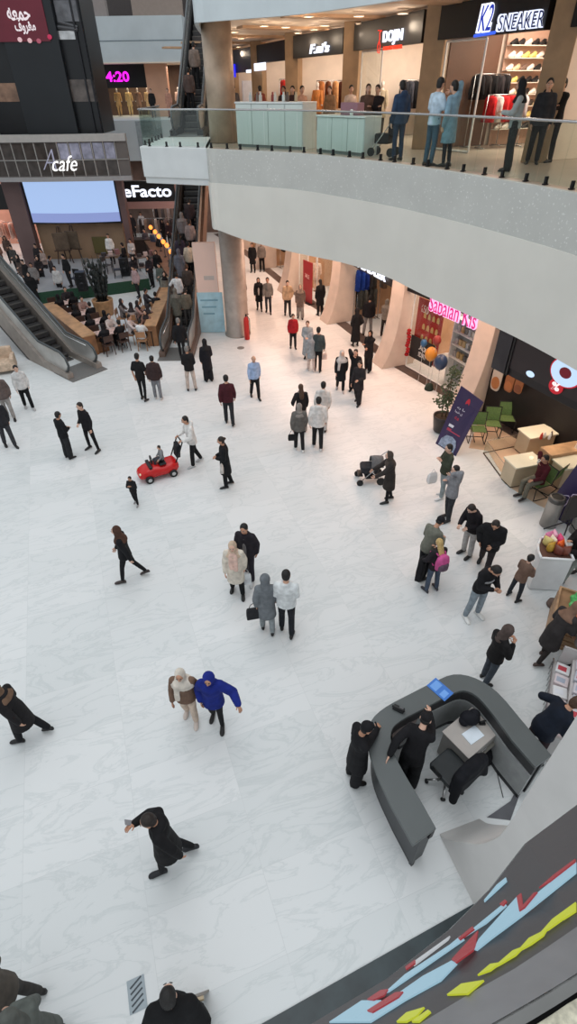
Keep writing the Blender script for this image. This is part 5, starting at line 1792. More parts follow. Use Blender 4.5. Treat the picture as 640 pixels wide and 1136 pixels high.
mb = MB(); mb.box(-.05, -.03, 0, .05, .03, .03); mb.cap((-.03, 0, .05), (.05, .02, .06), .02, .015); o = mb.build('radio_handset', BLK, None, False, .004); o.location = Mx @ Vector((.26, -.02, .731)); tag(o, 'black radio handset at the cabinet edge', 'radio')
c = G(532, 838, .2)
r = empty('black_bag', (c.x, c.y, 0), rad(20), 'black bag on the floor against the inner desk wall', 'bag')
mb = MB(); mb.loft([[(math.cos(2 * math.pi * j / 12) * a_, math.sin(2 * math.pi * j / 12) * b_, z) for j in range(12)] for z, a_, b_ in ((0, .24, .15), (.06, .28, .18), (.22, .26, .16), (.34, .18, .09), (.38, .06, .03))]); mb.build('pouch', cloth((22, 22, 26)), r, True)
mb = MB(); mb.tube([(-.14, 0, .33), (-.08, .03, .46), (.08, .03, .46), (.14, 0, .33)], .012, 6); mb.build('strap', BLK, r, True)
c = G(518, 826, .3)
r = empty('shelf_unit', (c.x + .12, c.y - .16, 0), rad(35), 'low grey shelf unit below the cabinet inside the desk', 'shelf')
for z in (.02, .28, .52):
    mb = MB(); mb.box(-.3, -.12, z, .3, .12, z + .025); mb.build('shelf_board', plain((128, 124, 116)), r)
for s_ in (-1, 1):
    mb = MB(); mb.box(s_ * .3 - .012, -.12, 0, s_ * .3 + .012, .12, .55); mb.build('side_panel', plain((120, 116, 110)), r)


def office_chair(p, rz, label):
    r = empty('office_chair', p, rz, label, 'chair')
    mb = MB(); mb.loft([[(x * .25 * s_, y * .24 * s_, z) for x, y in ((-1, -.8), (-.8, -1), (.8, -1), (1, -.8), (1, .8), (.8, 1), (-.8, 1), (-1, .8))] for z, s_ in ((.44, .92), (.46, 1), (.52, 1), (.54, .94))]); mb.build('seat', mat('leather', (40, 44, 46), .4, 0, 0, .15, 6), r, False, .012)
    mb = MB(); mb.loft([[(x * w, -.24 - .06 * (z - .55) + y * .03, z) for x, y in ((-1, -1), (1, -1), (1, 1), (-1, 1))] for z, w in ((.58, .18), (.75, .24), (1.0, .23), (1.08, .16))]); mb.build('backrest', mat('leather', (40, 44, 46), .4, 0, 0, .15, 6), r, False, .02)
    mb = MB(); mb.tube([(0, 0, .10), (0, 0, .45)], .03, 10); mb.tube([(0, -.1, .43), (0, -.27, .47), (0, -.28, .62)], .02, 6); mb.build('column', DKMET, r, True)
    for k in range(5):
        an = 2 * math.pi * k / 5; v = Vector((math.cos(an), math.sin(an), 0))
        mb = MB(); mb.tube([v * .03 + UZ * .11, v * .30 + UZ * .075], [.025, .018], 6); g = mb.build('base_arm', STEEL, r, True)
        mb = MB(); mb.cap(v * .30 + Vector((-v.y, v.x, 0)) * .012 + UZ * .032, v * .30 - Vector((-v.y, v.x, 0)) * .012 + UZ * .032, .031, .031, 10); mb.build('castor', BLK, g, True)
    for s_ in (-1, 1):
        mb = MB(); mb.tube([(s_ * .2, -.02, .46), (s_ * .30, -.02, .50), (s_ * .30, -.05, .68), (s_ * .30, .14, .69)], .016, 6); mb.build('armrest', BLK, r, True)
    return r


c = G(499, 852, .5)
oc = office_chair((c.x, c.y, 0), rad(35), 'black leather office chair inside the reception desk')
Mx = Matrix.Translation((c.x, c.y, 0)) @ Matrix.Rotation(rad(35), 4, 'Z')
mb = MB()
mb.loft([[(x * w, -.29 + y * t, z) for x, y in ((-1, -1), (0, -1.2), (1, -1), (1, 1), (0, 1.2), (-1, 1))] for z, w, t in ((.50, .30, .07), (.72, .33, .08), (.98, .29, .10), (1.12, .20, .08), (1.16, .10, .05))])
for s_ in (-1, 1):
    mb.cap((s_ * .26, -.3, 1.02), (s_ * .36, -.36, .55), .085, .07)
jk = pending('jacket', mb, [cloth((20, 21, 26))], None, .02, 4); jk.location = Mx.to_translation(); jk.rotation_euler = (0, 0, rad(35))
tag(jk, 'black jacket draped over the backrest of the office chair', 'jacket')
mb = MB(); a_ = G(543, 842); b_ = G(558, 885); mb.tube([a_ + UZ * .008, a_.lerp(b_, .4) + Vector((.04, 0, .008)), b_ + UZ * .008], .007, 5); tag(mb.build('cable', BLK, None, True), 'thin dark cable on the floor inside the desk', 'cable')

# ------------------------------------------------------------------ dark cafe with screen canopy at the right
A = Vector((5.80, 13.95, 0)); B = Vector((7.75, 9.75, 0)); un = (B - A).normalized(); nn = Vector((un.y, -un.x, 0)); nn = nn if nn.x > 0 else -nn
cn = empty('screen_canopy', (A + B) / 2, 0, 'black screen canopy with ring and percent signs above the dark cafe at right', 'canopy')
mb = MB(); D3 = nn * 2.7
mb.hexa([A + UZ * 2.80, B + UZ * 2.80, B + D3 + UZ * 2.80, A + D3 + UZ * 2.80], [p + UZ * 3.95 for p in (A, B, B + D3, A + D3)]); keep(mb.build('casing', mat('canopy_black', (34, 30, 31), .5, 0, 0, .1, 2), None, False, .01), cn)
nf = -nn * .02
mb = MB(); a_ = A + un * .55; mb.extr([a_ + UZ * 3.02 + nf, B + UZ * 3.02 + nf, B + UZ * 3.93 + nf, a_ + UZ * 3.93 + nf], nf); keep(mb.build('screen_face', mat('canopy_screen', (40, 33, 34), .4, 0, .12, .1, 2, ecol=(58, 46, 48))), cn)
mb = MB(); mb.extr([A + UZ * 2.8 + nf, A + un * .5 + UZ * 2.8 + nf, A + un * .5 + UZ * 3.95 + nf, A + UZ * 3.95 + nf], nf * 2); keep(mb.build('end_frame', mat('frame_grey', (58, 56, 60), .35, .3, 0, .2, 3)), cn)
for v in (A + un * .55, ):
    mb = MB(); mb.extr([v + UZ * 2.8 + nf, v + un * .06 + UZ * 2.8 + nf, v + un * .06 + UZ * 3.95 + nf, v + UZ * 3.95 + nf], nf * 2.4); keep(mb.build('frame_post', BLK), cn)


def disc(c, ru, rz_, th, m_, nm, hole=0, tilt=.0):
    mb = MB(); n_ = 28
    if hole:
        rings = []
        for k in range(n_ + 1):
            an = 2 * math.pi * k / n_
            d = un * math.cos(an) * ru + UZ * math.sin(an) * rz_
            rings.append([c + d, c + d * hole, c + d * hole - nn * th, c + d - nn * th])
        mb.loft(rings, False)
    else:
        mb.extr([c + un * math.cos(2 * math.pi * k / n_) * ru + UZ * math.sin(2 * math.pi * k / n_) * rz_ for k in range(n_)], -nn * th)
    return keep(mb.build(nm, m_), cn)


c = VP(A, B, 630, 413) - nn * .05
disc(c, .47, .36, .02, glow((200, 30, 50), .9), 'ring_edge')
disc(c - nn * .021, .43, .33, .012, glow((196, 222, 250), 1.1), 'ring_disc')
disc(c - nn * .034, .17, .13, .01, glow((120, 20, 36), .7), 'ring_centre')
c = VP(A, B, 619, 428) - nn * .06
disc(c, .21, .19, .02, glow((196, 32, 46), .9), 'percent_badge')
letters('%', c - nn * .022, un, UZ, .24, .2, glow((250, 235, 235), 1.2), cn, .01, bold=.04)
c = VP(A, B, 590, 414.5) - nn * .05
disc(c, .13, .075, .02, glow((200, 225, 250), 1.2), 'logo_oval')
# dark inside, posters, dim people wall
m = MB(); q = A + D3 * .98; m.hexa([q + UZ * 0, B + D3 * .98, B + D3, A + D3], [p + UZ * 2.8 for p in (q, B + D3 * .98, B + D3, A + D3)])
CB_ = mat('cafe_black', (28, 22, 20), .6, 0, 0, .3, 2)
struct(m.build('wall_cafe', CB_))
m = MB(); q0 = SFV[6] + U_ * .44 + OUT * .05; q1 = SFV[7] + OUT * .05; m.hexa([q0, q1, q1 - OUT * .06, q0 - OUT * .06], [v + UZ * 3.96 for v in (q0, q1, q1 - OUT * .06, q0 - OUT * .06)])
0 and m.hexa([q0, q0 + OUT * 1.1, q0 + OUT * 1.1 + U_ * .06, q0 + U_ * .06], [v + UZ * 2.8 for v in (q0, q0 + OUT * 1.1, q0 + OUT * 1.1 + U_ * .06, q0 + U_ * .06)])
struct(m.build('wall_cafe_shade', CB_))  # black wall added so that the shaded cafe inside reads dark
for k, (x, y, w, h, c1_, c2_) in enumerate(((552, 418, .42, .95, (196, 180, 164), (176, 110, 60)), (566, 423, .36, .7, (150, 92, 52), (170, 104, 58)), (576, 427, .32, .55, (140, 86, 50), (120, 70, 44)))):
    p = VP(A + nn * 1.9, B + nn * 1.9, x, y)
    r = empty('menu_poster', p, 0, ['long cream and orange menu poster hanging in the dark cafe', 'brown rounded menu poster, middle of the three in the dark cafe', 'smallest brown menu poster, rightmost of the three in the dark cafe'][k], 'poster')
    mb = MB(); mb.extr([p + un * math.copysign(min(abs(math.cos(t_)) ** .5, 1), math.cos(t_)) * w / 2 + UZ * math.copysign(abs(math.sin(t_)) ** .5, math.sin(t_)) * h / 2 for t_ in [2 * math.pi * j / 24 for j in range(24)]], -nn * .03); keep(mb.build('panel', plain(c1_)), r)
    mb = MB(); mb.extr([p - nn * .032 + un * math.cos(t_) * w * .42 + UZ * (math.sin(t_) * h * .22 - h * .22) for t_ in [2 * math.pi * j / 20 for j in range(20)]], -nn * .008); keep(mb.build('picture', plain(c2_)), r)
    mb = MB(); mb.tube([p + UZ * h * .5, p + UZ * (2.8 - p.z)], .01, 5); keep(mb.build('cord', BLK), r)


def mesh_chair(p, rz, label, group=None):
    r = empty('green_chair', p, rz, label, 'chair', group)
    gm = mat('green_mesh', (96, 122, 70), .7, 0, 0, .2, 30)
    mb = MB(); mb.loft([[(x * .23, y, z) for x, z in ((-1, z0), (1, z0), (1, z0 + .02), (-1, z0 + .02))] for y, z0 in ((.24, .45), (.0, .435), (-.2, .44))]); mb.build('seat', gm, r, False, .008)
    mb = MB(); mb.loft([[(x * .23, yy + d, z) for x, d in ((-1, 0), (1, 0), (1, -.02), (-1, -.02))] for z, yy in ((.46, -.21), (.65, -.24), (.88, -.30))]); mb.build('backrest', gm, r, False, .008)
    for s_ in (-1, 1):
        mb = MB(); mb.tube([(s_ * .25, -.31, .90), (s_ * .25, -.23, .46), (s_ * .25, .22, .45), (s_ * .25, .27, .40), (s_ * .25, .24, .03), (s_ * .25, .18, .014), (s_ * .25, -.24, .014)], .014, 6); mb.build('frame', BLK, r, True)
    mb = MB(); mb.tube([(-.25, -.24, .014), (.25, -.24, .014)], .014, 6); mb.tube([(-.25, -.31, .89), (.25, -.31, .89)], .014, 6); mb.build('crossbar', BLK, r, True)
    return r


for k, (x, y) in enumerate(((527, 489), (543, 483), (558, 477))):
    p = G(x, y); mesh_chair(p, rad(172), ['green mesh chair nearest the purple poster stand', 'middle green mesh chair of the row of three', 'green mesh chair at the far end of the row of three'][k], 'row of green chairs')
mesh_chair(G(632, 497), rad(60), 'green mesh chair at the right edge beside the cream tables')
mesh_chair(G(604, 542), rad(40), 'green mesh chair just behind the seated man in maroon')
# tables: box pedestals with pale tops
CT = mat('cream_table', (226, 218, 196), .35, 0, 0, .05, 2)


def box_table(x, y, w, d, rz, label):
    p = G(x, y, .74)
    r = empty('cream_table', (p.x, p.y, 0), rz, label, 'table')
    mb = MB(); mb.box(-w / 2, -d / 2, .69, w / 2, d / 2, .74); mb.build('tabletop', CT, r, False, .01)
    mb = MB(); mb.box(-w / 2 + .04, -d / 2 + .05, .05, w / 2 - .04, d / 2 - .05, .69); mb.build('base', mat('cream_base', (196, 178, 150), .5, 0, 0, .08, 2), r, False, .01)
    mb = MB(); mb.box(-w / 2 + .07, -d / 2 + .08, 0, w / 2 - .07, d / 2 - .08, .05); mb.build('plinth', DKMET, r)
    return p


t1 = box_table(582, 510, .95, .62, rad(15), 'cream cafe table behind the seated man in maroon')
t2 = box_table(597, 478, 1.0, .65, rad(15), 'cream cafe table farther back under the dark canopy')
t3 = box_table(633, 512, .8, .6, rad(15), 'cream cafe table at the right picture edge')
for k, (dx, dy, c) in enumerate(((-.12, .0, (190, 60, 44)), (.0, .06, (225, 220, 214)), (.12, -.02, (226, 222, 216)), (.2, .08, (70, 50, 44)))):
    mb = MB(); mb.lathe([(.035, 0), (.045, .02), (.04, .14), (.02, .18), (.02, .21)], (0, 0, 0), 12); o = mb.build('bottle', plain(c, .3), None, True); pp = G(604, 487, .74); o.location = (pp.x + dx, pp.y + dy, .741)
    tag(o, ['red sauce bottle on the far cream table', 'white bottle beside the red one on the far cream table', 'white bottle, right of the pair on the far cream table', 'dark bottle at the end of the far cream table'][k], 'bottle')
mb = MB(); mb.lathe([(.05, 0), (.06, .05), (.05, .06), (.02, .03)], (0, 0, 0), 12); o = mb.build('tealight_glass', glow((255, 240, 205), 1.2), None, True); o.location = (t1.x + .2, t1.y + .05, .741); tag(o, 'small shining glass on the near cream table', 'candle')
# low counter behind and glass screens
mb = MB(); p = G(612, 535); mb.cbox((p.x + .45, p.y + .55, .42), (1.5, .5, .84), rad(15)); tag(mb.build('wood_counter', wood((176, 140, 106), 3), None, False, .015), 'low wooden counter right of the seated man', 'counter')
for k, (pa, pb, lab) in enumerate(((G(536, 503), G(561, 537), 'low glass screen standing at the edge of the cafe seating'), (G(536, 503), G(590, 492), 'low glass screen along the rear of the seated area'))):
    r = empty('glass_screen', pa, 0, lab, 'glass screen')
    d = (pb - pa).normalized(); n_ = Vector((-d.y, d.x, 0)) * .006
    mb = MB(); mb.hexa([pa - n_ + UZ * .03, pb - n_ + UZ * .03, pb + n_ + UZ * .03, pa + n_ + UZ * .03], [p + UZ * .45 for p in (pa - n_, pb - n_, pb + n_, pa + n_)]); keep(mb.build('pane', CLEAR), r)
    mb = MB(); mb.tube([pa + UZ * .02, pb + UZ * .02], .02, 4); keep(mb.build('base_rail', mat('bronze', (96, 78, 62), .4, .5), None), r)
    mb = MB(); mb.tube([pa + UZ * .46, pb + UZ * .46], .010, 4); keep(mb.build('top_rail', STEEL, None), r)
m = MB(); a_, b_ = G(520, 487), G(640, 590)
CAFEF = mat('cafe_floor', (205, 176, 150), .3, 0, 0, .06, 1)
q = [G(541, 500), G(566, 541), G(596, 560), Vector((8.5, 9.5, 0)), Vector((11, 11, 0)), Vector((9.2, 15.0, 0)), Vector((7.0, 16.8, 0)), G(520, 497)]
m.prism([(p.x, p.y) for p in q], .0, .008); struct(m.build('floor_cafe', CAFEF))
# light lamp in the cafe
area('cafe_lamp', (7.6, 13.2, 2.75), 1.2, 1.2, 55, (1, .82, .62), (0, 0, RZ))

# purple poster stands
PUR = mat('poster_purple', (52, 42, 78), .45, 0, 0, .12, 1)


def poster_stand(b1, b2, t1_, t2_, label, art):
    r = empty('poster_stand', (b1 + b2) / 2, 0, label, 'poster')
    ex = (b2 - b1).normalized(); ey = ((t1_ + t2_) / 2 - (b1 + b2) / 2); H_ = ey.length; ey.normalize(); nz = ex.cross(ey).normalized()
    if nz.y > 0: nz = -nz
    mb = MB(); mb.extr([b1, b2, t2_, t1_], -nz * .03); keep(mb.build('panel', PUR), r)
    mid_ = (b1 + b2) / 2; Wd = (b2 - b1).length
    Q = lambda u, v: mid_ + ex * (u * Wd) + ey * (v * H_) + nz * .004
    if art == 1:
        mb = MB(); mb.extr([Q(u, v) for u, v in ((-.38, .02), (.36, .02), (.36, .13), (.25, .22), (.05, .25), (-.2, .23), (-.36, .14))], nz * .004); keep(mb.build('food_picture', mat('food', (140, 152, 172), .6, 0, 0, .4, 12)), r)
        for v, c, w in ((.33, (170, 60, 84), .62), (.40, (214, 212, 222), .62)):
            mb = MB(); mb.extr([Q(u, vv) for u, vv in ((-w / 2, v - .022), (w / 2, v - .022), (w / 2, v + .022), (-w / 2, v + .022))], nz * .004); keep(mb.build('text_band', plain(c)), r)
        letters('\uFEEA\uFECC\uFEE4\uFE9F', Q(.0, .54), ex, ey, Wd * .42, H_ * .07, plain((190, 56, 70)), r, .004)
        letters('\uFE8E\uFEE4\uFEB7 \uFEEF\uFEAE\uFE98\uFEB8\uFEE3', Q(.0, .64), ex, ey, Wd * .62, H_ * .05, plain((222, 220, 230)), r, .004)
        letters('\uFEEA\uFE91 \uFE8E\uFEE3 \uFE8E\uFE91', Q(.0, .71), ex, ey, Wd * .6, H_ * .045, plain((222, 220, 230)), r, .004)
        mb = MB(); c = Q(.02, .86)
        mb.extr([c + ex * x * Wd + ey * y * H_ for x, y in ((-.08, -.05), (.02, -.02), (.08, -.05), (.08, .0), (.03, .05), (-.03, .05), (-.08, .0))], nz * .004); keep(mb.build('emblem', plain((196, 48, 62))), r)
    else:
        for u0, v0 in ((-.15, .36), (.12, .46)):
            mb = MB(); pts = [Q(u0 + x, v0 + y) for x, y in ((-.16, -.09), (.12, -.11), (.16, .06), (.04, .11), (-.14, .07), (-.16, -.09))]; mb.tube(pts, .014, 5); keep(mb.build('outline_mark', plain((214, 196, 220)), None, True), r)
        letters('%', Q(.12, .66), ex, ey, Wd * .25, H_ * .07, plain((205, 50, 60)), r, .004)
    mb = MB(); back_ = mid_ - nz * .02
    top_ = (t1_ + t2_) / 2
    foot = Vector((top_.x, top_.y, 0)) + Vector((top_.x - mid_.x, top_.y - mid_.y, 0)) * .5 - Vector((nz.x, nz.y, 0)) * .35
    mb.tube([mid_.lerp(top_, .8) - nz * .035, foot + UZ * .015], .015, 6); mb.tube([b1 - nz * .035 + UZ * .012, b2 - nz * .035 + UZ * .012], .012, 6); keep(mb.build('stand', DKMET, None, True), r)
    return r


poster_stand(G(483, 492), G(505, 506), G(511.5, 428, 1.85), G(536, 446, 1.85), 'leaning purple poster stand with white text rows beside the potted tree', 1)
b1 = G(603, 567); t1_ = G(640, 515, 1.75); off = Vector((.42, -.62, 0))
poster_stand(b1, b1 + off, t1_, t1_ + off, 'purple poster stand with outlined marks behind the grey bin at right', 2)

# potted tree by the shop
c = G(489, 478)
r = empty('potted_tree', c, 0, 'leafy green tree in a dark round pot by the pink sign shop', 'plant')
mb = MB(); mb.lathe([(.20, 0), (.26, .04), (.33, .5), (.34, .58), (.30, .58), (.29, .5)], (0, 0, 0), 22); mb.build('pot', plain((52, 46, 44), .4), r, True)
mb = MB(); mb.lathe([(.29, .50), (.05, .53)], (0, 0, 0), 16); mb.build('soil', cloth((70, 58, 46)), r)
for q in (-.06, .06):
    mb = MB(); mb.tube([(q, 0, .5), (q * 1.4, .02, .9), (q * .5 + .02, .05, 1.5), (.06, .08, 2.15)], [.022, .02, .018, .01], 6); mb.build('trunk', wood((110, 92, 70), 8), r, True)
mb = MB()
for k in range(330):
    bl = random.choice(((0, 0, 1.0, .36, .22), (.08, .08, 1.5, .30, .28), (.12, .1, 2.0, .26, .3), (-.12, 0, 1.1, .28, .2), (.05, .0, 1.25, .3, .2)))
    v = Vector((random.gauss(0, 1), random.gauss(0, 1), random.gauss(0, 1))).normalized() * random.random() ** .5
    p = Vector((bl[0] + v.x * bl[3], bl[1] + v.y * bl[3], bl[2] + v.z * bl[4]))
    d = Vector((random.uniform(-1, 1), random.uniform(-1, 1), random.uniform(-.6, .5))).normalized(); s_ = d.orthogonal().normalized()
    L_ = .11; w_ = .035
    mb.add([p, p + d * L_ * .5 + s_ * w_ + UZ * .008, p + d * L_, p + d * L_ * .5 - s_ * w_ + UZ * .008, p + d * L_ * .5 - UZ * .004], [(0, 1, 4), (1, 2, 4), (2, 3, 4), (3, 0, 4), (0, 3, 2, 1)])
mb.build('foliage', mat('foliage', (62, 76, 50), .6, 0, 0, .4, 9), r)

# bins
for k, (x, y, lab) in enumerate(((607, 582, 'grey cylindrical steel bin with dark mouth beside the purple poster'), (640, 590, 'grey steel bin at the right picture edge behind the tripod'))):
    c = G(x, y); r = empty('waste_bin', c, 0, lab, 'bin')
    mb = MB(); mb.lathe([(.20, 0), (.20, .86), (.195, .90)], (0, 0, 0), 24); mb.build('body', mat('bin_steel', (170, 165, 160), .35, .6, 0, .1, 3), r, True)
    mb = MB(); mb.lathe([(.205, .80), (.205, .90), (.15, .93), (.14, .90), (.14, .80)], (0, 0, 0), 24); mb.build('lid_ring', mat('bin_rim', (96, 94, 92), .35, .6), r, True)
    mb = MB(); mb.lathe([(.14, .905), (.02, .9)], (0, 0, 0), 24); mb.build('mouth', plain((14, 14, 14)), r)
# tripod with black panel
c = G(622, 600); r = empty('tripod_stand', c, rad(20), 'black tripod stand with dark panel beside the grey bin', 'tripod')
for an in (100, 220, 340):
    v = Vector((math.cos(rad(an)), math.sin(rad(an)), 0)); mb = MB(); mb.tube([v * .52 + UZ * .015, v * .04 + UZ * .62], .017, 6); mb.build('leg', BLK, r, True)
mb = MB(); mb.tube([(0, 0, .5), (0, 0, 1.1)], .02, 8); mb.build('pole', BLK, r, True)
mb = MB(); mb.box(-.28, -.04, .75, .30, .04, 1.45); mb.build('panel', mat('panel_dark', (40, 34, 34), .5), r, False, .01)

# candy kiosk
q = [G(588, 655), G(622, 655)]
c = (q[0] + q[1]) / 2
k_ = empty('candy_stand', (c.x + .0, c.y + .34, 0), rad(-6), 'white stand with rounded front filled with bright packets', 'stand')
mb = MB(); poly = [(-.36, -.42), (.36, -.42), (.36, .5)] + [(.36 - .72 * math.sin(t_ * math.pi / 2) ** .9, .5 - .92 * (1 - math.cos(t_ * math.pi / 2)) ** 1.2 if t_ > 0 else .5) for t_ in (0.25, .5, .75, .95)]
poly = [(-.34, -.34), (.34, -.34), (.34, .42), (.05, .42), (-.17, .32), (-.29, .10), (-.34, -.1)]
mb.prism(poly, 0.02, .98); mb.build('body', plain((218, 218, 218), .4), k_, False, .01)
mb = MB()
for (x0, y0), (x1, y1) in zip(poly, poly[1:] + poly[:1]):
    mb.tube([(x0, y0, 1.0), (x1, y1, 1.0)], .028, 6)
mb.build('rim', plain((235, 235, 235), .3), k_, True)
mb = MB(); mb.prism([(x * .92, y * .92) for x, y in poly], .98, .985); mb.build('tray', plain((90, 60, 50)), k_)
Mx = Matrix.Translation(k_.location) @ Matrix.Rotation(rad(-6), 4, 'Z')
pk = [((-.05, .38), (220, 130, 170), 'pink packet at the far end of the white stand'), ((.12, .42), (225, 170, 190), 'pale pink packet beside the pink one on the stand'), ((.22, .25), (214, 70, 120), 'magenta packet in the middle of the white stand'),
      ((-.12, .15), (210, 190, 120), 'yellowish packet at the left side of the stand'), ((.02, .18), (230, 215, 190), 'cream packet in the middle of the stand'), ((.16, .02), (226, 96, 40), 'large orange packet on the right of the stand'),
      ((-.1, -.08), (190, 150, 60), 'mustard packet at the left front of the stand'), ((.05, -.2), (110, 56, 44), 'dark red packet at the front of the stand'), ((.24, -.2), (120, 66, 52), 'brown packet at the right front corner of the stand')]
for (x, y), c_, lab in pk:
    mb = MB(); mb.loft([[(math.cos(2 * math.pi * j / 10) * a_, math.sin(2 * math.pi * j / 10) * b_, z) for j in range(10)] for z, a_, b_ in ((0, .08, .06), (.05, .11, .08), (.16, .10, .07), (.22, .11, .012))])
    o = mb.build('packet', plain(c_, .35), None, True); o.location = Mx @ Vector((x * .85, y * .78, .987)); o.rotation_euler = (0, 0, random.uniform(0, 3)); tag(o, lab, 'packet')

# produce stall and packaged goods along the right edge
p = G(628, 690, .8)
r = empty('produce_stall', (p.x + .62, p.y + .25, 0), rad(-30), 'wooden produce stall with green and orange net bags at the right edge', 'stall')
mb = MB(); mb.box(-.62, -.5, .60, .62, .5, .66); mb.build('table_board', wood((150, 116, 86), 4), r)
for k in range(4):
    mb = MB(); mb.box(-.64, -.52, .02 + k * .15, -.60, .52, .13 + k * .15); mb.box(-.64, -.54, .02 + k * .15, .62, -.50, .13 + k * .15); mb.build('slat', wood((164, 130, 98), 4), r)
for sx in (-1, 1):
    for sy in (-1, 1):
        mb = MB(); mb.box(sx * .58 - .03, sy * .46 - .03, 0, sx * .58 + .03, sy * .46 + .03, .60); mb.build('leg', wood((130, 98, 72), 4), r)
mb = MB(); mb.box(-.64, -.52, .66, .64, -.48, .73); mb.box(-.64, .48, .66, .64, .52, .73); mb.box(-.64, -.48, .66, -.60, .48, .73); mb.box(.60, -.48, .66, .64, .48, .73); mb.build('tray_side', wood((170, 136, 104), 4), r)
Mx = Matrix.Translation(r.location) @ Matrix.Rotation(rad(-30), 4, 'Z')
nb = [((-.32, .26), (84, 170, 96), 'green net bag nearest the candy stand'), ((-.02, .28), (70, 160, 84), 'green net bag in the far row of the produce stall'), ((-.3, -.02), (92, 176, 104), 'green net bag in the left middle of the produce stall'), ((.0, .02), (80, 168, 90), 'green net bag in the centre of the produce stall'), ((.3, .2), (78, 160, 88), 'green net bag at the right rear of the produce stall'),
      ((-.2, -.3), (226, 104, 50), 'orange net bag at the left front of the produce stall'), ((.1, -.3), (220, 96, 46), 'orange net bag at the front middle of the produce stall'), ((.36, -.22), (230, 112, 60), 'orange net bag at the right front of the produce stall')]
for (x, y), c_, lab in nb:
    mb = MB()
    for j in range(7):
        mb.ell((random.uniform(-.07, .07), random.uniform(-.07, .07), .07 + .05 * (j % 3)), (.075, .075, .07), None, 10, 7)
    mb.cap((0, 0, .2), (.02, .02, .30), .05, .015)
    o = pending('net_bag', mb, [mat('net', c_, .6, 0, 0, .3, 40, .2)], None, .015, 1); o.location = Mx @ Vector((x, y, .662)); tag(o, lab, 'net bag')
mb = MB(); p = G(612, 672); mb.lathe([(.10, 0), (.13, .04), (.11, .15), (.03, .2)], (p.x, p.y, 0), 14); tag(mb.build('brown_sack', cloth((110, 92, 84)), None, True), 'small brown sack on the floor before the produce stall', 'sack')

r = empty('goods_rack', G(636, 775, .6) * 1, 0, 'pale display rack of packaged goods at the right edge', 'rack'); pr_ = G(640, 772, .7)
r.location = (pr_.x + .22, pr_.y - .12, 0); r.rotation_euler = (0, 0, rad(-28))
for k in range(3):
    mb = MB(); mb.box(-.60 + k * .27, -1.0, .22 + k * .26, .42, 1.0, .245 + k * .26); mb.build('shelf_board', plain((196, 190, 188), .4), r)
for sy in (-1, 1):
    mb = MB(); mb.box(-.55, sy * .98 - .02, 0, .42, sy * .98 + .02, .75); mb.build('side_panel', plain((190, 186, 184), .4), r)
mb = MB()
for j in range(14):
    mb.tube([(-.62, -.95 + j * .146, .03), (-.62, -.95 + j * .146, .30)], .012, 4)
mb.tube([(-.62, -1, .3), (-.62, 1, .3)], .014, 4); mb.build('wire_front', STEEL, r)
Mx = Matrix.Translation(r.location) @ Matrix.Rotation(rad(-28), 4, 'Z')
for k in range(7):
    for j in range(3):
        mb = MB(); mb.box(-.12, -.115, 0, .12, .115, .09); o = mb.build('goods_box', plain(((228, 226, 226), (206, 200, 205), (220, 205, 206), (190, 192, 200))[(k * 2 + j) % 4], .4), None, False, .008)
        mb = MB(); mb.box(-.09, -.06, .09, .06, .05, .092); mb.build('lid_label', plain(((190, 70, 80), (225, 225, 230), (170, 176, 190))[(k + j) % 3]), o)
        o.location = Mx @ Vector((-.44 + j * .27, -.85 + k * .275, .246 + .26 * j)); o.rotation_euler = (0, 0, rad(-28) + random.uniform(-.1, .1)); tag(o, 'pale packaged box on the goods rack at the right edge', 'box', 'packaged boxes on the goods rack')
p = G(625, 823, .3); r = empty('carton', (p.x + .05, p.y - .05, 0), rad(-20), 'pale open carton on the floor at the end of the goods rack', 'carton')
mb = MB(); mb.box(-.2, -.15, 0, .2, .15, .02); mb.box(-.2, -.15, .02, -.185, .15, .3); mb.box(.185, -.15, .02, .2, .15, .3); mb.box(-.185, -.15, .02, .185, -.135, .3); mb.box(-.185, .135, .02, .185, .15, .3); mb.build('tray', plain((205, 192, 184)), r)
mb = MB(); mb.box(-.17, -.12, .1, .17, .12, .24); mb.build('contents', mat('contents', (150, 96, 90), .6, 0, 0, .5, 14), r)

# a-board edges at the bottom of the picture
p = G(212, 1130, .9)
r = empty('folding_board', (p.x - .1, p.y - .1, 0), rad(15), 'pale folding board seen from above at the bottom edge', 'board')
mb = MB(); mb.extr([(-.28, 0, 0), (.28, 0, 0), (.28, .18, .95), (-.28, .18, .95)], (0, -.02, 0)); mb.build('front_panel', plain((176, 180, 180)), r)
mb = MB(); mb.extr([(-.28, .40, 0), (.28, .40, 0), (.28, .21, .95), (-.28, .21, .95)], (0, .02, 0)); mb.build('rear_panel', plain((120, 110, 100)), r)
mb = MB(); mb.tube([(-.29, .195, .96), (.29, .195, .96)], .022, 6); mb.build('hinge', plain((190, 170, 140)), r)
# ------------------------------------------------------------------ people on the marble floor
BK, BKB, GY, DG = (24, 24, 27), (30, 28, 30), (128, 128, 126), (66, 68, 70)


def pp(x, y, rot, label, top, bottom, **kw):
    return person(G(x, y), rot, label, top, bottom, **kw)


WT = (222, 222, 218)
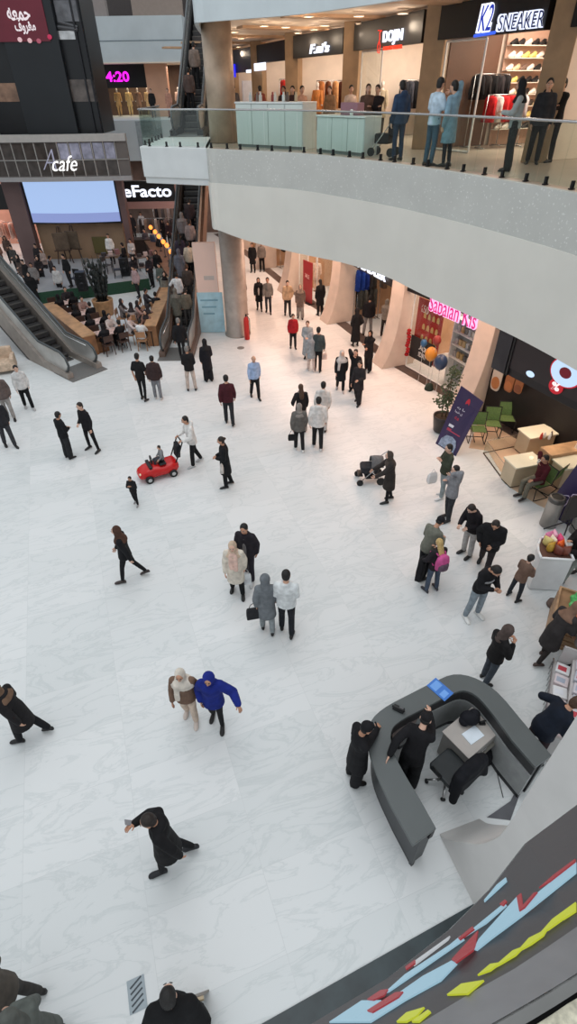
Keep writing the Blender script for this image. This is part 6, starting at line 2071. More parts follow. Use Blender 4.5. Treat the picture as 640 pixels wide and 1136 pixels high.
# far corridor
pp(281, 302, 170, 'person in black, leftmost of two at the very far end of the corridor', ('coat', BK), ('trousers', BK), h=1.7)
pp(291, 301, 175, 'person in grey top beside the black figure at the far corridor end', ('jacket', (120, 112, 106)), ('trousers', BK), h=1.72)
a = pp(288, 344, 180, 'woman in open black coat walking beside a man in grey in the far corridor', ('coat', BK), ('trousers', BK), hair='hijab', hc=(34, 32, 34), h=1.62, st=14, extra={'open': (190, 180, 172)})
pp(298, 347, 178, 'man in grey shirt and dark jeans walking beside the black coat', ('shirt', (122, 118, 114)), ('jeans', (52, 54, 62)), h=1.76, st=16)
pp(319, 350, -175, 'person in beige jacket with dark trousers in the middle of the far corridor', ('jacket', (186, 158, 128)), ('trousers', (46, 44, 46)), h=1.72, st=12, Lh='pocket')
pp(333, 353, 178, 'woman in grey brown coat and grey trousers near the red poster', ('tunic', (112, 96, 88)), ('wide_trousers', (140, 134, 130)), hair='hijab', hc=(150, 132, 118), h=1.64, st=10)
pp(355, 350, 20, 'person in black standing by the far pillar looking at the window', ('coat', BK), ('trousers', BK), h=1.72, hair='long')
# behind the round column
pp(272, 345, 60, 'dark figure half hidden behind the round column', ('coat', BK), ('trousers', BK), h=1.68)
# middle of the corridor
pp(325, 386, 185, 'child in red puffer vest and black trousers standing alone', ('jacket', (158, 32, 40)), ('trousers', BK), h=1.52, st=6)
pp(341, 398, 170, 'woman in long pale blue grey coat facing the camera', ('long_coat', (150, 156, 160)), ('trousers', (170, 160, 155)), hair='short', hc='brown', h=1.64, st=8, Lh='belly', Rh='belly')
pp(345, 412, 5, 'woman in pale trousers walking close beside the dark teal sweater', ('tunic', (140, 146, 150)), ('trousers', (196, 176, 168)), hair='hijab', hc=(150, 150, 152), h=1.58, st=9, shoe=(200, 190, 185))
a = pp(352, 412, -8, 'man in dark teal sweater and black trousers walking away', ('sweater', (58, 68, 70)), ('trousers', BK), h=1.78, st=10, fat=1.08)
handbag(a['hand'][1], .2, (205, 186, 178), 'small pale shopping bag carried by the man in dark teal', (.24, .1, .24))
pp(394, 384, 15, 'person in long black coat looking into the shop of blue jackets', ('long_coat', BK), ('slim_trousers', BK), h=1.64, hair='hood', hc=BKB, Lh='pocket', Rh='pocket')
pp(407, 372, -5, 'man in black jacket and grey trousers entering the shop of blue jackets', ('jacket', (28, 26, 30)), ('trousers', (118, 116, 116)), h=1.78, fat=1.1, sp=6)
pp(425, 373, -30, 'woman in beige jacket browsing inside the shop doorway', ('jacket', (150, 138, 126)), ('trousers', (52, 46, 46)), h=1.64, hair='hijab', hc=(160, 148, 136), Lh='hold')
a = pp(408, 411, 150, 'woman in black with a grey bag band walking out of the shop', ('tunic', BKB), ('wide_trousers', BK), h=1.66, hair='hijab', hc=(28, 26, 28), Lh='cross', Rh='belly', st=8)
pp(377, 433, 178, 'woman in black coat with white headscarf walking towards the camera', ('coat', BK), ('trousers', BK), hair='shawl', hc=(190, 184, 180), h=1.62, st=16, shoe=(170, 165, 165))
pp(392, 434, 160, 'woman in black with raised hand, left of the wide dark trousers', ('jacket', BK), ('wide_trousers', BK), hair='long', hc='black', h=1.68, Rh='face', st=5)
pp(397, 447, 150, 'woman in dark grey suit with very wide trousers in mid stride', ('tunic', (44, 40, 42)), ('wide_trousers', (40, 36, 38)), hair='short', h=1.66, st=18, Lh='belly')
# group of four
pp(334, 478, 10, 'woman with long fair scarf and black arms, rear left of the group of four', ('jacket', BKB), ('wide_trousers', (150, 142, 136)), hair='long', hc='brown', h=1.66, st=8, Lh='hip', extra={'scarf': (150, 140, 130)})
pp(357, 478, -5, 'man with dark hair in white top, rear right of the group of four', ('hoodie', (205, 200, 196)), ('trousers', (190, 184, 180)), h=1.74, st=8)
a = pp(332, 500, 5, 'woman in grey hooded jacket, front left of the group of four', ('puffer_jacket', (98, 94, 90)), ('trousers', (36, 34, 36)), hair='hijab', hc=(138, 130, 124), h=1.62, st=10, shoe=(215, 212, 208))
handbag(a['hand'][-1], .1, (20, 20, 22), 'black handbag carried by the woman in the grey hooded jacket', (.30, .12, .20))
pp(352, 498, -4, 'man in white hoodie and black trousers, front right of the group of four', ('hoodie', (214, 208, 204)), ('trousers', (34, 32, 34)), h=1.78, st=12, fat=1.1, shoe=(190, 188, 188))
# towards the left
pp(283, 441, -165, 'man in light blue shirt and black trousers walking towards the camera', ('shirt', (150, 172, 205)), ('trousers', (30, 28, 30)), h=1.68, st=18, hair='balding', hc='grey', fat=1.05)
pp(255, 471, 5, 'man in maroon sweater walking away in the centre', ('sweater', (70, 28, 36)), ('trousers', (44, 44, 48)), h=1.78, st=14, fat=1.08)
pp(232, 423, 20, 'woman in long black coat standing right of the cream trousers', ('coat', (28, 28, 34)), ('wide_trousers', (30, 30, 34)), hair='hijab', hc=(34, 32, 34), h=1.68, Rh='belly')
pp(213, 433, 8, 'grey haired man in black jacket and cream trousers before the escalator', ('jacket', BKB), ('trousers', (188, 172, 162)), hair='short', hc='grey', h=1.72, sp=5, Lh='belly', Rh='belly')
pp(203, 400, 0, 'man in black stepping onto the crowded escalator', ('jacket', BK), ('slim_trousers', BK), hair='short', hc='grey', h=1.78, st=20)
pp(160, 444, -12, 'man in black t-shirt walking away with a woman in brown', ('t_shirt', (26, 25, 26)), ('slim_trousers', BK), h=1.78, st=8)
pp(176, 443, 8, 'woman in brown jacket with fur collar and grey trousers', ('jacket', (58, 44, 44)), ('trousers', (122, 122, 126)), h=1.66, st=6, extra={'fur': 1}, hair='bun', hc='black', shoe=(190, 186, 182), fat=1.1)
cc = G(177, 527); R118 = Matrix.Rotation(rad(118), 3, 'Z')
a = person(cc + R118 @ Vector((0, -1.20, 0)), 118, 'man in white hoodie pushing the red toy car', ('hoodie', (218, 214, 210)), ('trousers', (28, 28, 30)), h=1.72, st=16, lean=6,
           handw={-1: cc + R118 @ Vector((-.19, -.80, 1.04)), 1: cc + R118 @ Vector((.19, -.80, 1.04))}, shoe=(190, 190, 190))
pp(254, 539, 95, 'woman in black coat with pale bag standing in profile', ('coat', BK), ('trousers', BK), hair='bun', hc='dark', h=1.66, Lh='belly', Rh='belly', st=7)
q = pp(152, 559, 170, 'toddler in black holding a dark patterned bag', ('jacket', BKB), ('trousers', BK), hair='short', hc='dark', h=.98, st=12, Lh='chest', Rh='chest', shoe=(150, 146, 146))
pp(77, 508, -35, 'woman in black jacket and flared dark trousers facing a man in black', ('jacket', BK), ('wide_trousers', (38, 38, 40)), hair='short', hc='black', h=1.6, Rh='belly', Lh='belly')
pp(105, 499, 150, 'man in black shirt and trousers facing the woman in flared trousers', ('shirt', (26, 25, 28)), ('slim_trousers', BK), h=1.72, sp=10, Rh='belly', hair='short', hc='dark')
pp(33, 453, -150, 'person in white sweater with black collar near the left escalator', ('sweater', (205, 202, 200)), ('trousers', BK), h=1.7, st=14, hair='short', hc='black', extra={'fur': 1}, shoe=(170, 168, 168))
pp(13, 464, -160, 'person in grey trousers cut by the left edge, behind the dark one', ('jacket', (96, 84, 80)), ('trousers', (150, 144, 140)), h=1.76, st=14)
pp(12, 495, -140, 'person in dark grey clothes cut by the left edge, nearest the camera', ('jacket', (40, 40, 44)), ('trousers', (58, 58, 62)), h=1.74, st=14)
# centre
pp(150, 642, 95, 'woman in black jacket and brown scarf striding to the left alone', ('jacket', BK), ('slim_trousers', BK), hair='hijab', hc=(78, 54, 44), h=1.66, st=26, shoe=(60, 50, 48))
a = pp(264, 657, 178, 'woman in cream coat with long pink scarf in the centre of the hall', ('coat', (214, 204, 190)), ('trousers', BK), hair='hijab', hc=(196, 172, 150), h=1.64, st=10, extra={'scarf': (222, 186, 172)}, sp=4)
handbag(a['hand'][-1], .1, (206, 208, 210), 'white plastic bag carried by the woman in the cream coat', (.26, .12, .30))
pp(277, 641, 165, 'man in dark open jacket just behind the cream coat', ('jacket', (38, 34, 40)), ('trousers', (40, 36, 44)), h=1.76, st=12, extra={'open': (110, 106, 106)}, shoe=(190, 190, 190))
a = pp(297, 700, 2, 'woman in grey hooded coat walking away, left of the white shirt', ('coat', (112, 116, 120)), ('trousers', (140, 146, 148)), hair='hood', hc=(108, 112, 116), h=1.62, st=9)
handbag(a['hand'][-1] + Vector((-.05, .0, .12)), .2, (34, 34, 38), 'dark shoulder bag on the left of the grey hooded coat', (.34, .14, .28))
pp(318, 702, -5, 'man in white t-shirt and dark jeans beside the grey hooded coat', ('sweater', (214, 216, 216)), ('jeans', (34, 36, 42)), h=1.78, st=10, Lh='belly', Rh='belly', fat=1.12)
a = person(G(431, 556), 92, 'woman in dark brown hooded coat pushing a pram', ('coat', (52, 46, 44)), ('slim_trousers', BK), hair='hijab', hc=(76, 66, 60), h=1.64, st=8, Lh='push', Rh='push', lean=6)
pp(490, 551, 100, 'man in dark green sweater and pale jeans near the purple poster', ('sweater', (62, 66, 54)), ('jeans', (140, 150, 152)), h=1.74, Lh='chest', Rh='chest', st=7, shoe=(225, 222, 220))
a_ = pp(496, 576, 105, 'man in light grey jacket with hand at his mouth behind the green sweater', ('jacket', (132, 132, 136)), ('trousers', (50, 52, 56)), h=1.74, Lh='face', Rh='chest', st=4)
pp(466, 640, -55, 'man in olive grey sweater and black cap bending over the blond child', ('sweater', (108, 108, 98)), ('trousers', BK), hair='beanie', hc=(26, 26, 30), h=1.76, lean=14, hp=28, Lh='hold', Rh='hold', st=6)
pp(517, 615, 120, 'man in black jacket and pale trousers looking down at the blond child', ('jacket', (28, 24, 28)), ('trousers', (170, 166, 164)), hair='short', hc='dark', h=1.74, lean=12, hp=30, Lh='belly', Rh='hold')
bl = pp(478, 655, 20, 'blond child in dark top and blue jeans with pink backpack', ('jacket', (36, 32, 36)), ('jeans', (72, 82, 98)), hair='long', hc='blonde', h=1.52, hp=12, Lh='fwd', Rh='chest', sp=5, shoe=(60, 60, 66))
pp(535, 631, 150, 'man in puffy black coat with legs apart near the candy stand', ('puffer_jacket', (24, 23, 26)), ('trousers', (46, 40, 42)), hair='short', hc='dark', h=1.76, st=24, hp=25, lean=8, Lh='belly', Rh='pocket', fat=1.1)
b_ = pp(522, 683, -160, 'man in black and grey striped sweater looking down at his hands', ('sweater', (26, 25, 28)), ('jeans', (134, 144, 152)), hair='short', hc='black', h=1.84, hp=38, lean=8, Lh='phone', Rh='phone', sp=5, shoe=(228, 226, 222), extra={'stripe': (150, 150, 152)})
pp(568, 664, -60, 'child in brown jacket and dark jeans leaning on the candy stand', ('jacket', (112, 88, 76)), ('jeans', (44, 46, 52)), hair='curly', hc='black', h=1.30, Lh='hold', Rh='hold', sp=7, lean=8)
pp(631, 642, 100, 'person in black top and grey trousers right of the candy stand', ('jacket', (26, 24, 26)), ('trousers', (128, 132, 126)), h=1.72, st=26, lean=10, Lh='hold', Rh='chest', hair='short')
pp(536, 756, -75, 'woman in brown hooded cape and dark jeans above the reception desk', ('jacket', (26, 24, 25)), ('jeans', (62, 68, 76)), hair='hood', hc=(78, 66, 62), h=1.64, hp=18, Lh='chest', Rh='chest', st=5, extra={'fur': 1})
pp(598, 732, -70, 'woman in long charcoal coat and brown boots reaching to the stall', ('coat', (50, 46, 46)), ('slim_trousers', (46, 40, 38)), hair='hijab', hc=(120, 92, 76), h=1.66, lean=22, hp=20, Lh='hold', Rh='hold', st=16, shoe=(70, 54, 48))
pp(584, 838, -80, 'man in navy jacket bending over the goods rack', ('jacket', (22, 28, 40)), ('trousers', (44, 30, 34)), hair='short', hc='brown', h=1.76, lean=26, hp=20, Lh=(.34, .28, .22), Rh='hold', fat=1.15, sp=7)
pp(628, 742, -100, 'person in grey top and black boots at the right edge by the rack', ('jacket', (128, 118, 112)), ('slim_trousers', BK), hair='hijab', hc=(150, 130, 118), h=1.62, st=14, lean=12)
# seated man
c = G(592, 549)
sm_ = person(c, 110, 'man in maroon sweater sitting on a green chair drinking', ('sweater', (76, 24, 32)), ('trousers', (108, 104, 92)), h=1.72, sit=True, seat=.46, Rh='face', Lh='lap', hp=8)
sc_ = mesh_chair((c.x + .0, c.y + .0, 0), rad(110), 'green mesh chair under the seated man in maroon')
pa_ = person(c + Vector((-.55, -.35, 0)), 60, 'x', ('shirt', BK), ('trousers', BK)) if False else None
# guards at the desk
pp(391, 864, -75, 'guard in black uniform standing outside the desk with a hand on it', ('coat', (24, 23, 26)), ('wide_trousers', BK), hair='cap', hc=(24, 23, 26), h=1.74, hp=15, handw={1: G(419, 807, ZT + .05)}, Lh='belly', Rh='belly')
pp(449, 868, -32, 'guard in black uniform inside the desk with both arms spread on it', ('jacket', (25, 24, 27)), ('wide_trousers', BK), hair='cap', hc=(28, 26, 28), h=1.72, lean=20, hp=22, handw={-1: G(432, 838, ZT + .04), 1: G(476, 781, ZT + .04)}, curl=.15)
# lower left
pp(242, 800, 175, 'woman in bright blue hooded coat walking towards the bottom', ('puffer_jacket', (26, 40, 120)), ('slim_trousers', BK), hair='hood', hc=(28, 42, 126), h=1.6, st=10, Lh='out', Rh='pocket', fat=1.05)
pp(213, 795, 178, 'woman in brown jacket with long cream scarf beside the blue coat', ('jacket', (112, 88, 74)), ('trousers', (198, 178, 162)), hair='shawl', hc=(206, 196, 184), h=1.58, st=10, shoe=(205, 190, 180), fat=1.1)
bb = pp(198, 955, 100, 'man in long black coat holding a phone near the bottom centre', ('coat', (24, 23, 25)), ('slim_trousers', BK), hair='short', hc='dark', h=1.74, st=22, hp=22, Rh=(.12, .34, .34), Lh='back', extra={'fur': 1}, shoe=(34, 34, 38))
ww = pp(40, 817, 88, 'person in black coat with brown scarf cut by the left edge', ('coat', (30, 28, 30)), ('trousers', BK), hair='hijab', hc=(110, 86, 70), h=1.66, st=22, lean=10, extra={'fur': 1})
person(G(-12, 1090, 1.4).xy.to_3d(), 95, 'person in olive brown jacket in the bottom left corner', ('puffer_jacket', (84, 78, 72)), ('trousers', (60, 58, 56)), hair='short', hc='brown', h=1.72, lean=14, Rh='fwd', Lh='hold', st=10)
person(G(28, 1140, 1.4).xy.to_3d(), 75, 'person in grey green coat seen from above at the bottom left', ('coat', (92, 96, 92)), ('trousers', (70, 72, 70)), hair='hood', hc=(84, 86, 82), h=1.68, lean=8, Lh='out', Rh='hold')
person(G(187, 1130, 1.6).xy.to_3d(), 10, 'person in black hooded jacket seen from above at the bottom edge', ('puffer_jacket', (20, 20, 22)), ('trousers', BK), hair='short', hc='black', h=1.76, lean=8, Lh='pocket', Rh='pocket', extra={'fur': 1}, fat=1.15)

# things they carry
phone(bb['hand'][1] + Vector((-.05, 0, .05)), rad(112), 'phone held by the man in the long black coat', (150, 150, 155))
phone(b_['hand'][1] + Vector((.0, -.06, .04)), rad(-160), 'phone in the hands of the man in the striped sweater')
r = empty('cup', tuple(sm_['hand'][1] + Vector((-.03, -.02, -.03))), 0, 'white cup raised by the seated man in maroon', 'cup')
mb = MB(); mb.lathe([(.03, 0), (.038, .09), (.034, .088), (.028, .01)], (0, 0, 0), 14); mb.build('body', plain((225, 222, 216)), r, True)
# backpack
r = empty('backpack', tuple(bl['T'](.24, 0, -.20)), bl['rz'], 'pink and grey backpack worn by the blond child', 'backpack')
mb = MB(); mb.loft([[(math.cos(2 * math.pi * j / 14) * a_, math.sin(2 * math.pi * j / 14) * b_, z) for j in range(14)] for z, a_, b_ in ((-.20, .10, .05), (-.17, .155, .095), (.0, .165, .105), (.13, .14, .09), (.20, .07, .045))]); mb.build('pouch', cloth((196, 84, 140)), r, True)
mb = MB(); mb.loft([[(math.cos(2 * math.pi * j / 14) * a_, -.06 + math.sin(2 * math.pi * j / 14) * b_, z) for j in range(14)] for z, a_, b_ in ((-.19, .08, .05), (-.16, .125, .075), (-.03, .125, .08), (.02, .09, .05))]); mb.build('front_pocket', cloth((96, 78, 92)), r, True)
for s_ in (-1, 1):
    mb = MB(); mb.tube([(s_ * .09, .05, .17), (s_ * .11, .16, .20), (s_ * .12, .29, .10), (s_ * .12, .28, -.05), (s_ * .13, .10, -.15)], .018, 6); mb.build('strap', cloth((190, 76, 132)), r, True)
# coat carried over the arm
p = bl['hand'][-1]; mb = MB()
mb.loft([[(x * w, y * t, z) for x, y in ((-1, -1), (0, -1.3), (1, -1), (1, 1), (0, 1.3), (-1, 1))] for z, w, t in ((.06, .10, .03), (.0, .15, .06), (-.25, .17, .07), (-.52, .19, .06))])
o = pending('carried_coat', mb, [cloth((22, 21, 24))], None, .02, 3); o.location = tuple(p); o.rotation_euler = (0, 0, rad(60)); tag(o, 'black coat hanging from the arm of the blond child', 'coat')
# white carrier bag of the man in green
p = G(480, 527, 1.0); r = empty('carrier_bag', (p.x, p.y, .75), rad(20), 'white carrier bag held by the man in dark green', 'bag')
mb = MB(); mb.loft([[(x * .13 * s_, y * .06 * s2, z) for x, y in ((-1, -1), (1, -1), (1, 1), (-1, 1))] for z, s_, s2 in ((0, .9, .8), (.08, 1, 1.1), (.25, 1, .8), (.34, .8, .25))]); mb.build('pouch', plain((222, 218, 216)), r, False, .02)
mb = MB(); mb.tube([(-.07, 0, .32), (0, 0, .45), (.07, 0, .32)], .01, 5); mb.build('handle', plain((222, 218, 216)), r)
p = G(246, 522, .85); handbag(Vector((p.x, p.y, 1.1)), rad(95), (196, 188, 182), 'pale bag held by the woman in black standing in profile', (.26, .1, .2), strap=.06)

# pram
c = G(410, 533); r = empty('pram', (c.x, c.y, 0), rad(92), 'grey and black baby pram pushed across the floor', 'pram')
for sx in (-1, 1):
    for yy, q in ((.38, .11), (-.32, .14)):
        mb = MB(); mb.lathe([(q, -.025), (q, .025), (q * .6, .03), (q * .6, -.03)], (0, 0, 0), 18, Matrix.Translation((sx * .28, yy, q)) @ Matrix.Rotation(rad(90), 4, 'Y')); mb.build('wheel', BLK, r, True)
    mb = MB(); mb.tube([(sx * .26, .38, .12), (sx * .25, .0, .52), (sx * .24, -.45, .92), (sx * .24, -.58, 1.02)], .016, 6); mb.tube([(sx * .26, -.32, .14), (sx * .25, .02, .55)], .016, 6); mb.build('frame', STEEL, r, True)
mb = MB(); mb.tube([(-.24, -.58, 1.02), (.24, -.58, 1.02)], .02, 8); mb.build('handle', BLK, r)
mb = MB(); mb.loft([[(x * .21 * s_, yc + y * .26 * s2, z) for x, y in ((-1, -.8), (-.7, -1), (.7, -1), (1, -.8), (1, .8), (.7, 1), (-.7, 1), (-1, .8))] for z, s_, s2, yc in ((.36, .7, .8, .05), (.44, 1, 1.1, .06), (.60, 1.05, 1.25, .04), (.66, 1.0, 1.2, .04))]); mb.build('seat', cloth((48, 48, 52)), r, False, .02)
mb = MB()
rings = [[(math.cos(t_) * .23, -.12 + .36 * math.sin(a_) * .9, .66 + math.sin(t_) * .33 * math.cos(a_ * .6)) for t_ in [math.pi * j / 10 for j in range(11)]] + [(math.cos(t_) * .21, -.12 + .34 * math.sin(a_) * .9, .66 + math.sin(t_) * .30 * math.cos(a_ * .6)) for t_ in [math.pi * j / 10 for j in range(10, -1, -1)]] for a_ in (-.9, -.4, .1, .5)]
mb.loft(rings); mb.build('hood', cloth((110, 108, 108)), r, True)
mb = MB(); mb.box(-.18, .28, .30, .18, .44, .34); mb.build('footrest', BLK, r)
mb = MB(); mb.box(-.2, -.25, .20, .2, .2, .30); mb.build('basket', cloth((40, 40, 42)), r, False, .02)
r.scale = (.86, .86, .86)

# red toy car with child
c = G(177, 527); r = empty('toy_car', (c.x, c.y, 0), rad(118), 'shiny red toy car stroller carrying a small child', 'toy car')
mb = MB()
rr = []
for y, w, z0, z1 in ((.62, .14, .16, .26), (.58, .22, .12, .34), (.40, .27, .10, .42), (.15, .29, .10, .46), (-.1, .29, .10, .40), (-.32, .29, .10, .44), (-.50, .26, .12, .46), (-.58, .18, .16, .38)):
    rr.append([(math.copysign(abs(math.cos(t_)) ** .6, math.cos(t_)) * w, y, (z0 + z1) / 2 + math.copysign(abs(math.sin(t_)) ** .6, math.sin(t_)) * (z1 - z0) / 2) for t_ in [2 * math.pi * j / 18 for j in range(18)]])
mb.loft(rr); RED_ = plain((196, 30, 30), .25); mb.build('body', RED_, r, True)
for sx in (-1, 1):
    for yy in (.36, -.36):
        mb = MB(); mb.lathe([(.12, -.04), (.12, .04), (.07, .045), (.07, -.045)], (0, 0, 0), 18, Matrix.Translation((sx * .28, yy, .12)) @ Matrix.Rotation(rad(90), 4, 'Y')); w_ = mb.build('wheel', BLK, r, True)
        mb = MB(); mb.lathe([(.06, -.048), (.06, .048)], (0, 0, 0), 12, Matrix.Translation((sx * .28, yy, .12)) @ Matrix.Rotation(rad(90), 4, 'Y')); mb.build('hubcap', STEEL, w_)
    mb = MB(); mb.ell((sx * .16, .575, .30), (.05, .03, .04)); mb.build('headlight', plain((235, 225, 190), .2), r, True)
mb = MB(); mb.box(-.22, -.22, .44, .22, -.02, .50); mb.build('seat', BLK, r, False, .02)
mb = MB(); mb.tube([(-.12 * math.cos(t_), .16 + .0, .60 + .12 * math.sin(t_)) for t_ in [2 * math.pi * j / 14 for j in range(15)]], .018, 6); mb.tube([(0, .28, .42), (0, .16, .58)], .015, 6); mb.build('steering_wheel', BLK, r, True)
mb = MB(); mb.box(-.24, .20, .42, .24, .30, .50); mb.build('dashboard', BLK, r, False, .02)
mb = MB()
for s_ in (-1, 1):
    mb.tube([(s_ * .22, -.50, .42), (s_ * .24, -.66, .75), (s_ * .22, -.78, 1.02)], .02, 6)
mb.tube([(-.22, -.78, 1.02), (.22, -.78, 1.02)], .022, 6); mb.build('push_handle', BLK, r, True)
mb = MB(); mb.loft([[(x * .16, -.62 + y * .06 - (z - .5) * .15, z) for x, y in ((-1, -1), (1, -1), (1, 1), (-1, 1))] for z in (.5, .7, .9)]); mb.build('bag_panel', cloth((30, 30, 34)), r, False, .02)
cr = Matrix.Rotation(rad(118), 3, 'Z') @ Vector((0, -.16, 0))
person(Vector((c.x, c.y, .28)) + cr, 118, 'small child in grey top sitting in the red toy car', ('sweater', (128, 128, 130)), ('trousers', (60, 60, 66)), h=.92, sit=True, seat=.20, Lh='fwd', Rh='fwd', hair='short', hc='dark')

# ------------------------------------------------------------------ riders on the crowded escalator
def rider(fl_, i, x, rot, label, top, bottom, base, z0, **kw):
    y = .95 + .4 * i; z = max(0.0, (i - .4) * .231) + .037
    return person(Vector((base[0] + x, base[1] + y, z0 + z)), rot, label, top, bottom, **kw)


EB = (-4.72, 22.55)
for i, x, t_, b_, hr, hc, lab in (
    (2, -.22, (92, 90, 82), (70, 68, 66), 'hijab', (110, 104, 96), 'person in olive grey coat on the lowest left escalator step'),
    (2, .24, (100, 92, 80), (60, 56, 54), 'short', 'dark', 'person in khaki jacket on the lowest right escalator step'),
    (4, -.22, (206, 204, 204), (96, 100, 110), 'short', 'black', 'person in white top leaning on the left handrail of the escalator'),
    (5, .22, (70, 62, 58), (60, 56, 54), 'short', 'brown', 'person in brown jacket on the right side of the escalator behind the white top'),
    (7, -.2, (104, 104, 112), (110, 108, 112), 'hijab', (96, 96, 104), 'woman in long grey coat halfway up the escalator'),
    (8, .22, (206, 192, 172), (30, 28, 30), 'short', 'black', 'person in cream jacket and black trousers halfway up the escalator'),
    (9, -.22, (58, 50, 62), (40, 38, 42), 'long', 'black', 'person in dark plum coat above the long grey coat on the escalator'),
    (11, .2, (150, 134, 130), (40, 38, 40), 'short', 'dark', 'person in pinkish grey top high on the escalator'),
    (12, -.2, (120, 112, 112), (60, 56, 56), 'hijab', (130, 120, 116), 'person in grey top high on the left of the escalator'),
    (14, .1, (60, 50, 52), (30, 28, 30), 'short', 'black', 'uppermost dark rider on the crowded escalator'),
):
    rider(ER, i, x, 0, lab, ('coat' if 'coat' in lab else 'jacket', t_), ('trousers', b_), EB, 0.0, hair=hr, hc=hc, h=1.68, Lh='rail' if x < 0 and 'white' in lab else 'down')
for i, x, t_, lab in ((7, .05, (120, 106, 98), 'person in brown grey jacket riding the upper dark escalator'), (3, -.1, (80, 66, 62), 'dark figure low on the upper escalator behind the railing')):
    rider(EU, i, x, 0, lab, ('jacket', t_), ('trousers', BK), (-4.15, 28.6), 7.35, h=1.72)

# ------------------------------------------------------------------ people on the upper floor
ZU = 7.347
def up(x, y, rot, label, top, bottom, **kw):
    return person(G(x, y, ZU), rot, label, top, bottom, **kw)


up(474, 184, -60, 'man in pale blue t-shirt and jeans standing at the upper railing', ('t_shirt', (176, 194, 208)), ('jeans', (66, 88, 106)), h=1.78, Lh='belly', Rh='chest')
up(494, 185, 40, 'woman in light blue coat and black trousers at the upper railing', ('coat', (120, 148, 164)), ('slim_trousers', (24, 26, 34)), hair='short', hc='black', h=1.72, Lh='down', Rh='face', extra={'hood': 1})
up(440, 178, 20, 'man in dark blue jacket behind the railing left of the pale blue pair', ('jacket', (44, 60, 84)), ('jeans', (38, 52, 74)), h=1.74, extra={'hood': 1})
up(562, 190, 70, 'woman with long dark hair and white top seen through the right railing glass', ('sweater', (150, 156, 156)), ('wide_trousers', (40, 40, 40)), hair='hijab', hc=(30, 30, 32), h=1.72, Lh='hold')
up(589, 182, 160, 'man in charcoal sweatshirt facing out of the sneaker shop', ('hoodie', (46, 46, 50)), ('trousers', (32, 30, 32)), h=1.74)
up(606, 180, 110, 'man in black jacket with arms folded before the sneaker shop', ('jacket', (30, 28, 28)), ('trousers', (30, 28, 28)), h=1.74, Lh='cross', Rh='cross')
up(404, 168, 175, 'woman with long brown hair standing upstairs, left of two at the rear', ('jacket', (96, 74, 64)), ('trousers', (60, 52, 50)), hair='long', hc='brown', h=1.68)
up(415, 168, 150, 'woman in black sweater beside the long brown hair upstairs', ('sweater', (36, 30, 32)), ('trousers', (120, 110, 104)), hair='short', hc='dark', h=1.66, Lh='cross', Rh='cross')
up(386, 158, 190, 'person in pale top behind the lower kiosk counter', ('shirt', (206, 186, 174)), ('trousers', (60, 56, 56)), h=1.66)
up(365, 155, 150, 'person in tan coat behind the lower kiosk counter, left of the pale top', ('coat', (150, 118, 90)), ('trousers', (60, 50, 46)), hair='long', hc='brown', h=1.64)
person(part(4, 3.1, 1.1, 7.36), 160, 'person in white shirt far inside the menswear shop', ('shirt', (205, 200, 196)), ('trousers', (60, 60, 64)), h=1.7)
up(334, 158, 200, 'person in pink brown top, rightmost of three behind the tall counter', ('shirt', (190, 150, 130)), ('trousers', (60, 50, 48)), h=1.66, hair='short', hc='dark')
up(325, 157, 170, 'person in dark top, middle of three behind the tall counter', ('sweater', (66, 46, 46)), ('trousers', BK), h=1.66, hair='long', hc='black')
up(316, 156, 160, 'dark haired person, leftmost of three behind the tall counter', ('coat', (60, 44, 42)), ('trousers', BK), h=1.66, hair='long', hc='black')
up(262, 145, 180, 'person in grey jacket far behind the tall counter near the column', ('jacket', (90, 86, 88)), ('trousers', BK), h=1.7)
up(290, 147, 10, 'person in red brown coat far down the upper corridor', ('coat', (120, 60, 50)), ('trousers', BK), h=1.68)
person(Vector((-9.6, 49.0, 7.25)), 180, 'small dark figure standing under the magenta digits', ('coat', (34, 32, 34)), ('trousers', BK), h=1.7)
person(Vector((-8.3, 48.6, 7.25)), 170, 'person in pinkish coat at the peach pillar on the far level', ('coat', (190, 140, 120)), ('trousers', (150, 100, 90)), h=1.7)
"""cart behind the railing"""
p = G(425, 173, ZU); r = empty('stroller', (p.x, p.y, ZU), rad(60), 'dark pushchair parked behind the upper railing by the blue jacket', 'pushchair')
for sx in (-1, 1):
    for yy in (.3, -.3):
        mb = MB(); mb.lathe([(.11, -.025), (.11, .025)], (0, 0, 0), 14, Matrix.Translation((sx * .25, yy, .11)) @ Matrix.Rotation(rad(90), 4, 'Y')); mb.build('wheel', BLK, r, True)
    mb = MB(); mb.tube([(sx * .24, .32, .12), (sx * .22, -.4, 1.0)], .016, 6); mb.build('frame', STEEL, r)
mb = MB(); mb.box(-.2, -.2, .3, .2, .25, .55); mb.box(-.2, -.3, .5, .2, -.15, .95); mb.build('seat', cloth((36, 34, 36)), r, False, .04)

# ------------------------------------------------------------------ cafe guests
rc = random.Random(5)
def guest(p, rot, label, col, low=BK, hair='short', hc='black', **kw):
    return person(p, rot, label, ('sweater', col), ('trousers', low), hair=hair, hc=hc, h=1.66, sit=True, seat=.47, vox=.03, **kw)


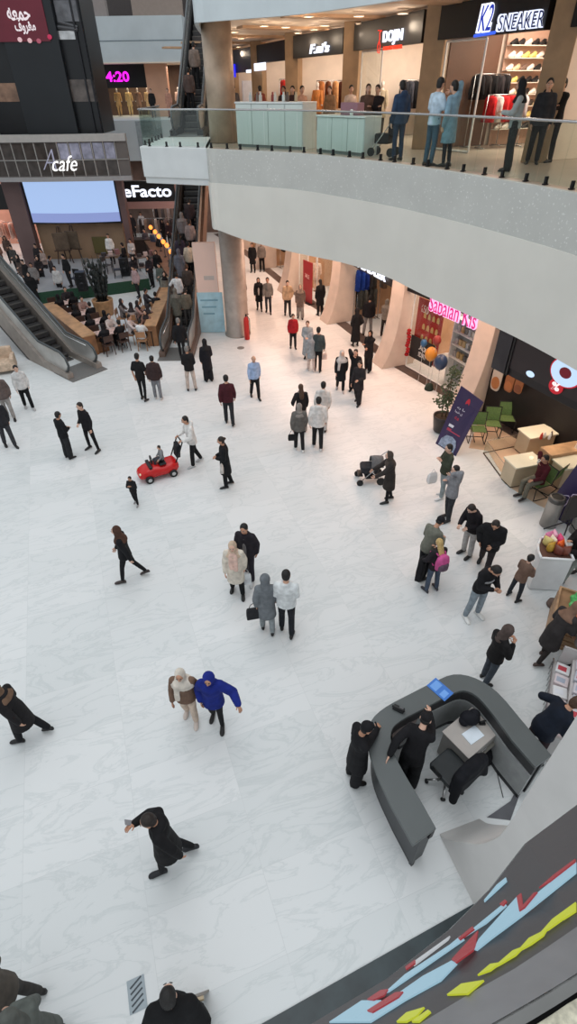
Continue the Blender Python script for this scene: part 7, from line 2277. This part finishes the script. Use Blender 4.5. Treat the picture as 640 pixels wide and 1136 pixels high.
R37 = Matrix.Rotation(rad(37), 3, 'Z')
ordn = ['nearest the hall', 'second from the hall', 'third from the hall', 'farthest from the hall']
for k, p in enumerate(tl):
    for (sx, sy), rot, side, c, hr, hc in (((-.35, -.55), 37, 'near left seat', (34, 32, 36), 'hijab', (30, 28, 30)), ((.35, -.55), 37, 'near right seat', (28, 26, 28), 'hijab' if k % 2 else 'short', (26, 25, 27) if k % 2 else 'black'), ((.35, .55), 217, 'far right seat', ((190, 176, 170), (60, 54, 56), (150, 120, 112), (44, 40, 42))[k], 'short', 'black')):
        if (k == 1 and sx > 0 and sy > 0): continue
        q = p + R37 @ Vector((sx, sy, 0))
        guest(q, rot, 'guest on the %s of the left cafe table %s' % (side, ordn[k]), c, BK, hr, hc, Lh='table', Rh='table')
cols = [(222, 222, 222), (150, 120, 110), (36, 34, 38), (196, 180, 176)]
for k, p in enumerate(tr_):
    for q, rot, side, c in (((0, -.60, 0), 0, 'near seat', cols[k]), ((-.62, 0, 0), -90, 'left seat', ((206, 190, 186), (180, 140, 130), (60, 56, 60), (120, 110, 108))[k]), ((0, .60, 0), 180, 'far seat', ((130, 96, 84), (40, 36, 40), (205, 205, 205), (60, 50, 52))[k])):
        if k and side == 'far seat': continue
        guest(p + Vector(q), rot, 'guest on the %s of the small wooden table %s' % (side, ['nearest the hall', 'second along the bench', 'farthest along the bench', 'on the open side'][k]), c, (60, 56, 56), 'short' if (k + len(side)) % 2 else 'hijab', 'black' if (k + len(side)) % 2 else (50, 44, 46), Lh='table', Rh='table')
standing = [
    (42, 338, 190, (26, 26, 28), 'person in long black coat standing left of the green stage front', 'long_coat'),
    (36, 322, 150, (34, 32, 34), 'dark person standing behind the long black coat at the left escalator', 'coat'),
    (62, 318, -60, (60, 56, 58), 'person in dark jacket at the left end of the stage', 'jacket'),
    (70, 330, 170, (200, 196, 194), 'person in white top bending at the left end of the green stage front', 'jacket'),
    (18, 262, 170, (70, 50, 46), 'person in brown coat, left of the pair by the mauve pier', 'coat'),
    (24, 266, 190, (34, 30, 32), 'person in black coat right beside the mauve pier', 'long_coat'),
    (10, 278, 120, (60, 48, 46), 'dark person near the pink lit clothes at the left edge', 'coat'),
    (30, 285, 100, (206, 200, 196), 'person in white top before the mauve pier', 'jacket'),
    (14, 292, 200, (90, 70, 64), 'person in dull brown jacket left of the white top', 'jacket'),
    (5, 300, 200, (120, 84, 70), 'person in reddish brown jacket at the left edge above the escalator', 'jacket'),
    (22, 304, 170, (70, 66, 64), 'person in grey jacket just above the left escalator', 'jacket'),
    (80, 318, 150, (30, 30, 32), 'performer in black standing on the left of the stage', 'shirt', .565),
    (143, 304, 80, (28, 27, 30), 'performer in black standing at the right of the stage', 'jacket', .565),
    (126, 292, 180, (220, 216, 212), 'person in white shirt at the rear right of the stage', 'shirt', .565),
    (178, 311, 175, (24, 24, 26), 'person in black standing in the aisle before the lamp stall', 'jacket'),
    (165, 283, 160, (90, 84, 90), 'person in grey coat by the dark wooden box', 'coat'),
    (160, 262, 180, (190, 184, 184), 'person in pale top at the shop entrance left of the lamps', 'jacket'),
    (150, 264, 170, (40, 38, 42), 'dark person left of the pale top at the shop entrance', 'coat'),
    (184, 271, 150, (36, 34, 36), 'person in black behind the orange lamps', 'coat'),
    (190, 274, 170, (60, 44, 48), 'person in plum jacket right of the orange lamp row', 'jacket'),
    (172, 286, -40, (66, 72, 92), 'person in blue grey jacket at the near side of the lamp stall', 'jacket'),
    (179, 292, -45, (30, 28, 30), 'dark person at the near end of the lamp stall', 'coat'),
    (187, 338, 190, (128, 126, 118), 'person in grey jacket standing by the right planter bench', 'jacket'),
    (182, 327, 160, (90, 96, 90), 'person in olive top at the far end of the right planter bench', 'jacket'),
    (48, 302, 170, (44, 40, 42), 'dark person at the left rear corner of the stage', 'coat'),
    (55, 308, 150, (160, 140, 132), 'person in pinkish beige jacket left of the stage', 'jacket'),
    (50, 318, 200, (52, 46, 48), 'person in dark brown jacket left of the stage front', 'jacket'),
    (30, 316, 160, (88, 74, 70), 'person in brown coat between the left escalator and the stage', 'coat'),
    (44, 326, 190, (130, 124, 122), 'person in grey top right behind the long black coat', 'jacket'),
    (152, 318, -150, (42, 38, 42), 'dark person beside the table at the right front corner of the stage', 'coat'),
    (150, 296, 170, (196, 186, 182), 'person in pale jacket at the tables right of the stage', 'jacket'),
    (195, 316, 180, (84, 84, 82), 'person in grey brown jacket between the bench end and the escalator', 'jacket'),
    (170, 318, 160, (48, 40, 44), 'person in dark plum top before the end of the right planter bench', 'jacket'),
    (155, 330, 140, (180, 150, 150), 'person in pinkish top beside the right front corner of the stage', 'jacket'),
]
for e in standing:
    x, y, rot, c, lab, tk = e[:6]; z = e[6] if len(e) > 6 else 0.0
    person(G(x, y, z), rot, lab, (tk, c), ('trousers', (40, 38, 40)), hair=rc.choice(['short', 'short', 'hijab', 'long']) if 'performer' not in lab else 'short', hc='black' if rc.random() < .0 else (34, 30, 32), h=1.68, vox=.03, Lh='belly' if rc.random() < .4 else 'down', st=6)

bake_pending()
"""hair given as a plain colour uses cloth, fine"""

# ------------------------------------------------------------------ light of the place
w = bpy.data.worlds.new('world'); SC.world = w; w.use_nodes = True
bg = w.node_tree.nodes['Background']; bg.inputs['Color'].default_value = (.88, .95, 1.0, 1); bg.inputs['Strength'].default_value = .92
area('skylight', (-3, 13, 26), 16, 26, 2500, (.95, .98, 1.0))
SC.view_settings.view_transform = 'Standard'
SC.view_settings.look = 'None'
SC.view_settings.exposure = -0.12
SC.view_settings.gamma = 1.0
SC.view_settings.use_curve_mapping = False
SC.cycles.use_denoising = True
SC.cycles.max_bounces = 8
SC.cycles.transparent_max_bounces = 12
SC.cycles.sample_clamp_indirect = 4
